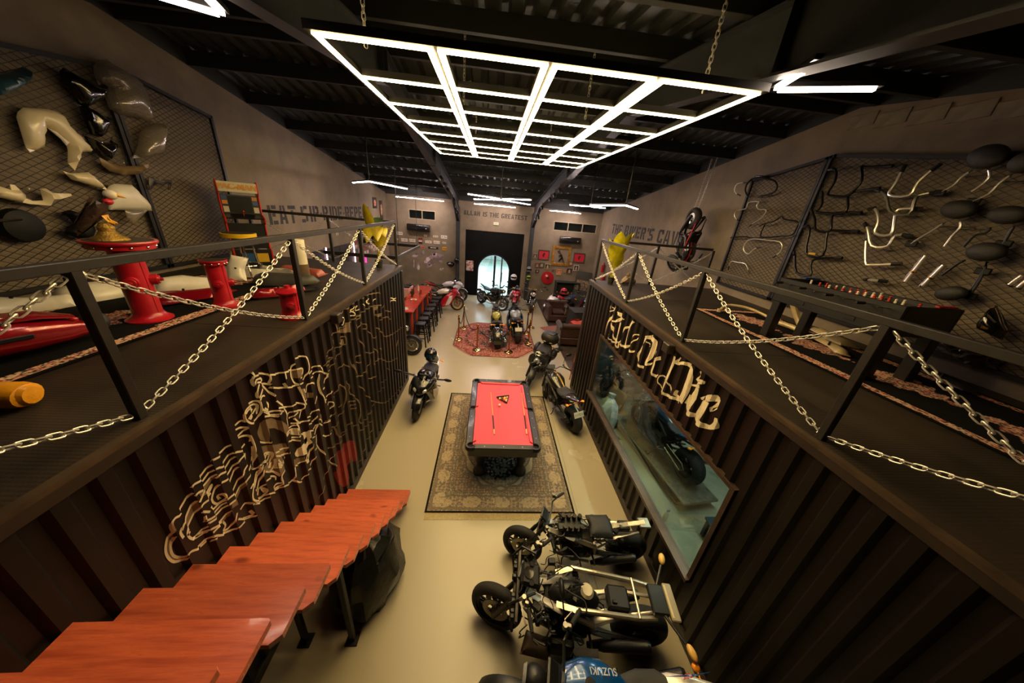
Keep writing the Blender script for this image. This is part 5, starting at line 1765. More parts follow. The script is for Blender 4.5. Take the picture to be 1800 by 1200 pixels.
hang('white_fairing', 'broad white fairing with clear lower corner behind the eagle figure', WHITEP, C_, S_, [(1010, 270), (1060, 200), (1110, 180), (1270, 190), (1330, 250), (1450, 380), (1465, 440), (1060, 430), (1030, 350)], .07,
     parts=[('clear_corner', CLEAR, [(1210, 432), (1430, 432), (1300, 570), (1230, 510)], .02)])
hang('long_fairing', 'long cream side fairing with notched top at the left picture edge', CREAM, C_, S_, [(-120, 180), (0, 200), (120, 240), (105, 185), (150, 190), (260, 290), (260, 320), (330, 345), (430, 340), (400, 230), (450, 225), (520, 270), (690, 275), (700, 295), (560, 340), (500, 390), (300, 375), (0, 310), (-120, 290)], .05)
BLKP = mat('black_plastic', '#0b0c0b', 0.6, spec=0.25)
cc = at(40, 397, x=LX + .06)
hg = thing('wheel_cover', 'round black wheel cover hung at the left edge of the wire panel', 'bike part', (LX + .03, cc.y, cc.z))
B().lathe([(0, .08), (.08, .08), (.15, .055), (.165, 0), (.155, 0), (0, .06)], 28, R=Matrix.Rotation(math.pi / 2, 3, 'Y')).make('disc', BLKP, hg)
B().cyl((.1, -.3, .06), (.1, -.04, .07), .012, n=8).make('axle_rod', CHROME, hg)
hang('rear_hugger', 'black hooked rear hugger next to the round wheel cover', BLKP, C_, S_, [(580, 460), (680, 430), (780, 460), (860, 530), (900, 620), (880, 690), (800, 720), (650, 660), (565, 605), (640, 620), (720, 560), (660, 490)], .09)

# ---- fire hydrants used as furniture
HYD = mat('hydrant_red', '#b01422', 0.35, coat=0.3, vary=0.12, scale=6)
def hydrant(label, x, y, h, r, topped, rim=None):
    t = thing('fire_hydrant', label, 'hydrant', (x, y, DECK))
    k = h / .75
    B().lathe([(0, 0), (r * 1.6, 0), (r * 1.6, .02), (r * 1.35, .035), (r * 1.12, .06), (r, .09), (r, h * .96), (0, h * .96)], 28).make('barrel', HYD, t)
    if topped == 'lid':
        B().lathe([(0, h * .94), (r * 1.3, h * .90), (r * 1.32, h * .95), (r * .9, h * 1.02), (r * .45, h * 1.06), (0, h * 1.06)], 28).make('bonnet', HYD, t)
        B().cyl((0, 0, h * 1.05), (0, 0, h * 1.16), r * .3, n=8).make('top_nut', HYD, t)
    else:
        R2 = rim
        B().lathe([(0, h * .95), (R2 * .92, h * .91), (R2 * .92, h * .96), (R2, h * .965), (R2 * 1.02, h * .985), (R2, h), (R2 * .93, h * 1.0), (0, h * .995)], 36).make('flange', HYD, t)
        B().cyl((0, 0, h * .996), (0, 0, h * 1.003), R2 * .9, n=32).make('top_plate', mat('hydrant_top', '#3a352c', 0.4, .3, vary=.2), t)
        bolt = B().ell((0, 0, 0), .011, 8, 5).mesh('bolt', CHROME)
        for i in range(12):
            a = 2 * math.pi * i / 12
            link('bolt', bolt, t, (R2 * .925 * math.cos(a), R2 * .925 * math.sin(a), h * .935))
    for a, s in ((-1.0, 1.0), (0.6, 1.0), (2.3, 1.0)):
        d = Vector((math.cos(a), math.sin(a), 0))
        p = d * r * .9 + Vector((0, 0, h * .52))
        B().cyl(p, p + d * r * .5, r * .48, n=16).cyl(p + d * r * .45, p + d * r * .62, r * .42, r * .36, 16).cyl(p + d * r * .6, p + d * r * .85, r * .16, n=6).make('hose_outlet', HYD, t)
    B().box((r * .98, 0, h * .5), (.012, .02, h * .8)).make('seam', HYD, t, 0)
    return t
hydrant('tall red hydrant pedestal with wide round top carrying the eagle figure', -3.33, 3.10, .76, .105, 'table', .235)
hydrant('middle-sized red hydrant pedestal with open flanged top', -3.02, 3.62, .53, .085, 'table', .12)
hydrant('small red hydrant with domed lid beside the railing post', -2.16, 3.40, .31, .085, 'lid')
# ---- eagle figure
EAG = mat('eagle_brown', '#3a2a20', 0.4, vary=.5, scale=30)
eg = thing('eagle_figure', 'painted eagle figure perched on a golden rock on the round hydrant top', 'figurine', (-3.36, 3.06, DECK + .763), 0.6)
B().lathe([(0, 0), (.12, 0), (.11, .015), (.08, .03), (.05, .07), (.055, .10), (.03, .14), (0, .145)], 14).make('rock', mat('gold_rock', '#b08c3c', 0.35, .6, vary=.4, scale=25, bump=.6), eg)
B().body([(-.14, 0, .10, .02, .012), (-.08, 0, .15, .05, .03), (0, 0, .22, .06, .055), (.05, 0, .29, .05, .05), (.08, 0, .34, .03, .03)], 12, 2.0).make('body', EAG, eg)
for s in (-1, 1):
    B().shell([(.05, .30), (.02, .22), (-.06, .12), (-.16, .03), (-.14, .12), (-.06, .24), (.02, .32)], lambda u, v, w, s=s: (u, s * (.05 + w), v), .02, .006).make('wing', EAG, eg)
for k in range(5):
    for s in (-1, 0, 1):
        B().shell([(-.02, -.018), (.03, -.02), (.045, 0), (.03, .02), (-.02, .018)], lambda u, v, w, k=k, s=s: (-.015 - .028 * k - u * .55, s * .036 + v, .315 - .042 * k - u * .8 + w + .012), .008, .003, step=.012).make('feather', mat('feather_%d' % (k % 2), ('#5a4230', '#2a1c14')[k % 2], .5), eg)
for s in (-1, 1):
    B().tube([(.02, s * .03, .2), (.04, s * .035, .15), (.07, s * .035, .135)], [.02, .014, .008], 8).make('claw', mat('beak_yellow', '#e0a020', 0.4), eg)
B().ell((.10, 0, .37), (.045, .036, .04), 12, 8).make('head', mat('eagle_head', '#d8ccae', 0.4), eg)
B().cyl((.135, 0, .37), (.185, 0, .352), .016, .004, 8).make('beak', mat('beak_yellow', '#e0a020', 0.4), eg)
B().ell((.07, 0, .315), (.035, .05, .03), 10, 6).make('collar', mat('eagle_collar', '#b01c24', 0.4), eg)
# ---- deck rug left
def deckpat(W_, H_, seed):
    def f(U, V):
        e = np.minimum(np.minimum(U, W_ - U), np.minimum(V, H_ - V))
        n1, n2 = vnoise(U, V, .025, seed), vnoise(U, V, .012, seed + 1)
        rgb = np.ones(U.shape + (3,)) * np.array(lin('#0f0e0d'))
        bd = (e > .05) & (e < .17 + .02 * np.sign(np.sin(V * 2.6)))
        rgb = pick(rgb, bd, '#d0a488')
        rgb = pick(rgb, bd & (n1 > .6), '#b05c50')
        rgb = pick(rgb, bd & (n2 > .68), '#3a4038')
        rgb = pick(rgb, bd & (n2 < .25), '#e0c09a')
        rgb = pick(rgb, (e < .02), '#0c0b0a')
        c = (V / .95) % 1.0 - .5
        m = (np.abs(U - W_ / 2) / .25 + np.abs(c) / .48) < 1 + .15 * np.sin(40 * c)
        rgb = pick(rgb, m, '#c89680')
        rgb = pick(rgb, m & (n1 > .55), '#a24a46')
        rgb = pick(rgb, m & (n2 > .66), '#3c4a48')
        rgb = pick(rgb, m & (n2 < .28), '#dcbc9c')
        return rgb
    return f
lr = thing('deck_rug', 'black runner rug with coral floral border on the left deck', 'rug', (-3.72, 2.75, DECK), math.radians(-2.5))
painted_sheet('pile', 130, 330, 1.5, 4.4, deckpat(1.5, 4.4, 31), RUGM, lr, wave=lambda X, Y: .012 * np.exp(-((Y - 1.2) / .15) ** 2) * (X > .5))
rr_ = thing('deck_rug', 'black runner rug with coral floral medallions on the right deck', 'rug', (4.35, 2.6, DECK), math.radians(2.0))
painted_sheet('pile', 130, 360, 1.35, 4.9, deckpat(1.35, 4.9, 41), RUGM, rr_)
# ---- red motorcycle pannier
REDP = paint('#8e0f1c')
pn = thing('pannier', 'large glossy red motorcycle pannier lying on the left deck rug', 'bike part', (-3.42, 2.22, DECK + .025), math.radians(64))
pn.scale = (.66, .66, .66)
B().body([(-.62, 0, .17, .10, .09), (-.55, 0, .2, .2, .16), (-.25, 0, .22, .25, .19), (.1, 0, .22, .25, .18), (.4, 0, .19, .18, .13), (.62, 0, .16, .08, .07)], 18, 3.0).make('shell', REDP, pn)
B().cbox((-.1, -.255, .24), (.5, .02, .05), .008).make('trim_strip', BLK, pn)
B().body([(-.5, 0, .38, .12, .03), (-.2, 0, .42, .2, .03), (.25, 0, .40, .18, .03), (.5, 0, .32, .08, .02)], 14, 3.0).make('lid_panel', REDP, pn)
b = B()
for s in (-.1, .04, .16):
    b.tube([(-.55, s, .43), (-.5, s, .46), (0.0, s, .46), (.05, s, .43)], .008, 6)
b.make('luggage_rack', CHROME, pn)
B().cbox((-.2, -.26, .16), (.16, .03, .06), .01).make('latch', BLK, pn)
B().ell((.64, .02, .20), (.13, .12, .13), 16, 10).make('end_cap', mat('matt_black_pod', '#1c1b1a', .6), pn)
B().ell((.48, -.08, .3), (.04, .03, .03), 10, 6).make('reflector', REDL, pn)
# ---- yellow dry bag
yb = thing('yellow_bag', 'bright yellow roll bag lying at the left edge of the deck', 'bag', (-2.86, 1.64, DECK + .01), math.radians(8))
B().body([(-.42, 0, .07, .06, .05), (-.38, 0, .075, .08, .07), (.0, 0, .075, .085, .072), (.20, 0, .073, .085, .07), (.235, 0, .07, .078, .062), (.245, 0, .07, .05, .04)], 16, 2.2).make('bag_body', mat('yellow_plastic', '#e0981c', 0.35, vary=.08, scale=12, bump=.2), yb)
B().lathe([(.0, .0), (.062, .0), (.05, .02), (.0, .026)], 16, c=(.24, 0, .07), R=Matrix.Rotation(math.pi / 2, 3, 'Y')).make('rolled_end', mat('yellow_plastic', '#e0981c'), yb)
for k in range(2):
    B().tube([(-.02 - .05 * k, -.05 + .012 * i, .145 + .003 * math.sin(i * .8) - .0003 * (i - 4) ** 2) for i in range(9)], .004, 5).make('printed_mark', INK, yb)
# ---- white cylinder side table
wc = thing('side_table', 'tall white and brown drum side table behind the small hydrant', 'side table', (-2.82, 4.88, DECK))
B().lathe([(0, .30), (.085, .30), (.085, .64), (.08, .65), (0, .65)], 24).make('white_drum', mat('white_drum', '#cfc7ae', .5), wc)
B().lathe([(0, 0), (.09, 0), (.09, .30), (0, .30)], 24).make('brown_drum', mat('brown_drum', '#6a543c', .5, vary=.15), wc)
# ---- loose white and red bodywork on the deck
def loose(label, m, p, rz, tilt, out, bulge, name='loose_fairing', sub=None):
    t = thing(name, label, 'bike part', p)
    t.rotation_euler = (tilt, 0, rz)
    B().shell(out, lambda u, v, w: (u, v, w), bulge, .008).make('moulded_panel', m, t, 50)
    if sub:
        B().shell(sub[1], lambda u, v, w: (u, v, w + bulge * .7), .02, .006).make(sub[0], sub[2], t, 50)
    else:
        B().cyl((0, 0, bulge * .4), (0, 0, bulge + .02), .012, n=8).make('mounting_boss', DARKMET, t)
    return t
o1 = [(-.45, -.1), (-.2, -.2), (.2, -.18), (.48, -.05), (.4, .06), (.1, .08), (-.1, .16), (-.38, .12)]
o2 = [(-.35, -.12), (.3, -.16), (.4, 0), (.1, .04), (-.05, .14), (-.32, .1)]
o3 = [(-.3, -.08), (.0, -.14), (.3, -.05), (.34, .05), (0, .0), (-.28, .06)]
loose('long white fairing panel lying behind the tall hydrant', WHITEP, (-4.35, 3.75, DECK + .05), 1.25, .25, o1, .12, sub=('dark_inner', [(-.2, -.1), (.1, -.1), (.2, 0), (-.15, .04)], BLKP))
loose('white ribbed fairing panel lying near the left wall', WHITEP, (-4.5, 3.1, DECK + .05), 1.2, .3, o2, .09)
loose('small white panel lying flat before the left wall', CREAM, (-4.35, 2.7, DECK + .04), 1.1, .1, o3, .05)
loose('white pointed fairing beside the middle hydrant', WHITEP, (-3.75, 4.1, DECK + .10), .9, .3, o2, .10, sub=('dark_inner', [(-.2, -.06), (.15, -.08), (.2, .0), (-.1, .04)], BLKP))
loose('upright white seat cowl behind the middle hydrant', WHITEP, (-3.65, 4.75, DECK + .18), .3, 1.2, [(-.12, -.18), (.1, -.18), (.08, .0), (.14, .16), (-.06, .2), (-.12, .05)], .06)
loose('white fairing with black mesh beside the bar stool', WHITEP, (-3.75, 5.0, DECK + .06), .3, .2, o2, .10, sub=('black_grille', [(-.1, -.08), (.2, -.1), (.25, 0), (0, .04)], BLKP))
loose('white arched fender lying in front of the arcade machine', WHITEP, (-3.35, 5.15, DECK + .06), -.2, .25, o3, .12)
loose('dark ribbed inner fairing lying among the white panels', mat('grey_plastic', '#3a3832', .5), (-3.0, 4.75, DECK + .06), .2, .2, o1[:6] + [(-.3, .1)], .12, sub=('black_grille', [(-.15, -.1), (.15, -.12), (.2, -.02), (-.1, .02)], BLKP))
loose('pale red fender lying by the white drum table', mat('pale_red', '#a8554a', .35, coat=.3), (-3.1, 5.35, DECK + .06), .1, .2, o2, .10)
loose('dark red side panel lying between the two taller hydrants', REDP, (-3.55, 3.75, DECK + .05), 1.0, .1, o1, .07)
loose('dark red tail panel lying right of the middle hydrant', REDP, (-2.75, 4.15, DECK + .05), .9, .15, o3, .08)
loose('black bent wiring cover lying right of the middle hydrant', BLKP, (-2.7, 4.4, DECK + .03), .5, .05, o3, .03)
# ---- arcade machine
arc_ = thing('arcade_machine', 'upright arcade machine with red edging and yellow marquee letters', 'arcade machine', (-4.30, 6.02, DECK), math.radians(40))
side = [(-.26, 0), (.22, 0), (.22, 1.28), (.02, 1.36), (-.10, 1.36), (-.08, 1.20), (.0, 1.14), (.02, .86), (-.24, .80), (-.22, .74), (-.12, .70), (-.12, .30), (-.26, .28)]
AY = mat('arcade_side', '#c08a20', .4); ARD = mat('arcade_edge', '#c02818', .35); ABK = mat('arcade_black', '#0c0c0d', .35)
for s in (-1, 1):
    B().prism(side, lambda u, v, w: (w, u, v), s * .26 - .012, s * .26 + .012).make('side_panel', AY, arc_, 0)
    B().tube([(s * .26, u - .002, v) for u, v in side], .012, 6, closed=True).make('edge_trim', ARD, arc_)
B().box((0, -.245, .15), (.50, .02, .28)).make('lower_cabinet', ABK, arc_, 0)
B().box((0, -.11, .5), (.50, .02, .42)).make('coin_panel', ABK, arc_, 0)
B().box((0, -.10, .82), (.50, .26, .02), Matrix.Rotation(.22, 3, 'X')).make('control_panel', ABK, arc_, 0)
B().box((0, .03, 1.0), (.50, .02, .30), Matrix.Rotation(-.07, 3, 'X')).make('bezel', ABK, arc_, 0)
B().box((0, .014, 1.0), (.30, .012, .26), Matrix.Rotation(-.07, 3, 'X')).make('screen', mat('dead_screen', '#2e302c', .12), arc_, 0)
for i, (x, z, c) in enumerate(((-.2, 1.10, '#1c4a7a'), (.2, 1.10, '#b87820'), (-.2, 1.03, '#b87820'), (.2, 1.03, '#1c4a7a'), (-.2, .92, '#b8b098'), (.2, .92, '#b8b098'))):
    B().box((x, .016, z), (.07, .006, .06 if i < 4 else .09), Matrix.Rotation(-.07, 3, 'X')).make('bezel_sticker', mat('sticker_' + c.strip('#'), c, .5), arc_, 0)
B().box((0, -.09, 1.27), (.50, .02, .15), Matrix.Rotation(.09, 3, 'X')).make('marquee', mat('marquee_cream', '#cfc8a8', .5), arc_, 0)
me = text_mesh('PAC-MAN', .115, mat('marquee_yellow', '#c8860c', .4), .003, .006)
o = link('marquee_lettering', me, arc_); o.matrix_local = basis((1, 0, 0), (0, .09, 1), (0, -.104, 1.275))
B().cyl((0, -.12, .83), (0, -.13, .89), .006, n=6).ell((0, -.13, .90), .016, 10, 6).make('joystick', REDL, arc_)
B().box((-.09, -.257, .15), (.18, .004, .16)).make('front_patch', mat('sticker_1c4a7a', '#1c4a7a', .5), arc_, 0)
B().box((.12, -.257, .15), (.16, .004, .15)).make('front_patch', mat('sticker_yellow', '#c8a018', .5), arc_, 0)
# ---- chrome bar stool with yellow seat
bs = thing('arcade_stool', 'round chrome stool with bright yellow rim before the arcade machine', 'stool', (-3.72, 5.02, DECK))
B().lathe([(0, .66), (.19, .66), (.2, .64), (0, .64)], 30).make('cushion', mat('stool_black', '#16130e', .4), bs)
B().lathe([(.195, .60), (.21, .60), (.212, .655), (.195, .658)], 30, close=True).make('yellow_band', mat('band_yellow', '#d9b018', .35), bs)
for i in range(4):
    a = math.pi / 4 + i * math.pi / 2
    c_, s_2 = math.cos(a), math.sin(a)
    B().tube([(.12 * c_, .12 * s_2, .60), (.14 * c_, .14 * s_2, .4), (.17 * c_, .17 * s_2, .16), (.22 * c_, .22 * s_2, .09), (.22 * c_, .22 * s_2, .01)], .013, 8).make('leg', CHROME, bs)
B().tube([(.19 * math.cos(i * math.pi / 12), .19 * math.sin(i * math.pi / 12), .2) for i in range(24)], .011, 8, closed=True).make('foot_ring', CHROME, bs)
# ---- potted plants
def plant(label, x, y, leaves, h, col, seed):
    r = random.Random(seed)
    t = thing('potted_plant', label, 'plant', (x, y, DECK))
    POTM = mat('plant_pot', '#22241c', .6)
    B().lathe([(0, 0), (.055, 0), (.075, .14), (.08, .14), (.08, .15), (.068, .15), (.06, .02), (0, .02)], 16).make('pot', POTM, t)
    B().cyl((0, 0, .10), (0, 0, .135), .068, n=14).make('soil', mat('soil', '#3a2c1e', .9), t)
    LM = mat('leaf_' + col.strip('#'), col, .45, vary=.3, scale=6)
    LD = mat('leaf_dark', '#2f4226', .45, vary=.3, scale=6)
    for i, (az, ht, ln, wd, drop, dk) in enumerate(leaves):
        a = math.radians(az)
        d = Vector((math.cos(a), math.sin(a), 0))
        base_ = Vector((r.uniform(-.02, .02), r.uniform(-.02, .02), .13))
        tip = base_ + d * ht * .25 + Vector((0, 0, ht))
        B().tube(smooth_pts([base_, base_ + Vector((0, 0, ht * .5)) + d * .02, tip], 4), .008, 6).make('stem', LM, t)
        side_ = Vector((-d.y, d.x, 0))
        rings = []
        n = 9
        for j in range(n + 1):
            s = j / n
            c = tip + d * (ln * s * (.25 + .5 * drop)) + Vector((0, 0, ln * (.95 * s - 1.5 * drop * s * s)))
            w = wd * math.sin(math.pi * min(1, s * .93 + .07)) ** .7
            rings.append([c + side_ * (w * q) - d * (.3 * w * abs(q) ** 1.5) for q in (-1, -.5, 0, .5, 1)])
        b = B().loft(rings, closed=False)
        b2 = B(); b2.v = [tuple(Vector(p) - Vector((0, 0, .004))) for p in b.v]; b2.f = [f[::-1] for f in b.f]
        b.add(b2.v, b2.f)
        B_ = b.make('leaf', LD if dk else LM, t, 60)
plant('tall potted plant with broad yellow-green leaves at the far corner of the left deck', -2.24, 6.52,
      [(250, .55, .55, .11, .0, 0), (290, .66, .40, .13, 1.0, 0), (265, .62, .40, .13, 1.0, 0), (95, .62, .40, .11, .3, 1), (120, .55, .45, .10, .4, 1), (310, .30, .40, .13, .15, 0), (240, .42, .40, .10, .7, 1), (80, .45, .4, .1, .5, 1), (310, .60, .36, .11, .8, 0), (230, .55, .40, .10, .9, 1)], 1.0, '#a8981c', 3)
plant('potted plant with a dense bunch of bright yellow leaves on the right deck', 2.69, 6.62,
      [(250, .50, .55, .12, .05, 0), (300, .48, .56, .12, .05, 0), (345, .50, .55, .11, .05, 0), (215, .36, .46, .10, .15, 0), (190, .42, .50, .10, .1, 0), (270, .26, .42, .12, .15, 0), (60, .40, .40, .08, .3, 1), (320, .34, .46, .11, .1, 0)], 1.0, '#b8b010', 5)
# ================================================================== right deck and right wall
RX = XR - 0.06
wire_panel('mesh_panel', RX, -1, 5.32, 6.75, 3.1, top, 'black diamond wire panel of curved handlebars beside the hanging bike')
wire_panel('mesh_panel', RX, -1, 1.9, 5.26, 3.1, top, 'large black diamond wire panel of handlebars and backrests on the right wall')
CA, CB, SS = (1280, 240), (1520, 240), 4.139
def wallR(o, pts, x=RX - .05): return [at(o[0] + u / SS, o[1] + v / SS, x=x) for u, v in pts]
def hbar(label, o, paths, m, r=.013, clamp=None):
    allp = [wallR(o, p) for p in paths]
    c = allp[0][0]
    t = thing('handlebar', label, 'handlebar', tuple(c))
    for i, P in enumerate(allp):
        P = [p - c for p in P]
        P = smooth_pts(P, 3) if len(P) > 2 else P
        n = len(P)
        P = [p + Vector((-.05 * math.sin(math.pi * k / max(1, n - 1)), 0, 0)) for k, p in enumerate(P)]
        B().tube(P, r, 8).make('bar', m, t)
        if i == 0:
            for e, d in ((P[0], P[1] - P[0]), (P[-1], P[-2] - P[-1])):
                d.normalize()
                B().cyl(e, e + d * .09, r * 1.25, n=8).make('grip_end', BLK if m is not BLK else DARKMET, t)
    mid = allp[0][len(allp[0]) // 2] - c
    B().cyl(mid + Vector((.07, 0, 0)), mid + Vector((-.03, 0, 0)), .006, n=6).make('hook', CHM, t)
    return t
CHR2 = mat('satin_chrome', '#e6e0d2', .28, .75)
BKB = mat('black_bar', '#131210', .3, .4)
hbar('tall looped black handlebar with throttle at the top left of the wire panel', CA, [[(220, 440), (330, 410), (368, 370), (355, 325), (290, 305), (210, 300), (155, 335), (130, 390), (145, 440)], [(150, 330), (230, 290), (300, 300)]], BKB, .016)
hbar('thin chrome handlebar hooked beside the looped black one', CA, [[(90, 430), (60, 400), (80, 345), (140, 335)]], CHR2, .009)
hbar('chrome handlebar with a square hump on the curved-bar panel', CA, [[(150, 655), (210, 615), (260, 585), (290, 535), (235, 530), (225, 500), (240, 475), (165, 480), (140, 525), (70, 540), (52, 580), (80, 620)]], CHR2, .009)
hbar('wide black handlebar with a pointed middle on the curved-bar panel', CA, [[(230, 650), (270, 635), (350, 615), (405, 580), (430, 605), (520, 620), (510, 670), (470, 715), (380, 725)], [(270, 635), (250, 720), (300, 735), (380, 725)]], BKB, .012)
hbar('straight black handlebar crossing the panel edge', CA, [[(20, 735), (140, 728), (180, 740), (260, 735)]], BKB, .012)
hbar('bright chrome handlebar with curled ends on the curved-bar panel', CA, [[(240, 805), (200, 815), (155, 855), (125, 820), (150, 765), (200, 745), (300, 755), (385, 765), (405, 800), (380, 845), (325, 880)]], CHR2, .010)
hbar('low chrome handlebar just above the railing', CA, [[(0, 970), (30, 910), (80, 915), (140, 930), (155, 1000)]], CHR2, .009)
zb = [('topmost black tall handlebar on the large panel', CA, [(730, 243), (790, 243), (790, 320), (745, 405), (760, 432), (880, 436), (930, 400), (990, 320), (985, 222), (1010, 222), (1198, 214)], BKB),
      ('second black tall handlebar below the topmost', CA, [(680, 400), (690, 490), (660, 545), (690, 555), (850, 560), (890, 510), (885, 425), (940, 400), (1105, 375)], BKB),
      ('third black tall handlebar leaning outward', CA, [(605, 535), (640, 600), (655, 680), (760, 690), (770, 600), (800, 555), (970, 553)], BKB),
      ('fourth black tall handlebar with a yellow sleeve', CA, [(550, 655), (605, 670), (585, 850), (710, 865), (740, 700), (800, 685), (950, 690)], BKB),
      ('lowest black tall handlebar above the table football', CA, [(480, 840), (495, 870), (515, 990), (620, 1010), (615, 940), (650, 890), (830, 882)], BKB),
      ('chrome tall handlebar in the lower row of bright bars', CB, [(0, 630), (40, 680), (75, 795), (190, 800), (240, 720), (345, 725)], CHR2),
      ('chrome tall handlebar in the middle row of bright bars', CB, [(30, 530), (90, 530), (120, 620), (100, 705), (215, 715), (240, 600), (260, 530), (415, 525)], CHR2),
      ('dark chrome tall handlebar in the upper row of bright bars', CB, [(85, 385), (165, 425), (210, 550), (350, 565), (390, 460), (420, 425), (560, 400)], BRUSH),
      ('bright chrome V-shaped handlebar at the top of the large panel', CB, [(295, 205), (245, 330), (200, 425), (350, 430), (410, 340), (480, 265), (560, 195)], CHR2),
      ('chrome corner-shaped handlebar left of the straight tubes', CB, [(20, 700), (30, 910), (80, 935), (270, 925)], CHR2),
      ('short straight chrome bar above the table football', CB, [(0, 1040), (90, 1047), (170, 1055)], CHR2)]
for lab_, o_, p_, m_ in zb:
    t_ = hbar(lab_, o_, [p_], m_, .018)
    if 'yellow sleeve' in lab_:
        P = wallR(CA, [(610, 852), (660, 858)])
        B().cyl(P[0] - t_.location + Vector((-.05, 0, 0)), P[1] - t_.location + Vector((-.05, 0, 0)), .019, n=10).make('sleeve', mat('yellow_sleeve', '#c8a83a', .5), t_)
for i, (a, c) in enumerate((((300, 1055), (450, 865)), ((425, 1085), (580, 935)))):
    P = wallR(CB, [a, c])
    t_ = thing('fork_tube', ('left', 'right')[i] + ' bright chrome fork tube of the slanting pair', 'fork tube', tuple(P[0]))
    B().cyl((0, 0, 0), P[1] - P[0], .022, n=12).make('tube', CHR2, t_)
    B().cyl((P[1] - P[0]) * .35, (P[1] - P[0]) * .42, .028, n=12).make('clamp_ring', GOLD, t_)
    B().cyl((0, 0.03, -.02), (P[1] - P[0]) + Vector((0, .03, -.02)), .01, n=8).make('guide_rod', BRUSH, t_)
for i, (a, c) in enumerate((((1045, 1085), (1150, 1010)), ((1110, 1105), (1190, 1040)))):
    P = wallR(CB, [a, c])
    t_ = thing('fork_tube', ('left', 'right')[i] + ' chrome tube of the short pair at the right picture edge', 'fork tube', tuple(P[0]))
    B().cyl((0, 0, 0), P[1] - P[0], .018, n=12).make('tube', CHR2, t_)
    B().cyl((0, 0, 0), (P[1] - P[0]) * .1, .024, n=12).make('clamp_ring', DARKMET, t_)
PAD = mat('pad_vinyl', '#23211c', .6, bump=.2, scale=40)
def backrest(label, o, c, rx, ry, ang, legs, m=CHR2):
    q = wallR(o, [c, (c[0] + rx, c[1]), (c[0], c[1] + ry)], RX - .12)
    cen = q[0]
    a, b_ = abs(q[1].y - cen.y), abs(q[2].z - cen.z)
    t = thing('backrest', label, 'backrest', tuple(cen))
    R = Matrix.Rotation(ang, 3, 'X')
    B().ell((0, 0, 0), (.06, a, b_), 24, 12, R).make('pad', PAD, t, 60)
    B().ell((.035, 0, 0), (.045, a * .92, b_ * .9), 20, 8, R).make('pad_base', BLKP, t, 60)
    for L in legs:
        P = [p - cen for p in wallR(o, L, RX - .05)]
        B().tube(smooth_pts(P, 3) if len(P) > 2 else P, .012, 8).make('stay', m, t)
    P = [p - cen for p in wallR(o, [legs[0][-1]], RX - .05)]
    B().cbox(P[0], (.02, .12, .07), .01).make('mounting_foot', BLKP, t)
backrest('large black passenger backrest at the top of the right wire panel', CB, (895, 145), 160, 85, .25, [[(780, 245), (700, 300), (640, 360), (540, 410)], [(900, 235), (910, 285), (865, 340), (780, 400)], [(740, 293), (890, 282)]])
backrest('black passenger backrest cut by the right picture edge near the top', CB, (1170, 185), 130, 80, .25, [[(1085, 265), (980, 340), (900, 420), (790, 470)], [(1020, 328), (1160, 328)]])
backrest('middle black passenger backrest with forked chrome stay', CB, (680, 530), 140, 68, .15, [[(590, 620), (500, 680), (390, 745), (340, 780)], [(695, 610), (695, 660), (640, 720), (580, 800)], [(550, 655), (800, 660)]])
backrest('wide black passenger backrest at the right picture edge', CB, (1040, 570), 165, 68, .1, [[(1090, 650), (1060, 690), (1010, 780)], [(920, 660), (880, 700), (800, 720), (720, 800)]], BLK)
backrest('oval black backrest on a thick black post', CB, (880, 838), 160, 72, 0, [[(890, 910), (840, 1040), (760, 1160)], [(730, 900), (670, 930), (560, 1010)]], BLK)
backrest('lowest black backrest tilted above the table football', CB, (628, 1140), 130, 58, -.3, [[(740, 1150), (800, 1080), (860, 980)]], BLK)
# ---- chrome headlight cowl, plastic-wrapped part, lever at lower right
OA, OS = (1640, 480), 5.456
def lowR(pts, x): return [at(OA[0] + u / OS, OA[1] + v / OS, x=x) for u, v in pts]
P = lowR([(430, 540), (430, 480), (510, 390), (590, 305), (650, 400), (700, 500), (750, 550), (690, 560), (640, 640), (560, 600)], RX - .1)
c = sum(P, Vector()) / len(P)
t_ = thing('headlight_cowl', 'chrome-edged black headlight cowl hung low on the right wire panel', 'bike part', tuple(c))
B().shell([(p.y - c.y, p.z - c.z) for p in P], lambda u, v, w: (-w + .03, u, v), .12, .01).make('cowl', GLOSSB, t_, 50)
E1 = [p - c for p in lowR([(515, 390), (560, 440), (600, 475)], RX - .24)]; E2 = [p - c for p in lowR([(600, 310), (640, 400), (665, 480), (700, 550)], RX - .22)]
B().tube(smooth_pts(E1, 3), .008, 6).make('chrome_edge', CHROME, t_); B().tube(smooth_pts(E2, 3), .01, 6).make('chrome_edge', CHROME, t_)
B().box([q for q in lowR([(495, 525)], RX - .2)][0] - c, (.01, .05, .02)).make('badge', GOLD, t_)
PLW = glass('plastic_wrap', '#b5a994', .16, .12, .82)
P = lowR([(50, 665), (150, 615), (260, 640), (310, 690), (470, 700), (650, 780), (540, 840), (350, 920), (220, 810), (110, 740)], RX - .1)
c = sum(P, Vector()) / len(P)
t_ = thing('wrapped_part', 'crumpled clear plastic bag with a part hung low on the right wall', 'bag', tuple(c))
rr2 = random.Random(4)
B().shell([(p.y - c.y, p.z - c.z) for p in P], lambda u, v, w: (-w + .03 + .03 * math.sin(u * 45 + v * 20) * math.sin(v * 50), u, v), .10, .004).make('plastic_bag', PLW, t_, 20)
B().body([(-.2, 0, 0, .04, .05), (0, 0, .01, .06, .06), (.2, 0, 0, .03, .04)], 10, 2.4, axis=1).make('inner_part', mat('dull_part', '#4a4034', .5, .3), t_)
P = lowR([(615, 890), (660, 870), (760, 830), (850, 800)], RX - .05)
t_ = thing('brake_pedal', 'small black brake pedal hung at the right picture edge', 'bike part', tuple(P[0]))
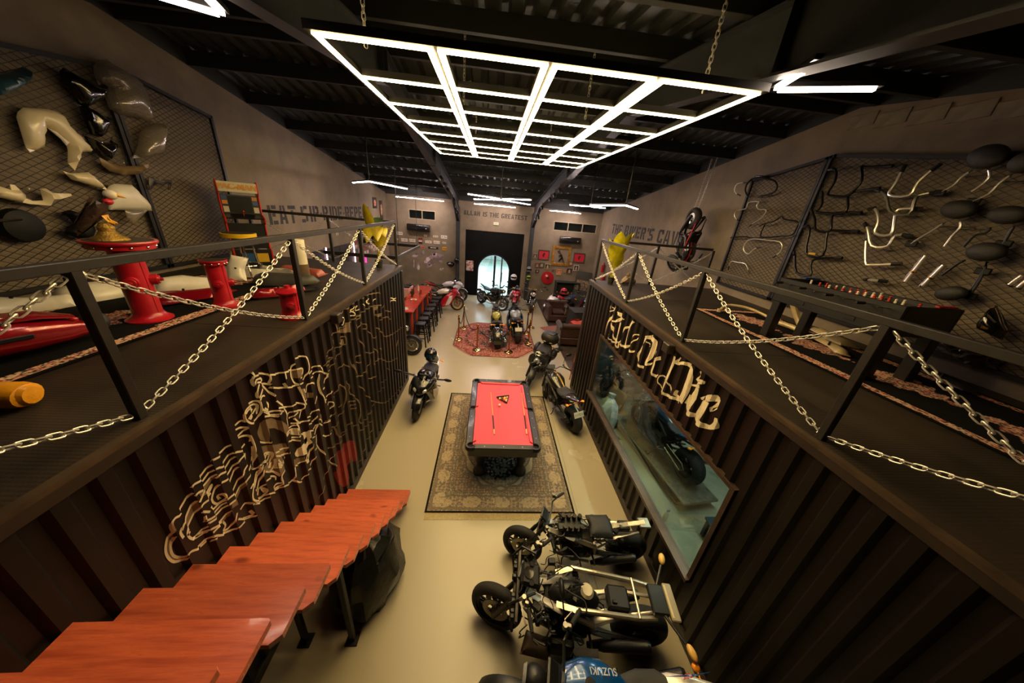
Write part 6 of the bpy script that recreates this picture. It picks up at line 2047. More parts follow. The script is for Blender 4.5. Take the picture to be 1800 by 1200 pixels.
B().tube([p - P[0] for p in P], .01, 6).make('arm', BLKP, t_); B().cbox((0, 0, 0), (.02, .04, .02), .004).make('pad', RUBBER, t_)
# ---- hanging motorcycle (nose down, on two chains)
hb_ = bike('black and red stripped motorcycle hung nose-down on chains at the right wall', (0.71, 0), (-0.71, 0), 'naked', '#16171c', '#a01c1c', lean=0, steer=28, seat_m=BLKP, full=False,
           extras=lambda t, mk, h, a: (loose_wires(t, mk, h, a, 10, 12), [mk(B().tube(smooth_pts([(-.75, s * .12, .7), (-.4, s * .14, .72), (0, s * .16, .74), (.3, s * .1, .8)], 3), .016, 8), 'red_frame_tube', mat('red_tube', '#a81c1c', .3)) for s in (-1, 1)]))
q0, q1 = at(1219, 384, x=4.82), at(1184, 463, x=4.82)
dv = (q1 - q0).normalized()                      # from rear wheel down to the front wheel
Xl = dv
Yl = Vector((1, 0, 0)); Yl = (Yl - Xl * Yl.dot(Xl)).normalized()      # left side of the machine towards the wall
Zl = Xl.cross(Yl)
if Zl.y > 0:
    Yl = -Yl; Zl = -Zl
Rm_ = Matrix((Xl, Yl, Zl)).transposed()
sc_ = (q1 - q0).length / 1.42
hb_.scale = (sc_,) * 3
hb_.rotation_euler = Rm_.to_euler()
hb_.location = (q0 + q1) / 2 - Rm_ @ Vector((0, 0, .31 * sc_))
for i, dy in enumerate((-.07, .07)):
    chain(q0 + Vector((0, dy, .2)), (4.9, q0.y + dy * 1.3, roof_z(q0.y) - .01), 0.0, 'steel chain holding up the hanging motorcycle, ' + ('near' if i == 0 else 'far') + ' one', near=False)
# ---- table football
fx, fy = 4.18, 3.18
ft = thing('football_table', 'black table football with red and white players on the right deck', 'football table', (fx, fy, DECK), math.radians(1.5))
FTW, FTL, FZ = .62, 1.32, .80
FBK = mat('football_black', '#11100e', .4, vary=.2, scale=12)
for s in (-1, 1):
    B().cbox((s * (FTW / 2), 0, FZ - .15), (.03, FTL, .30), .005).make('long_side', FBK, ft, 0)
    B().cbox((0, s * (FTL / 2 - .015), FZ - .15), (FTW - .03, .03, .30), .005).make('short_side', FBK, ft, 0)
    B().cbox((-FTW / 2 - .018, s * .28, FZ - .24), (.008, .10, .045), .003).make('ball_return', mat('ball_hole', '#030303', .8), ft, 0)
B().box((0, 0, FZ - .14), (FTW - .04, FTL - .06, .02)).make('pitch', mat('pitch_green', '#20301e', .5), ft, 0)
for sx in (-1, 1):
    for sy in (-1, 1):
        B().cbox((sx * (FTW / 2 - .05), sy * (FTL / 2 - .07), (FZ - .3) / 2), (.11, .11, FZ - .3), .006).make('leg', FBK, ft, 0)
pm_ = [mat('player_red', '#b83224', .4), mat('player_white', '#d8ccb0', .4)]
fig = [B().cbox((0, 0, 0), (.018, .024, .07), .005).ell((0, 0, .045), .013, 8, 6).mesh('player', m) for m in pm_]
rodm = B().cyl((-.46, 0, 0), (.46, 0, 0), .007, n=8).mesh('rod', CHROME)
for i in range(8):
    y = -FTL / 2 + .12 + i * (FTL - .24) / 7
    link('rod', rodm, ft, (0, y, FZ - .05))
    for s in (-1, 1):
        if (i % 2 == 0) == (s > 0):
            B().cyl((s * .40, y, FZ - .05), (s * .50, y, FZ - .05), .015, n=10).make('handle', RUBBER, ft)
    n = (1, 2, 3, 5, 5, 3, 2, 1)[i]
    for k in range(n):
        link('player', fig[(i // 1) % 2], ft, ((k - (n - 1) / 2) * .1, y, FZ - .045))
for s, c in ((1, '#1f3f7a'), (-1, '#a82020')):
    b = B().cyl((0, s * (FTL / 2 + .01), FZ + .012), (.24, s * (FTL / 2 + .01), FZ + .012), .004, n=6)
    for k in range(10):
        b.cbox((.02 + .022 * k, s * (FTL / 2 - .015), FZ + .014), (.018, .03, .02), .003)
    b.make('score_counter', mat('counter_' + c.strip('#'), c, .4), ft, 0)
# ---- white moped frame parts behind the table
CRM = mat('cream_parts', '#b9a67c', .45, .2, vary=.15)
def pipe(label, pts, r, m=CRM, name='frame_tube'):
    t = thing(name, label, 'bike part', pts[0])
    P = [Vector(p) - Vector(pts[0]) for p in pts]
    B().tube(smooth_pts(P, 4), r, 8).make('tube', m, t)
    B().cyl(P[-1] - Vector((0, 0, r)), P[-1] + Vector((0, 0, r * 1.5)), r * 1.6, n=10).make('end_fitting', m, t)
pipe('cream bent frame tube lying on the deck near the football table legs', [(4.55, 4.35, DECK + .05), (4.5, 4.55, DECK + .10), (4.35, 4.75, DECK + .14), (4.15, 4.9, DECK + .12), (3.95, 4.8, DECK + .04)], .022)
pipe('cream fork leg lying on the deck behind the football table', [(4.62, 3.9, DECK + .03), (4.6, 4.1, DECK + .05), (4.58, 4.35, DECK + .04)], .035)
pipe('cream exhaust bend leaning behind the football table', [(4.75, 4.05, DECK + .03), (4.72, 4.2, DECK + .2), (4.66, 4.3, DECK + .38), (4.55, 4.3, DECK + .45)], .04)
loose('cream swingarm plate lying under the football table', CRM, (4.45, 3.4, DECK + .03), 1.2, .05, o3, .05)
loose('cream cover lying behind the far legs of the football table', CRM, (4.85, 3.75, DECK + .03), 1.4, .05, o2, .06)
loose('dark footrest plate lying right of the football table', DARKMET, (4.9, 2.6, DECK + .03), 1.3, .1, o3, .05)
# ---- small statue and red extinguisher sign at the far end of the right deck
sx_, sy_ = 3.05, 6.72
sg = thing('stone_figure', 'small crouching stone figure beside the plant on the right deck', 'figurine', (3.12, 6.75, DECK))
STN = mat('figure_stone', '#8a7458', .7, vary=.3, scale=30)
B().body([(-.12, 0, .04, .06, .04), (-.05, 0, .09, .08, .08), (.05, 0, .10, .07, .09), (.12, 0, .05, .04, .04)], 12, 2.2).make('body', STN, sg)
B().ell((.0, 0, .20), (.045, .045, .05), 12, 8).make('head', STN, sg)
B().tube([(-.03, -.06, .13), (-.12, -.09, .06), (-.18, -.08, .02)], .02, 8).make('arm', STN, sg)
B().ell((.15, 0, .06), (.06, .05, .06), 10, 6).make('basket', mat('basket', '#4a3a28', .8, vary=.3, scale=40), sg)
# ---- slogan on the right wall and spoked wheel hung beyond the railing
# ================================================================== wall slogans (stencilled letters), things on the back wall, lounge corner
STENC = mat('stencil_paint', '#2a2622', .8, vary=.25, scale=12)
G = .07
FONT = {   # strokes as (x0, y0, x1, y1) boxes or 4-point quads in a 0.62 x 1 cell
 'E': [(0, 0, .2, 1), (.27, .8, .6, 1), (.27, .41, .5, .6), (.27, 0, .6, .2)],
 'A': [[(0, 0), (.2, 0), (.28, 1), (.14, 1)], [(.42, 0), (.62, 0), (.48, 1), (.34, 1)], (.22, .22, .40, .38)],
 'T': [(0, .8, .62, 1), (.21, 0, .41, .74)],
 'S': [(.0, .56, .2, .95), (.26, .8, .6, 1), (.1, .42, .5, .56), (.4, .05, .6, .44), (0, 0, .34, .2), (.26, .7, .3, .8)],
 'I': [(.1, 0, .32, 1)],
 'P': [(0, 0, .2, 1), (.27, .8, .5, 1), (.42, .5, .62, .95), (.27, .42, .5, .6)],
 'R': [(0, 0, .2, 1), (.27, .8, .5, 1), (.42, .52, .62, .95), (.27, .44, .5, .6), [(.42, 0), (.62, 0), (.5, .42), (.32, .42)]],
 'D': [(0, 0, .2, 1), (.27, .82, .48, 1), (.42, .12, .62, .88), (.27, 0, .48, .18)],
 'L': [(0, 0, .2, 1), (.27, 0, .58, .2)],
 'H': [(0, 0, .2, 1), (.42, 0, .62, 1), (.23, .41, .39, .6)],
 'G': [(0, .08, .2, .92), (.1, .82, .6, 1), (.1, 0, .4, .18), (.42, .05, .62, .5), (.3, .38, .4, .5)],
 'B': [(0, 0, .2, 1), (.27, .82, .5, 1), (.42, .56, .6, .92), (.27, .42, .5, .56), (.42, .08, .62, .42), (.27, 0, .5, .18)],
 'K': [(0, 0, .2, 1), [(.25, .5), (.42, .5), (.62, 1), (.42, 1)], [(.25, .46), (.42, .46), (.62, 0), (.42, 0)]],
 'C': [(0, .08, .2, .92), (.1, .82, .6, 1), (.1, 0, .6, .18), (.42, .66, .62, .86), (.42, .14, .62, .34)],
 'V': [[(.0, 1), (.2, 1), (.32, 0), (.2, 0)], [(.42, 1), (.62, 1), (.44, 0), (.34, 0)]],
 "'": [(.08, .7, .24, 1)], '.': [(.05, .42, .2, .56)],
}
def slogan(body, name, label, M4, height, width, m=STENC):
    t = thing(name, label, 'lettering')
    adv = {'I': .44, "'": .34, '.': .34, ' ': .42}
    tot = sum(adv.get(ch, .76) for ch in body)
    kx = width / tot
    x = 0
    for ch in body:
        if ch != ' ':
            b = B()
            for s in FONT[ch]:
                q = s if isinstance(s, list) else [(s[0], s[1]), (s[2], s[1]), (s[2], s[3]), (s[0], s[3])]
                b.prism(q, lambda u, v, w: M4 @ Vector(((x + u) * kx, v * height, w)), .001, .004)
            b.make('letter_' + {"'": 'apostrophe', '.': 'dot'}.get(ch, ch.lower()), m, t, 0)
        x += adv.get(ch, .76)
    return t
slogan('EAT.SIP.RIDE.REPEAT', 'wall_lettering', 'stencilled words EAT SIP RIDE REPEAT on the left wall', basis((0, 1, 0), (0, 0, 1), (XL, 7.55, 3.46)), .40, 6.0)
slogan("THE BIKER'S CAVE", 'wall_lettering', "stencilled words THE BIKER'S CAVE on the right wall", basis((0, -1, 0), (0, 0, 1), (XR, 14.15, 3.66)), .40, 5.7)
slogan('ALLAH IS THE GREATEST', 'wall_lettering', 'stencilled words ALLAH IS THE GREATEST above the doorway', basis((1, 0, 0), (0, 0, 1), (-1.33, YF, 3.84)), .20, 3.03)
# basis z axes must point into the room
def wallB(o, s, u, v): return at(o[0] + u / s, o[1] + v / s, y=YF)
WB_, WS_ = (680, 380), 8.571
WR_ = (920, 380)
# ---- exit sign, air conditioners
es = thing('exit_sign', 'small pale green exit sign above the black doorway', 'sign', (0.21, YF, 3.57))
B().cbox((0, -.03, 0), (.24, .06, .13), .01).make('sign_box', mat('sign_cream', '#b8b494', .5), es, 0)
me = text_mesh('EXIT', .09, mat('exit_green', '#2f6a4a', .5), .001, .001)
o = link('lettering', me, es); o.matrix_local = basis((1, 0, 0), (0, 0, 1), (0, -.061, 0))
def aircon(x, z, label):
    a = thing('air_conditioner', label, 'air conditioner', (x, YF, z))
    AB = mat('aircon_black', '#0e0f0f', .25, coat=.4)
    B().body([(-.52, -.11, 0, .10, .14), (-.5, -.11, 0, .11, .15), (.5, -.11, 0, .11, .15), (.52, -.11, 0, .10, .14)], 16, 4).make('case', AB, a)
    B().box((0, -.225, -.02), (.98, .006, .012)).make('front_groove', BLK, a, 0)
    B().box((0, -.19, -.135), (.9, .05, .012)).make('louvre', mat('aircon_vane', '#1d1d1d', .4), a, 0)
    B().ell((.36, -.222, -.02), (.04, .006, .02), 12, 6).make('display', mat('aircon_badge', '#c8ccd0', .3), a)
aircon(-3.41, 3.10, 'black wall air conditioner under the left high window')
aircon(3.88, 3.12, 'black wall air conditioner under the right high window')
# ---- number plates on the left part of the back wall
plates = [(148, 230, 240, 282, '#d8d0c0', 'F 41027'), (365, 262, 405, 288, '#8a7a6a', '3 1'), (557, 276, 607, 306, '#cfc8b8', '2 07'), (697, 288, 773, 322, '#c8b89a', '48 1 K'), (815, 286, 908, 340, '#dcd6c8', '7B 3962'),
          (136, 332, 178, 360, '#c8b8a8', '13'), (216, 330, 314, 384, '#d2c6b4', '51 8027'), (334, 338, 430, 388, '#cfc4ae', 'JZ 6351'), (578, 364, 675, 410, '#d0c4ac', '75 301'), (705, 368, 797, 416, '#d6ccb8', 'ADV 19'), (838, 384, 893, 416, '#c6bca8', '40 7'),
          (505, 446, 566, 480, '#c8584a', 'A 60'), (622, 452, 775, 496, '#1a1714', 'BEFORE'), (832, 460, 902, 518, '#c8901c', 'TAXI')]
for i, (u0, v0, u1, v1, c, tx) in enumerate(plates):
    a, e = wallB(WB_, WS_, u0, v0), wallB(WB_, WS_, u1, v1)
    x, z, w, h = (a.x + e.x) / 2, (a.z + e.z) / 2, e.x - a.x, abs(a.z - e.z)
    row = 0 if v0 < 325 else 1 if v0 < 440 else 2
    t_ = thing('number_plate', None, 'number plate', (x, YF, z), 0, 'number plates on the back wall')
    nm = {'#c8584a': 'small red plate', '#1a1714': 'long black plate with pale letters', '#c8901c': 'square yellow plate'}.get(c)
    t_['label'] = (nm + ' in the lowest row left of the doorway') if nm else 'pale number plate, %s from the left in the %s row left of the doorway' % (('first', 'second', 'third', 'fourth', 'fifth', 'first', 'second', 'third', 'fourth', 'fifth', 'sixth')[i], ('upper', 'lower')[row])
    B().cbox((0, -.012, 0), (w, .012, h), .004).make('plate', mat('plate_' + c.strip('#'), c, .45), t_, 0)
    if tx:
        me = text_mesh(tx, h * .62, mat('plate_cream', '#d8d0b8', .5) if c == '#1a1714' else mat('plate_ink', '#3a3228', .6), .001, .002)
        o = link('plate_text', me, t_); o.matrix_local = basis((1, 0, 0), (0, 0, 1), (0, -.019, 0))
        wd = max(v.co.x for v in me.vertices) - min(v.co.x for v in me.vertices)
        o.scale = (min(1.3, w * .88 / max(wd, .01)), 1, 1)
a, e = wallB(WB_, WS_, 472, 318), wallB(WB_, WS_, 540, 415)
t_ = thing('tin_sign', 'upright dark red tin sign among the number plates', 'sign', ((a.x + e.x) / 2, YF, (a.z + e.z) / 2))
w, h = e.x - a.x, a.z - e.z
B().cbox((0, -.01, 0), (w, .012, h), .004).make('sign_plate', mat('tin_red', '#6a2a24', .5), t_, 0)
B().box((0, -.018, -h * .05), (w * .8, .004, h * .28)).make('pale_band', mat('tin_pale', '#b8a898', .5), t_, 0)
B().box((0, -.018, -h * .35), (w * .8, .004, h * .2)).make('dark_band', mat('tin_dark', '#1a1614', .5), t_, 0)
# ---- collage of paper scraps like a map
SCR = [mat('scrap_a', '#b9a0a4', .8), mat('scrap_b', '#cfc0bc', .8), mat('scrap_c', '#6a5f5e', .8), mat('scrap_d', '#937c84', .8)]
rs = random.Random(11)
mp_ = thing('wall_collage', 'map-like collage of pink and grey scraps on the back wall left of the doorway', 'collage')
blobs = [((430, 590), 62, 40), ((540, 555), 34, 38), ((400, 690), 16, 70), ((480, 760), 36, 55), ((640, 640), 55, 55), ((660, 700), 60, 45), ((630, 750), 26, 34), ((760, 600), 80, 55), ((780, 670), 60, 45), ((825, 805), 28, 30), ((590, 690), 26, 30), ((720, 560), 40, 30)]
for (cu, cv), ru, rv in blobs:
    for k in range(5):
        u, v = cu + rs.uniform(-.6, .6) * ru, cv + rs.uniform(-.6, .6) * rv
        n = rs.randint(6, 9)
        pts = []
        for j in range(n):
            a = 2 * math.pi * j / n
            q = rs.uniform(.35, .75)
            p = wallB(WB_, WS_, u + ru * q * math.cos(a), v + rv * q * math.sin(a))
            pts.append((p.x, p.z))
        d0 = .002 + .0012 * k
        B().prism(pts, lambda u_, v_, w_: (u_, YF - w_, v_), d0, d0 + .002).make('paper_scrap', rs.choice(SCR), mp_, 0)
c = wallB(WB_, WS_, 962, 728)
hm = thing('wall_mask', 'black angular bike mask hung on the back wall beside the column', 'bike part', (c.x, YF, c.z))
B().shell([(-.2, .08), (-.1, .14), (.1, .14), (.2, .06), (.12, -.08), (0, -.14), (-.13, -.06)], lambda u, v, w: (u, -w - .01, v), .1, .01).make('mask_shell', GLOSSB, hm)
for s in (-1, 1):
    B().ell((s * .07, -.10, .05), (.04, .02, .02), 10, 6).make('lens', LENS, hm)
# ---- left wall pictures near the far corner
for i, (y, z, w, h, c1, c2, lab_) in enumerate(((14.2, 4.02, .42, .42, '#101010', '#b8705c', 'square black picture with red emblem at the end of the left slogan'), (14.95, 3.75, .34, .75, '#3a2a22', '#b8906a', 'narrow colourful poster next to the far left corner'))):
    t_ = thing('wall_poster', lab_, 'poster', (XL, y, z))
    B().cbox((.012, 0, 0), (.024, w, h), .004).make('panel', mat('post_' + c1.strip('#'), c1, .5), t_, 0)
    B().shell([(-w * .3, -h * .25), (w * .1, -h * .3), (w * .3, .0), (w * .15, h * .3), (-w * .2, h * .25)], lambda u, v, w_: (.024 + w_, u, v), .004, .003).make('emblem', mat('post_' + c2.strip('#'), c2, .6, vary=.5, scale=14), t_)
# ---- framed pictures on the right part of the back wall
WOODF = mat('picture_wood', '#4a3a2a', .5, vary=.3, scale=10)
def picture(label, u0, v0, u1, v1, fm, inner, mark=None, fw=.05, name='framed_picture'):
    a, e = wallB(WR_, WS_, u0, v0), wallB(WR_, WS_, u1, v1)
    w, h = e.x - a.x, a.z - e.z
    t = thing(name, label, 'picture', ((a.x + e.x) / 2, YF, (a.z + e.z) / 2))
    for s in (-1, 1):
        B().cbox((s * (w / 2 - fw / 2), -.02, 0), (fw, .035, h), .008).make('frame_side', fm, t, 0)
        B().cbox((0, -.02, s * (h / 2 - fw / 2)), (w - 2 * fw, .034, fw), .008).make('frame_rail', fm, t, 0)
    if inner:
        B().box((0, -.008, 0), (w - 2 * fw + .01, .01, h - 2 * fw + .01)).make('picture_field', inner, t, 0)
    if mark:
        B().shell([(x * w, z * h) for x, z in mark[0]], lambda u, v, q: (u, -.014 - q, v), .004, .003).make('motif', mark[1], t)
    return t
REDF = mat('picture_red', '#b8182c', .6)
fig1 = [(-.12, -.05), (-.02, -.22), (.06, -.2), (.04, -.05), (.14, .12), (.02, .24), (-.08, .1)]
picture('large picture with red field left of the gold frame', 232, 498, 380, 662, WOODF, REDF, (fig1, INK))
picture('large picture with red field right of the gold frame', 765, 545, 912, 705, WOODF, REDF, (fig1[::-1], mat('dark_motif', '#4a1418', .6)))
smalls = [('striped dark card left of the red picture', 148, 560, 205, 640, '#8a7a68', '#28241e'), ('small red-framed picture below the red one', 180, 700, 236, 775, '#7a3a30', '#6a5a48'), ('small dark-framed portrait under the left red picture', 246, 695, 306, 775, '#3a3428', '#6a6a50'),
          ('small pale-framed dark portrait left of the gold frame', 332, 712, 396, 800, '#a08a5a', '#1c1814'), ('tiny dark picture above the hose reel', 185, 800, 236, 852, '#38302a', '#5a4a38'), ('tiny reddish picture right of the hose reel', 430, 792, 462, 828, '#6a3a34', '#8a3a3a'),
          ('small orange picture under the gold frame', 500, 795, 566, 886, '#b08a60', '#c8683a'), ('tiny orange oval picture under the gold frame', 606, 804, 634, 848, '#a87a40', '#b8602c'), ('small dark picture with pale base right of the gold frame', 655, 778, 728, 872, '#6a4a3a', '#2a2a2c'),
          ('small tan picture beside the gold frame corner', 680, 676, 734, 744, '#5a4a34', '#b88a68'), ('small pale-framed black portrait under the right red picture', 762, 732, 826, 824, '#c0b496', '#16130f')]
for lab_, u0, v0, u1, v1, c1, c2 in smalls:
    picture(lab_, u0, v0, u1, v1, mat('frm_' + c1.strip('#'), c1, .5), mat('fld_' + c2.strip('#'), c2, .6, vary=.4, scale=9), ([(-.2, -.3), (.2, -.3), (.16, 0), (.1, .25), (-.1, .25), (-.16, 0)], mat('portrait_tone', '#a8907a', .6)), fw=.03)
GF = mat('gilt_frame', '#b8863a', .35, .7, vary=.35, scale=14, bump=.5)
gf = picture('ornate golden picture frame around a rifle on the back wall', 447, 440, 683, 756, GF, None, fw=.13, name='gold_frame')
# rifle inside the frame
rc = wallB(WR_, WS_, 575, 610)
RB = mat('rifle_black', '#141210', .4, .4); RWD = mat('rifle_wood', '#4a2c1a', .45)
rf_ = thing('rifle', 'dark rifle with curved magazine hung slantwise inside the gold frame', 'rifle', (rc.x, YF - .03, rc.z))
rf_.rotation_euler = (0, math.radians(62), 0)
fnr = lambda u, v, w: (u, w, v)
B().prism([(-.12, -.03), (.14, -.03), (.14, .035), (-.12, .04)], fnr, -.02, .02).make('receiver', RB, rf_, 0)
B().prism([(-.12, -.02), (-.12, .03), (-.36, .02), (-.36, -.09), (-.3, -.09)], fnr, -.017, .017).make('stock', RWD, rf_, 0)
B().prism([(.14, -.03), (.30, -.02), (.30, .03), (.14, .035)], fnr, -.018, .018).make('handguard', RWD, rf_, 0)
B().cyl((.30, 0, .01), (.48, 0, .01), .009, n=8).make('barrel', RB, rf_)
B().prism([(.02, -.03), (.09, -.03), (.13, -.12), (.17, -.19), (.11, -.21), (.06, -.13)], fnr, -.013, .013).make('magazine', RB, rf_, 0)
B().prism([(-.10, -.03), (-.05, -.03), (-.08, -.13), (-.12, -.12)], fnr, -.013, .013).make('pistol_grip', RB, rf_, 0)
B().box((.46, 0, .035), (.012, .01, .04)).make('front_sight', RB, rf_, 0)
# ---- fire hose reel
c = wallB(WR_, WS_, 358, 918)
hr = thing('hose_reel', 'round red fire hose reel on the back wall below the pictures', 'hose reel', (c.x, YF - .02, c.z))
RY = Matrix.Rotation(math.pi / 2, 3, 'X')
HRM = mat('reel_red', '#a8141e', .35, coat=.3)
B().lathe([(.05, .0), (.30, .0), (.31, .02), (.05, .03)], 32, R=RY, close=True).make('back_disc', HRM, hr)
B().lathe([(.06, .14), (.30, .13), (.31, .15), (.06, .17)], 32, R=RY, close=True).make('front_disc', HRM, hr)
for i in range(3):
    B().lathe([(.2 + .03 * math.cos(t), .035 + .03 + .032 * i + .016 * math.sin(t)) for t in [2 * math.pi * k / 8 for k in range(8)]], 32, R=RY, close=True).make('hose_coil', mat('hose_dark', '#2a1a18', .6), hr)
B().cyl((0, 0, 0), (0, -.19, 0), .065, n=18).make('hub', mat('reel_hub', '#1c2a20', .4), hr)
B().box((-.07, -.175, .11), (.12, .004, .10), Matrix.Rotation(.4, 3, 'Y')).make('instruction_card', mat('card_pink', '#d8b8b0', .5), hr, 0)
# ---- fireplace-like console and leaning sign
a, e = wallB(WR_, WS_, 478, 955), wallB(WR_, WS_, 815, 1120)
CN = mat('console_green', '#2a2f26', .5, vary=.2)
cs = thing('console_shelf', 'dark green open wall shelf with small objects below the pictures', 'shelf', ((a.x + e.x) / 2, YF - .18, 0))
w = e.x - a.x
B().cbox((0, 0, a.z - .04), (w, .36, .06), .01).make('top', CN, cs, 0)
for s in (-1, 1):
    B().cbox((s * (w / 2 - .04), 0, (a.z - .07) / 2), (.06, .34, a.z - .07), .008).make('side', CN, cs, 0)
B().cbox((0, .02, .45), (w - .1, .30, .04), .006).make('shelf_board', CN, cs, 0)
B().box((0, .16, .5), (w - .1, .02, a.z - .1)).make('back_board', mat('console_dark', '#141712', .6), cs, 0)
for i in range(6):
    x = (a.x + e.x) / 2 - .5 + i * .2
    t_ = thing('shelf_ornament', ('leftmost', 'second', 'third', 'fourth', 'fifth', 'rightmost')[i] + ' small brown ornament on the dark green wall shelf', 'ornament', (x, YF - .2, .472))
    B().lathe([(0, 0), (.05, 0), (.06, .05), (.03, .09), (0, .1)], 12).make('body', mat('orn_%d' % (i % 3), ('#8a6238', '#6a4a34', '#a8804a')[i % 3], .5), t_)
    B().ell((0, 0, .11), .022, 8, 6).make('knob', GOLD, t_)
pa, pb = at(1036, 475, y=YF - .5), at(1012, 515, y=YF - .5)
ls = thing('leaning_board', 'tall black framed board with pale lettering leaning in the right corner', 'sign', (4.70, YF - .42, 0), math.radians(-18))
ls.rotation_euler = (math.radians(-10), math.radians(4), math.radians(-14))
B().cbox((0, 0, .85), (.78, .04, 1.68), .01).make('board', mat('board_dark', '#1c1814', .4), ls, 0)
B().box((0, -.022, 1.0), (.62, .006, .5)).make('printed_area', mat('board_print', '#8a7456', .5, col2='#2a2018', scale=22, fac=(.45, .55)), ls, 0)
B().box((0, -.022, .4), (.62, .006, .4)).make('lower_field', mat('board_low', '#2a2822', .4, vary=.3, scale=8), ls, 0)
# ---- red extinguishers on the right wall seen past the plant
for i, (u, v) in enumerate(((1060, 470), (1060, 489))):
    p = at(u, v, x=XR - .1)
    t_ = thing('extinguisher', ('upper', 'lower')[i] + ' red fire extinguisher on the right wall beyond the deck corner', 'extinguisher', tuple(p))
    B().lathe([(0, -.22), (.07, -.22), (.075, .12), (.03, .18), (.02, .2), (0, .2)], 14).make('cylinder', HRM, t_)
    B().cbox((0, -.03, .22), (.03, .1, .03), .006).make('valve', BLK, t_)
    B().tube([(0, -.04, .2), (.0, -.1, .1), (0, -.08, -.1)], .01, 6).make('hose', RUBBER, t_)
# ---- lounge corner on the dark planks
LEA = mat('brown_leather', '#3a2620', .35, vary=.3, scale=12, bump=.2, coat=.15)
def chesterfield(label, x, y, rz, w, name='leather_sofa', cat='sofa'):
    t = thing(name, label, cat, (x, y, .018), rz)
    d = .82
    B().cbox((0, 0, .20), (w, d, .28), .04).make('base', LEA, t)
    n = max(1, round((w - .36) / .6))
    for i in range(n):
        ww = (w - .36) / n
        B().cbox((-(w - .36) / 2 + ww * (i + .5), -.06, .41), (ww - .015, d - .26, .15), .05).make('seat_cushion', LEA, t)
    B().cbox((0, d / 2 - .09, .52), (w, .16, .42), .05).cyl((-w / 2 + .02, d / 2 - .08, .72), (w / 2 - .02, d / 2 - .08, .72), .10, n=16).make('backrest', LEA, t)
    for s in (-1, 1):
        B().cbox((s * (w / 2 - .09), -.02, .42), (.16, d - .06, .34), .04).cyl((s * (w / 2 - .07), -d / 2 + .03, .62), (s * (w / 2 - .07), d / 2 - .1, .62), .10, n=16).make('armrest', LEA, t)
        B().lathe([(0, 0), (.10, 0), (.10, .015), (0, .03)], 16, c=(s * (w / 2 - .07), -d / 2 + .03, .62), R=Matrix.Rotation(math.pi / 2, 3, 'X')).make('arm_scroll', LEA, t)
    stud = B().ell((0, 0, 0), .012, 6, 4).mesh('stud', GOLD)
    for i in range(int(w / .12)):
        link('stud', stud, t, (-w / 2 + .08 + i * .12, d / 2 - .175, .66))
    for sx in (-1, 1):
        for sy in (-1, 1):
            B().cyl((sx * (w / 2 - .08), sy * (d / 2 - .08), 0), (sx * (w / 2 - .08), sy * (d / 2 - .08), .07), .03, n=10).make('foot', BLK, t)
    return t
chesterfield('brown leather sofa with rolled arm at the corner of the right container', 3.55, 10.0, math.radians(180), 2.0)
chesterfield('brown buttoned leather armchair facing the rug on the dark planks', 3.0, 12.45, math.radians(2), .95, 'leather_armchair', 'armchair')
chesterfield('brown leather armchair half hidden behind the container, next to the covered table', 4.72, 12.3, math.radians(-20), .9, 'leather_armchair', 'armchair')
# covered table with red cloth on top, lamp stand
ct = thing('covered_table', 'black cloth-covered display table between the leather armchairs', 'table', (3.75, 11.45, .018), .15)
def drape(w, d, h, m, t, nm):
    rings = []
    for z, k in ((0.0, 1.10), (h * .5, 1.05), (h * .96, 1.0), (h, .98)):
        ring = []
        for i in range(40):
            a = 2 * math.pi * i / 40
            c, s = math.cos(a), math.sin(a)
            e = 2 / 6
            x = w / 2 * math.copysign(abs(c) ** e, c); y = d / 2 * math.copysign(abs(s) ** e, s)
            r = k + (.03 * math.sin(i * 2.2) * (1.1 - z / h))
            ring.append((x * r, y * r, z))
        rings.append(ring)
    B().loft(rings).make(nm, m, t, 60)
drape(.9, .75, .80, mat('black_cloth', '#14130f', .85), ct, 'cloth')
B().box((0, 0, .815), (.92, .76, .02)).make('table_top', mat('black_top', '#1e1b17', .5), ct, 0)
kr = painted_sheet('colour_rug', 60, 60, 1.1, 1.5, lambda U, V: pick(pick(np.ones(U.shape + (3,)) * np.array(lin('#8a5a50')), (np.abs(U - .55) + np.abs(V - .75) < .45), '#5a6a66'), (np.abs(U - .55) + np.abs(V - .75) < .2), '#b08a80'), RUGM)
tag(kr, 'small pink and grey diamond rug in front of the leather sofa', 'rug'); kr.location = (2.95, 10.95, .016); kr.rotation_euler = (0, 0, .4)
fl2 = thing('floor_lamp', 'thin black floor lamp with globe head beside the leather sofa', 'lamp', (2.52, 9.35, .018))
B().lathe([(0, 0), (.13, 0), (.13, .015), (.02, .03), (0, .03)], 20).make('base', BLK, fl2)
B().tube([(0, 0, .02), (0, 0, 1.25), (.03, .08, 1.4), (.07, .2, 1.45)], .011, 8).make('pole', BLK, fl2)
B().ell((.08, .24, 1.42), (.09, .09, .07), 14, 8).make('lamp_head', DARKMET, fl2)
B().tube([(0, 0, .01), (-.15, -.12, .006), (-.3, -.1, .006), (-.5, -.25, .006)], .006, 6).make('cord', BLK, fl2)
th = thing('red_throw', 'red cloth throw hanging over the leather sofa', 'throw', (3.35, 10.0, .0))
B().shell([(-.3, -.35), (.5, -.3), (.55, .1), (.1, .3), (-.35, .2)], lambda u, v, w: (u, v, .76 + w + .02 * math.sin(u * 20)), .03, .008).make('cloth', mat('red_cloth', '#a83424', .8), th)
B().shell([(-.3, 0), (.2, .0), (.1, .3), (-.2, .25)], lambda u, v, w: (u - .1, .36 + w, .52 + v), .03, .008).make('hanging_end', mat('red_cloth', '#a83424', .8), th)
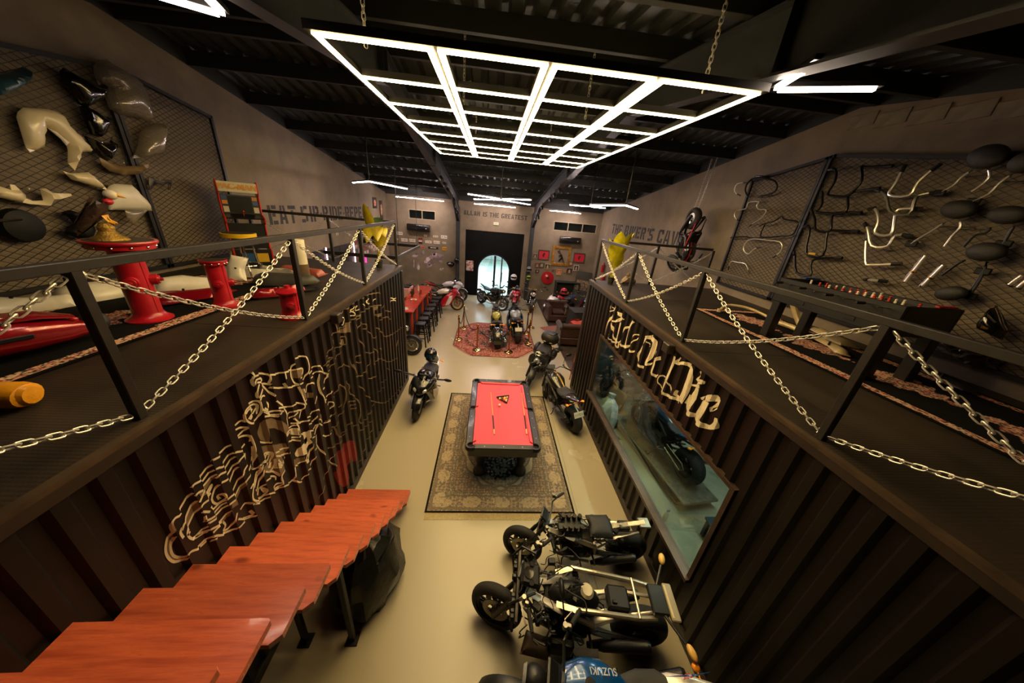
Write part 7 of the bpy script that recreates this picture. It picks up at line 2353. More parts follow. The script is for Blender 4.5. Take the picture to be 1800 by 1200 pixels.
for i, (x, y) in enumerate(((2.47, 7.35), (2.62, 7.22))):
    t_ = thing('wall_cue', ('left', 'right')[i] + ' of two pool cues leaning at the right container corner', 'cue', (x - .06, y, .01))
    t_.rotation_euler = (.02, math.radians(3), 0)
    B().cyl((0, 0, 0), (0, 0, .55), .014, .012, 8).make('butt', mat('cue_red', '#8a1c14', .4), t_)
    B().cyl((0, 0, .55), (0, 0, 1.4), .011, .006, 8).make('shaft', mat('cue_orange', '#c87a3a', .35), t_)
# posters and gear on the door panel and columns
pp_ = thing('notice_poster', 'pinkish notice poster on the black panel left of the arched door', 'poster', (-0.98, YF - .0, 1.5))
B().cbox((0, -.006, 0), (.36, .012, .5), .003).make('sheet', mat('poster_pink', '#8a5a58', .6, col2='#c8b0a4', scale=9, fac=(.48, .52)), pp_, 0)
B().box((-.08, -.014, -.15), (.14, .004, .14)).make('pasted_card', mat('poster_card', '#b8a898', .6), pp_, 0)
HELM = {}
def helmet(label, p, rz, m, visor, r=.14, tilt=0):
    t = thing('helmet', label, 'helmet', p)
    t.rotation_euler = (0, tilt, rz)
    B().ell((0, 0, 0), (r * 1.12, r, r), 20, 12, None, -.75, 1.0).make('shell', m, t)
    B().body([(.03, 0, -.085, r * .85, .05), (r * .9, 0, -.075, r * .62, .045), (r * 1.22, 0, -.07, r * .3, .035)], 14, 2.6).make('chin_bar', m, t)
    rings = []
    for z in (-.035, .0, .045):
        rings.append([(r * 1.17 * math.cos(a) * math.sqrt(1 - (z / r) ** 2 * .8), r * 1.06 * math.sin(a) * math.sqrt(1 - (z / r) ** 2 * .8), z) for a in [(-1.15 + 2.3 * i / 10) for i in range(11)]])
    B().loft(rings, closed=False).make('visor', visor, t)
    return t
VIS = mat('dark_visor', '#0c0c0e', .08, coat=.5)
helmet('black helmet on the left column by the back wall', (-1.57, YF - .45, 1.78), math.radians(-90), GLOSSB, VIS)
helmet('grey helmet on the right column by the back wall', (1.96, YF - .45, 1.62), math.radians(-90), mat('helmet_grey', '#5a5a58', .35), VIS)
helmet('lime yellow helmet below the grey one on the right column', (1.98, YF - .45, 1.22), math.radians(-90), mat('helmet_lime', '#8a9a20', .35), VIS, .11)
helmet('white helmet on top of the red and white bike beside the doorway', (1.2, 14.75, 1.28), math.radians(-100), mat('helmet_white', '#c8c4c0', .3), VIS, .15)
helmet('red helmet lying on the bikes behind the leather armchair', (3.35, 13.2, 1.13), math.radians(-80), mat('helmet_red', '#b01828', .25, coat=.5), VIS, .15)
# brackets carrying the column helmets
for i, (x, z) in enumerate(((-1.57, 1.62), (1.96, 1.46), (1.98, 1.08))):
    t_ = thing('helmet_hook', ('hook under the black helmet on the left column', 'hook under the grey helmet on the right column', 'hook under the lime helmet on the right column')[i], 'hook', (x, YF - .28, z))
    B().cyl((0, 0, 0), (0, -.18, .02), .012, n=8).make('peg', BLK, t_)
    B().box((0, .004, 0), (.06, .008, .06)).make('plate', BLK, t_, 0)
helmet('glossy black helmet resting on the seat of the black sports bike by the left container', (-1.235, 6.5, 1.0), math.radians(-88), GLOSSB, mat('visor_blue', '#16324a', .08, coat=.5), .145)
# ---- black bag under the stairs
bg = thing('black_bag', 'crumpled black cloth bag on the floor under the stairs', 'bag', (-1.22, 2.35, 0))
r_ = random.Random(5)
rings = []
for z, k in ((0.0, .9), (.15, 1.05), (.35, 1.0), (.55, .8), (.68, .45), (.72, .1)):
    rings.append([(.36 * k * math.cos(a) * (1 + .10 * math.sin(5 * a + z * 9)) + r_.uniform(-.015, .015), .46 * k * math.sin(a) * (1 + .08 * math.sin(7 * a - z * 12)) + r_.uniform(-.015, .015), z + r_.uniform(-.012, .012)) for a in [2 * math.pi * i / 36 for i in range(36)]])
B().loft(rings).make('bag_body', mat('black_nylon', '#12130f', .4, bump=.5, bscale=12, vary=.2), bg, 25)
B().tube(smooth_pts([(.2, -.2, .6), (.3, 0, .72), (.2, .2, .6)], 4), .015, 8).make('strap', BLK, bg)
# ---- black tube frame hanging over the bar, neon tubes, screen and photo collage on the left wall behind it
ZC = 2.62
c1_, c2_ = at(698, 453, z=ZC), at(739, 433, z=ZC)
xa, ya, yb_ = c1_.x, c1_.y, c2_.y
fr_ = thing('bar_canopy', 'black square-tube canopy frame hanging above the bar', 'frame', (0, 0, 0))
FB = mat('canopy_black', '#141412', .45)
B().cbox(((xa + XL) / 2, ya, ZC), (xa - XL - .04, .06, .10), .006).make('near_beam', FB, fr_, 0)
B().cbox(((xa + XL) / 2, yb_, ZC), (xa - XL - .04, .06, .10), .006).make('far_beam', FB, fr_, 0)
B().cbox((xa, (ya + yb_) / 2, ZC), (.06, yb_ - ya - .08, .10), .006).make('side_beam', mat('canopy_brown', '#4a4034', .45), fr_, 0)
for y in (ya + .3, yb_ - .3):
    B().cyl((xa - .02, y, ZC + .05), (xa - .02, y, roof_z(y) - .02), .008, n=6).make('hanger_rod', FB, fr_)
NEON = mat('neon_pink', '#ffd8e0', .5, emit=7.0, ecol='#ffc8d4')
for i, (y, z0, z1) in enumerate(((9.66, 2.28, 2.74), (11.6, 1.98, 2.70))):
    t_ = thing('neon_tube', ('near', 'far')[i] + ' pink upright neon tube on the left wall behind the bar', 'lamp', (XL + .06, y, z0))
    B().cyl((0, 0, 0), (0, 0, z1 - z0), .018, n=10).make('light_tube', NEON, t_)
    B().cbox((-.03, 0, (z1 - z0) / 2), (.03, .05, z1 - z0), .005).make('mounting_rail', BLK, t_, 0)
tv = thing('wall_screen', 'small lit blue and pink screen on the left wall behind the bar', 'screen', (XL + .04, 12.35, 1.95))
B().cbox((0, 0, 0), (.05, .62, .40), .008).make('bezel', BLK, tv, 0)
B().box((.027, -.14, 0), (.004, .28, .34)).make('blue_picture', mat('screen_blue', '#2a5ad0', .3, emit=1.6), tv, 0)
B().box((.027, .14, 0), (.004, .28, .34)).make('pink_picture', mat('screen_pink', '#c83a90', .3, emit=1.6), tv, 0)
cl_ = thing('photo_collage', 'dense collage of small photos on the left wall behind the bar', 'collage', (XL, 0, 0))
rp = random.Random(21)
PC = [mat('snap_%d' % i, c, .6) for i, c in enumerate(('#b89a92', '#6a4a48', '#c8b8b0', '#8a3a40', '#4a5058', '#a07a70'))]
for iy in range(9):
    for iz in range(4):
        B().box((.008 + .002 * rp.random(), 11.95 + iy * .25 + rp.uniform(-.03, .03), 2.22 + iz * .15 + rp.uniform(-.02, .02)), (.006, .2, .12), Matrix.Rotation(rp.uniform(-.1, .1), 3, 'X')).make('snapshot', rp.choice(PC), cl_, 0)
bb_ = thing('bar_back_wall', 'dark panelled back wall section behind the bar', 'panel', (XL + .01, 10.3, 0))
B().box((.01, 0, 1.35), (.02, 2.6, 2.7)).make('backing_sheet', mat('bar_dark', '#1c1716', .6), bb_, 0)
for k in range(5):
    B().box((.022, -1.04 + .52 * k, 1.35), (.01, .48, 2.6)).make('back_plank', mat('bar_dark2', '#241c1a', .5, vary=.3, scale=5), bb_, 0)
sw = thing('light_switch', 'small pale switch plate on the left wall under the slogan', 'switch', tuple(at(592, 411, x=XL + .01)))
B().cbox((0, 0, 0), (.02, .22, .10), .004).make('plate', mat('switch_pale', '#8a7c68', .5), sw, 0)
for k in (-1, 1):
    B().cbox((.012, k * .05, 0), (.008, .05, .05), .003).make('rocker', mat('switch_white', '#b8ac98', .4), sw, 0)
# ================================================================== paint on the containers and the workshop inside the right one
def ribbon(b, pts, widths, X, sgn, off=.004):
    """painted stroke following the corrugated sheet; pts = (y, z)"""
    P = [Vector(p) for p in pts]
    ws = widths if isinstance(widths, (list, tuple)) else [widths] * len(P)
    if len(P) > 2:                                   # soften the corners of the brush line
        Q, V_ = [], []
        for i in range(len(P) - 1):
            p0, p1, p2, p3 = P[max(i - 1, 0)], P[i], P[i + 1], P[min(i + 2, len(P) - 1)]
            for j in range(3):
                t = j / 3
                Q.append(0.5 * ((2 * p1) + (p2 - p0) * t + (2 * p0 - 5 * p1 + 4 * p2 - p3) * t * t + (3 * p1 - p0 - 3 * p2 + p3) * t ** 3))
                V_.append(ws[i] + (ws[i + 1] - ws[i]) * t)
        P, ws = Q + [P[-1]], V_ + [ws[-1]]
    seg = []
    for i in range(len(P) - 1):
        n = max(1, int((P[i + 1] - P[i]).length / .012))
        for j in range(n):
            t = j / n
            seg.append((P[i].lerp(P[i + 1], t), ws[i] + (ws[i + 1] - ws[i]) * t))
    seg.append((P[-1], ws[-1]))
    m = len(seg)
    k = max(1, int(math.ceil(max(w for _, w in seg) / .014)))
    v = []
    for i, (p, w) in enumerate(seg):
        d = seg[min(i + 1, m - 1)][0] - seg[max(i - 1, 0)][0]
        d = d.normalized() if d.length > 1e-9 else Vector((1, 0))
        nn = Vector((-d.y, d.x))
        for s in range(k + 1):
            q = p + nn * ((s / k - .5) * w)
            v.append((X - sgn * off + sgn * corr(q.x), q.x, q.y))
    f = []
    for i in range(m - 1):
        for s in range(k):
            a, c = i * (k + 1) + s, (i + 1) * (k + 1) + s
            f.append((a, a + 1, c + 1, c))
    b.add(v, f)
def fill(b, poly, X, sgn, off=.002):
    """painted area: split at the folds of the sheet"""
    ys = brk(min(p[0] for p in poly), max(p[0] for p in poly))
    def clip(P, y, keep):
        out = []
        for i in range(len(P)):
            a, c = P[i], P[(i + 1) % len(P)]
            ia, ic = (a[0] - y) * keep >= 0, (c[0] - y) * keep >= 0
            if ia: out.append(a)
            if ia != ic:
                t = (y - a[0]) / (c[0] - a[0])
                out.append((y, a[1] + (c[1] - a[1]) * t))
        return out
    for y0, y1 in zip(ys[:-1], ys[1:]):
        P = clip(clip(poly, y0, 1), y1, -1)
        if len(P) >= 3:
            b.add([(X - sgn * off + sgn * corr(min(max(y, y0 + 1e-5), y1 - 1e-5)), y, z) for y, z in P], [tuple(range(len(P)))])
WPAINT = mat('white_mural_paint', '#dccfae', .6, vary=.12, scale=10)
GPAINT = mat('grey_mural_paint', '#75634c', .65, vary=.15, scale=10)
DPAINT = mat('dim_mural_paint', '#7a684e', .65, vary=.3, scale=6)
RPAINT = mat('red_mural_paint', '#7a1f1c', .6, vary=.2, scale=8)
def yz(o, s, pts, X): return [(p.y, p.z) for p in (at(o[0] + u / s, o[1] + v / s, x=X) for u, v in pts)]

# ---- gothic lettering on the right container: each letter its own painted shape
RO, RS = (1050, 520), 4.614
def letter(nm, strokes):
    b = B()
    for st in strokes:
        ribbon(b, yz(RO, RS, [p[:2] for p in st], CR), [p[2] for p in st], CR, 1)
    o = b.make(nm, WPAINT, contR, 0)
    return o
W1, W2, W3, W4 = .018, .038, .068, .115
letter('painted_letter_r', [[(110, 65, W1), (95, 95, W2), (105, 125, W1), (125, 110, W1), (120, 90, W1)], [(150, 90, W1), (120, 150, W2), (90, 210, W2), (75, 255, W1), (60, 310, W1)],
    [(150, 130, W1), (180, 150, W3), (185, 180, W3), (150, 205, W2), (105, 200, W1)], [(205, 140, W1), (195, 170, W1), (210, 190, W1)], [(110, 205, W2), (120, 270, W3), (130, 330, W2), (155, 415, W2), (165, 380, W1)], [(80, 310, W1), (95, 350, W1), (140, 380, W2), (160, 380, W1)]])
letter('painted_letter_i', [[(205, 175, W1), (195, 195, W2)], [(190, 215, W2), (175, 280, W2), (155, 350, W3), (165, 375, W1), (190, 345, W1)]])
letter('painted_letter_d', [[(290, 205, W2), (265, 250, W2), (240, 330, W2), (225, 410, W3), (250, 400, W1)], [(265, 250, W1), (225, 260, W2), (195, 320, W2), (185, 390, W2), (220, 415, W2)]])
letter('painted_letter_e', [[(255, 395, W1), (310, 350, W1), (330, 320, W1), (300, 315, W1), (275, 350, W2), (255, 410, W2), (265, 450, W2), (295, 445, W1)]])
letter('painted_letter_o_capital', [[(390, 330, W1), (455, 325, W2)], [(400, 335, W2), (345, 430, W2), (320, 490, W2), (330, 560, W2), (370, 580, W2)], [(400, 335, W2), (450, 350, W3), (460, 390, W3), (430, 480, W3), (390, 555, W2), (445, 540, W1)], [(395, 370, W1), (430, 410, W1)]])
letter('painted_letter_r_small', [[(480, 445, W1), (465, 475, W2)], [(500, 505, W2), (470, 520, W2), (460, 560, W2), (440, 620, W2), (460, 650, W2), (495, 640, W1)], [(465, 510, W1), (500, 500, W2)]])
letter('painted_letter_d_capital', [[(630, 490, W2), (610, 560, W2), (560, 680, W2), (530, 760, W1), (525, 800, W1)], [(660, 500, W1), (630, 545, W2), (700, 545, W2), (755, 580, W3), (745, 640, W4), (710, 750, W4), (665, 850, W4)],
    [(590, 785, W2), (565, 700, W1), (520, 645, W1), (490, 680, W1), (505, 740, W1), (545, 800, W2), (620, 830, W2), (665, 850, W3)], [(640, 765, W1), (625, 800, W2), (650, 820, W1)]])
letter('painted_letter_i_small', [[(815, 610, W1), (830, 650, W2), (790, 680, W2), (845, 685, W1), (855, 700, W2), (800, 710, W1)], [(745, 720, W1), (830, 735, W2)], [(810, 740, W3), (780, 810, W4), (730, 890, W4), (735, 950, W3), (780, 965, W2)], [(735, 800, W1), (700, 870, W1)]])
letter('painted_letter_e_small', [[(820, 830, W1), (880, 830, W3), (950, 830, W3), (965, 870, W2), (900, 925, W2), (960, 905, W1)], [(880, 840, W4), (840, 920, W4), (800, 990, W4), (830, 1040, W3), (900, 1065, W2), (955, 1050, W3), (965, 990, W2)]])

# ---- biker mural on the left container
def strokes(o, s, L, w, m, nm, off=.003):
    for st in L:
        b = B()
        ribbon(b, yz(o, s, st, CL), w, CL, -1, off)
        b.make(nm, m, contL, 0)
def areas(o, s, L, m, nm):
    for st in L:
        b = B()
        fill(b, yz(o, s, st, CL), CL, -1)
        b.make(nm, m, contL, 0)
M1, MS1 = (290, 780), 5.455       # wheel and front end
M2, MS2 = (420, 600), 6.667       # rider
M3, MS3 = (420, 740), 6.667       # engine
M4, MS4 = (560, 480), 6.667       # scroll and figures, far part
M5, MS5 = (560, 640), 5.0         # lower far part
areas(M1, MS1, [[(90, 850), (105, 900), (100, 1000), (150, 1085), (215, 1080), (230, 1100), (140, 1125), (75, 1090), (58, 1000), (65, 920)], [(315, 550), (345, 610), (260, 790), (215, 880), (230, 800), (270, 660)],
               [(320, 470), (390, 420), (420, 470), (345, 510)], [(400, 420), (480, 300), (500, 330), (440, 440)], [(640, 560), (720, 500), (730, 560), (640, 620)], [(560, 760), (640, 640), (640, 690), (580, 770)], [(700, 500), (770, 360), (790, 380), (730, 520)]], GPAINT, 'mural_shade')
strokes(M1, MS1, [[(95, 840), (65, 920), (55, 1020), (80, 1090), (140, 1130), (230, 1100)], [(110, 890), (100, 990), (120, 1060), (160, 1085), (210, 1080), (250, 1030), (345, 1000)], [(95, 840), (65, 770), (95, 710), (160, 665), (275, 470)],
    [(255, 420), (280, 385), (360, 335), (460, 200)], [(445, 160), (540, 110), (640, 10)], [(310, 545), (250, 690), (225, 790), (215, 870), (260, 910), (330, 890), (420, 790)], [(345, 610), (250, 810), (215, 880)], [(290, 500), (320, 465), (390, 425), (500, 290)],
    [(330, 560), (390, 420)], [(345, 610), (370, 570), (440, 520), (480, 470)], [(400, 360), (490, 240), (570, 210), (660, 90), (745, 65), (800, 0)], [(500, 330), (530, 290), (600, 250), (680, 120)], [(540, 370), (620, 320), (720, 150), (790, 90)],
    [(680, 465), (750, 300), (760, 250), (800, 180), (800, 90)], [(650, 380), (710, 220)], [(440, 600), (490, 630), (540, 590), (600, 530), (690, 460)], [(385, 740), (480, 690), (600, 560)], [(410, 765), (510, 700), (620, 580), (700, 510), (770, 370), (830, 280), (870, 150), (850, 20)],
    [(340, 890), (440, 820), (560, 750), (640, 640)], [(330, 905), (430, 840)], [(345, 1000), (460, 890), (560, 870), (700, 810), (780, 730), (880, 690)], [(460, 850), (530, 780), (600, 740)], [(590, 740), (620, 780), (600, 830), (660, 790), (690, 660)],
    [(820, 430), (850, 380), (840, 490), (855, 540), (920, 540), (1000, 480), (1080, 460)], [(845, 575), (930, 560), (1010, 510)], [(760, 630), (800, 570), (840, 570)], [(870, 240), (900, 235), (940, 180), (1010, 160)], [(860, 90), (880, 120), (865, 240)], [(890, 430), (940, 200)], [(905, 460), (925, 400), (950, 250)],
    [(530, 390), (490, 530), (540, 575), (590, 520), (570, 480), (540, 500), (560, 530)], [(430, 490), (480, 400), (490, 405), (445, 500)], [(840, 640), (860, 680), (780, 715), (700, 720)], [(360, 650), (430, 650)], [(385, 690), (395, 730)], [(460, 930), (500, 905)], [(380, 985), (440, 930)], [(160, 830), (180, 770), (210, 735)], [(175, 900), (145, 850), (160, 800)]], .016, WPAINT, 'mural_line')
areas(M2, MS2, [[(260, 1060), (300, 920), (400, 890), (500, 930), (590, 1000), (560, 1090), (540, 1080), (510, 1040), (440, 1010), (350, 1020), (370, 1170), (300, 1160), (260, 1110)], [(645, 350), (690, 325), (780, 320), (780, 380), (700, 430), (655, 430)], [(725, 560), (790, 540), (790, 640), (770, 700), (735, 620)], [(830, 600), (870, 600), (870, 660), (830, 660)],
               [(945, 860), (990, 850), (1000, 900), (950, 910)]], GPAINT, 'mural_shade')
areas(M2, MS2, [[(720, 1080), (840, 1050), (850, 1120), (820, 1200), (760, 1200), (790, 1130)], [(640, 1030), (690, 1030), (710, 1100), (640, 1090)], [(165, 760), (190, 770), (195, 890), (175, 890)]], WPAINT, 'mural_light')
strokes(M2, MS2, [[(65, 850), (90, 790), (180, 715), (240, 700), (265, 760), (270, 860), (220, 930), (150, 960), (85, 920), (65, 850)], [(80, 850), (110, 800), (200, 740), (240, 750), (250, 850)], [(110, 910), (160, 830)], [(130, 915), (200, 790)], [(200, 850), (240, 780)], [(0, 985), (60, 930), (90, 940)], [(0, 1040), (60, 1010), (110, 1020), (20, 1120)], [(0, 1150), (80, 1110), (140, 1110), (150, 1170)],
    [(250, 690), (270, 640), (320, 640), (345, 700), (380, 730), (380, 780), (340, 800), (300, 780)], [(150, 360), (180, 400), (165, 450), (190, 520), (200, 450), (290, 430), (300, 470), (210, 480)], [(160, 420), (260, 380), (330, 380), (370, 410), (370, 500)], [(235, 500), (215, 600), (240, 660), (290, 520), (330, 495), (385, 505)], [(290, 490), (430, 640)],
    [(360, 390), (450, 385), (540, 360), (640, 335)], [(380, 540), (480, 545), (570, 540), (650, 530), (710, 510)], [(540, 365), (555, 440)], [(545, 490), (570, 545)], [(655, 200), (720, 180), (785, 180), (815, 250), (820, 330), (790, 440), (720, 500), (680, 480), (645, 400), (645, 300), (660, 260)], [(650, 340), (700, 320), (780, 320), (770, 390), (720, 430)],
    [(820, 380), (870, 320), (930, 285), (1000, 310), (1020, 370), (1050, 380)], [(840, 430), (900, 380), (940, 350), (1040, 380), (1020, 500), (985, 560)], [(940, 380), (945, 480), (970, 600), (1000, 660), (1015, 720)], [(1010, 690), (1060, 640), (1090, 580)], [(820, 600), (830, 500), (880, 490), (920, 560), (910, 650), (890, 730)], [(710, 530), (740, 620), (770, 700), (790, 740)], [(760, 560), (800, 640), (780, 700)],
    [(440, 695), (500, 740), (560, 770), (620, 760)], [(270, 790), (350, 830), (480, 810), (490, 850), (380, 860), (290, 820)], [(465, 780), (550, 770), (540, 810), (480, 820)], [(620, 760), (700, 720), (770, 740), (760, 800), (700, 810), (620, 830), (600, 900), (610, 1000)], [(560, 780), (600, 850), (590, 950)], [(620, 900), (700, 820)], [(650, 900), (720, 950), (760, 810)], [(640, 960), (740, 950), (830, 920)],
    [(300, 880), (380, 870), (480, 880)], [(560, 1100), (570, 1060), (640, 1000), (690, 980), (720, 1090)], [(800, 890), (860, 860), (900, 810), (940, 800), (960, 850)], [(820, 970), (900, 930), (920, 870)], [(940, 910), (1000, 930), (980, 980), (940, 960)], [(1020, 960), (1090, 900), (1110, 860), (1060, 940)], [(1060, 790), (1080, 710), (1115, 730), (1090, 790)], [(980, 1100), (1050, 1110), (1080, 1070)], [(820, 1050), (900, 1030), (930, 970), (920, 1080), (860, 1130)]], .016, WPAINT, 'mural_line')
areas(M3, MS3, [[(290, 300), (380, 280), (560, 260), (580, 320), (560, 500), (500, 640), (430, 600), (300, 600), (280, 550), (400, 430), (330, 400)], [(640, 450), (770, 420), (770, 480), (650, 540)]], GPAINT, 'mural_shade')
areas(M3, MS3, [[(680, 400), (740, 280), (830, 180), (860, 250), (800, 380), (720, 420)], [(780, 460), (830, 420), (880, 260), (870, 330), (850, 440), (800, 500)], [(540, 410), (580, 420), (560, 460)]], WPAINT, 'mural_light')
strokes(M3, MS3, [[(245, 150), (250, 220), (310, 250), (385, 250)], [(200, 560), (190, 480), (195, 330), (150, 200)], [(230, 820), (215, 790), (240, 620), (260, 560), (250, 520), (330, 430), (340, 380), (400, 370), (410, 440), (370, 540)], [(340, 460), (360, 390), (395, 390), (370, 460)], [(430, 370), (580, 310)], [(430, 410), (530, 400), (600, 370)], [(370, 500), (420, 490)], [(365, 520), (415, 512)], [(360, 545), (410, 535)], [(440, 500), (510, 495)], [(440, 520), (510, 518)], [(435, 545), (500, 540)],
    [(430, 440), (440, 520), (400, 590), (310, 590)], [(460, 450), (500, 490), (560, 470)], [(560, 480), (545, 560), (500, 650), (520, 740), (440, 800)], [(380, 600), (440, 590), (490, 640)], [(320, 700), (400, 650), (460, 650), (470, 690)], [(230, 820), (290, 780), (340, 820), (310, 880), (260, 910), (180, 970)], [(260, 870), (270, 800), (320, 740)], [(300, 790), (330, 830)], [(440, 790), (470, 740), (520, 720)], [(440, 820), (540, 760), (660, 690), (655, 540)],
    [(660, 520), (700, 510), (780, 460), (800, 380)], [(650, 690), (710, 715), (760, 690), (820, 615)], [(810, 575), (860, 530), (905, 410)], [(890, 340), (935, 270), (935, 160)], [(935, 270), (1015, 395)], [(1030, 460), (1090, 480), (1150, 525)], [(560, 180), (600, 120), (690, 90), (720, 180), (650, 190)], [(580, 240), (650, 220), (720, 230)]], .016, WPAINT, 'mural_line')
# scroll with lettering, star, figures
strokes(M4, MS4, [[(145, 725), (220, 685), (195, 580), (205, 510), (265, 480), (285, 440), (350, 410), (360, 380), (415, 350), (430, 325), (530, 290), (550, 265), (640, 240), (730, 240), (740, 370)], [(225, 690), (300, 620), (430, 530), (520, 460), (560, 430), (640, 385), (740, 375)]], .016, DPAINT, 'mural_line')
strokes(M4, MS4, [[(270, 550), (260, 520), (300, 530), (280, 610)], [(300, 550), (330, 540)], [(420, 390), (395, 440), (430, 480), (400, 500), (370, 490), (410, 440)], [(460, 380), (455, 440), (475, 420)], [(500, 370), (495, 410)], [(520, 360), (545, 385)], [(595, 290), (570, 320), (580, 360), (610, 340)], [(640, 310), (635, 330)], [(670, 300), (660, 320)]], .014, WPAINT, 'scroll_lettering')
strokes(M4, MS4, [[(875, 130), (885, 310), (905, 510)], [(840, 335), (890, 305), (920, 270)], [(860, 290), (905, 325)]], .02, WPAINT, 'mural_star')
strokes(M4, MS4, [[(340, 700), (350, 860), (400, 1050), (455, 1190)], [(90, 975), (130, 940), (165, 860)], [(180, 920), (230, 870), (320, 830), (310, 740), (250, 780)], [(165, 780), (190, 870)], [(80, 1090), (100, 1040), (165, 985), (150, 1040), (90, 1090)], [(110, 1150), (160, 1100), (190, 1050)], [(190, 1000), (230, 980), (260, 920)], [(440, 600), (470, 690), (500, 790), (540, 870)], [(470, 690), (500, 570)], [(450, 520), (490, 500), (460, 570)], [(650, 490), (740, 470), (765, 370)],
    [(730, 550), (800, 510), (850, 540)], [(800, 440), (850, 450), (840, 410)], [(640, 780), (690, 720), (680, 640), (740, 680), (770, 740), (860, 720), (990, 630)], [(550, 930), (600, 940), (610, 1020), (560, 1180)], [(620, 950), (650, 920), (650, 1070), (700, 1010)], [(720, 880), (740, 900), (755, 1000)], [(440, 1010), (480, 960), (520, 1000), (480, 1050), (440, 1010)], [(660, 870), (710, 960), (690, 1010), (740, 1000)], [(740, 1000), (830, 1040), (930, 990)], [(590, 670), (620, 720), (640, 780)], [(520, 600), (560, 600), (560, 650), (520, 650)], [(250, 1130), (300, 1060), (360, 1100)], [(930, 780), (930, 980)], [(840, 760), (850, 960)], [(800, 1100), (850, 1150)]], .015, DPAINT, 'mural_line')
areas(M4, MS4, [[(230, 700), (300, 640), (365, 580), (375, 690), (310, 700)], [(640, 400), (710, 380), (650, 480)], [(680, 500), (740, 480), (720, 530)], [(240, 820), (300, 770), (310, 830), (270, 850)]], GPAINT, 'mural_shade')
strokes(M5, MS5, [[(130, 290), (170, 240), (180, 180), (230, 200), (245, 300), (240, 380), (200, 440), (170, 510), (150, 560)], [(240, 150), (280, 180), (290, 260), (350, 310), (370, 420), (380, 520), (460, 430), (490, 340)], [(105, 590), (150, 550), (180, 640), (240, 580), (290, 510), (310, 550), (350, 530), (370, 590), (480, 490)], [(100, 740), (190, 690), (240, 600)], [(310, 0), (345, 100)], [(350, 160), (410, 240)], [(470, 320), (580, 340), (660, 280), (740, 180)], [(420, 270), (460, 300)], [(330, 110), (400, 90), (430, 20)], [(440, 130), (500, 110), (520, 60)], [(560, 160), (600, 130), (610, 40)], [(480, 490), (470, 600), (420, 690), (400, 800), (340, 900)], [(430, 470), (470, 400)], [(120, 380), (135, 340), (140, 380)], [(70, 500), (120, 470), (150, 420)], [(190, 380), (200, 350)], [(260, 330), (330, 320)], [(270, 370), (330, 350)], [(280, 400), (340, 380)], [(70, 845), (110, 860), (160, 890)], [(520, 300), (540, 240), (580, 200)]], .015, DPAINT, 'mural_line')
strokes(M5, MS5, [[(145, 790), (95, 900), (60, 1040), (25, 1180)]], .006, WPAINT, 'mural_line')
areas(M5, MS5, [[(165, 800), (200, 740), (260, 670), (310, 670), (330, 740), (335, 850), (300, 860), (285, 780), (270, 900), (290, 1000), (240, 1080), (180, 1060), (150, 960), (175, 880)]], RPAINT, 'mural_red_patch')

# ---- inside the workshop container
bike('blue motorcycle raised on the lift inside the right container', (3.22, 4.95), (3.42, 3.6), 'sport', '#16384f', '#1f5a86', lean=0, zoff=.335, scale=.98)
lf = thing('bike_lift', 'steel checker-plate motorcycle lift inside the right container', 'lift', (3.32, 4.27, .12), math.radians(8))
LPM = mat('lift_plate', '#7c7e72', .4, .6, vary=.2, scale=12)
B().cbox((0, 0, .185), (.62, 2.2, .05), .01).make('platform', LPM, lf, 0)
pk_ = B().box((0, 0, 0), (.06, .012, .008), rotz(.7)).mesh('tread_mark', mat('tread_mark', '#8a8a78', .4, .6))
for i in range(20):
    for j in (-1, 1):
        link('tread_mark', pk_, lf, (j * .24, -1.0 + i * .105, .213))
for s in (-1, 1):
    B().cbox((s * .25, 0, .105), (.06, 1.5, .04), .006, Matrix.Rotation(.06 * s, 3, 'X')).make('scissor_arm', BLK, lf, 0)
B().cbox((0, 0, .03), (.6, 1.9, .05), .01).make('base_frame', BLK, lf, 0)
bike('dark motorcycle standing at the far end inside the right container', (3.0, 6.35), (4.25, 6.25), 'naked', '#101820', lean=5, zoff=.12)
sb = thing('white_sack', 'crumpled pale plastic sack at the far window corner inside the container', 'bag', (2.72, 5.35, .12))
rings = [[(.2 * k * math.cos(a) * (1 + .12 * math.sin(5 * a + z * 7)), .28 * k * math.sin(a) * (1 + .1 * math.sin(6 * a)), z) for a in [2 * math.pi * i / 24 for i in range(24)]] for z, k in ((0, .9), (.2, 1.05), (.45, .85), (.6, .4), (.64, .1))]
B().loft(rings).make('sack_body', mat('sack_plastic', '#ccd0d0', .35, vary=.15, scale=8, bump=.4), sb, 25)
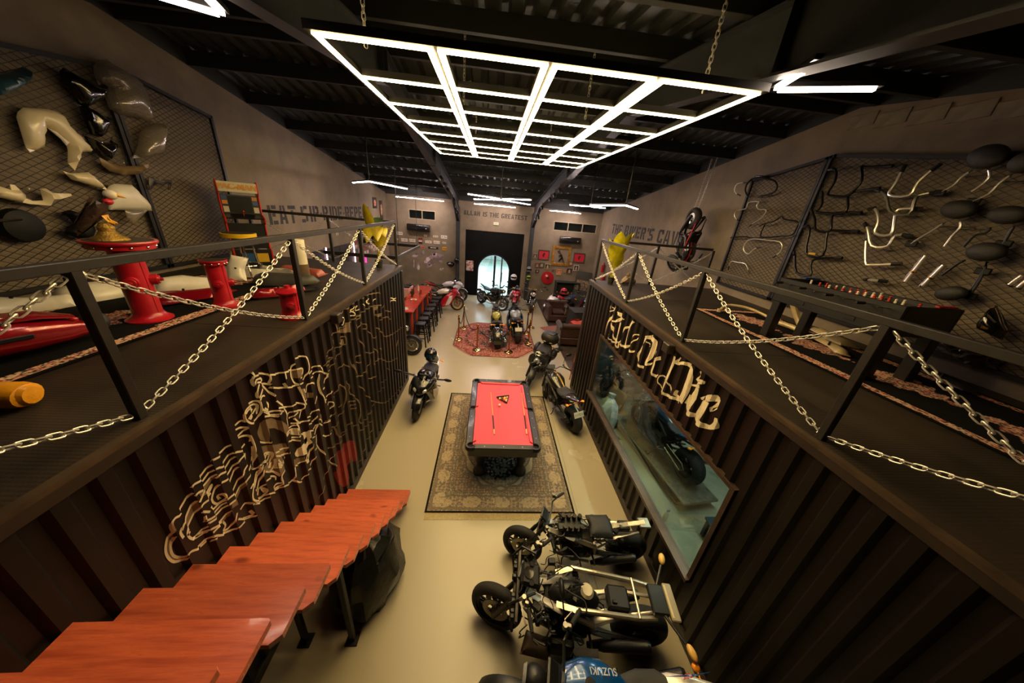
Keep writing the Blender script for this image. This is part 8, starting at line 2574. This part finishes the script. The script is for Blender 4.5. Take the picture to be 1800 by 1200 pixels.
B().cyl((0, 0, .62), (.02, .02, .72), .05, .08, 10).make('sack_neck', mat('sack_plastic', '#a8b4bc'), sb)
cb = thing('cardboard_sheet', 'folded brown cardboard sheet leaning by the pale sack', 'cardboard', (3.0, 5.72, .125), .3)
B().box((0, 0, .3), (.03, .5, .6), Matrix.Rotation(.35, 3, 'Y')).make('flap', mat('cardboard', '#a07c50', .8), cb, 0)
B().box((.18, 0, .02), (.3, .5, .02)).make('flap', mat('cardboard', '#a07c50', .8), cb, 0)
tb = thing('air_hose_bar', 'pale yellow tool bar lying on the workshop floor by the window', 'tool', (2.75, 4.5, .13), 1.3)
B().cbox((0, 0, .02), (.5, .06, .03), .008).make('handle', mat('tool_cream', '#c8b478', .5), tb)
B().cbox((.05, 0, .02), (.05, .064, .034), .006).make('grip_band', BLK, tb)
B().cyl((.25, 0, .02), (.33, .05, .02), .02, n=8).make('tool_head', DARKMET, tb)
bt = thing('spray_bottle', 'small white spray bottle standing on the workshop floor', 'bottle', (2.85, 3.05, .12))
B().lathe([(0, 0), (.035, 0), (.035, .12), (.015, .16), (0, .16)], 12).make('bottle_body', mat('bottle_white', '#d8d8d0', .4), bt)
B().cbox((.01, 0, .18), (.05, .02, .04), .005).make('trigger', mat('trigger_blue', '#2a5a9a', .4), bt)
rt = thing('red_tail_case', 'glossy red tail case on the near shelf inside the container', 'bike part', (3.55, 2.45, .45))
B().body([(-.2, 0, .1, .08, .05), (-.1, 0, .12, .14, .09), (.1, 0, .12, .12, .08), (.22, 0, .1, .05, .04)], 14, 2.4).make('case_body', paint('#a81428'), rt)
B().cbox((-.18, 0, .06), (.04, .14, .03), .006).make('hinge', BLK, rt)
ts = thing('tool_bench', 'low dark work bench at the near end inside the right container', 'bench', (3.55, 2.4, .12))
B().cbox((0, 0, .31), (.6, .9, .04), .006).make('bench_top', mat('bench_blue', '#1c3a4a', .4), ts, 0)
for sx in (-1, 1):
    for sy in (-1, 1):
        B().cbox((sx * .26, sy * .4, .145), (.05, .05, .29), .004).make('leg', BLK, ts, 0)
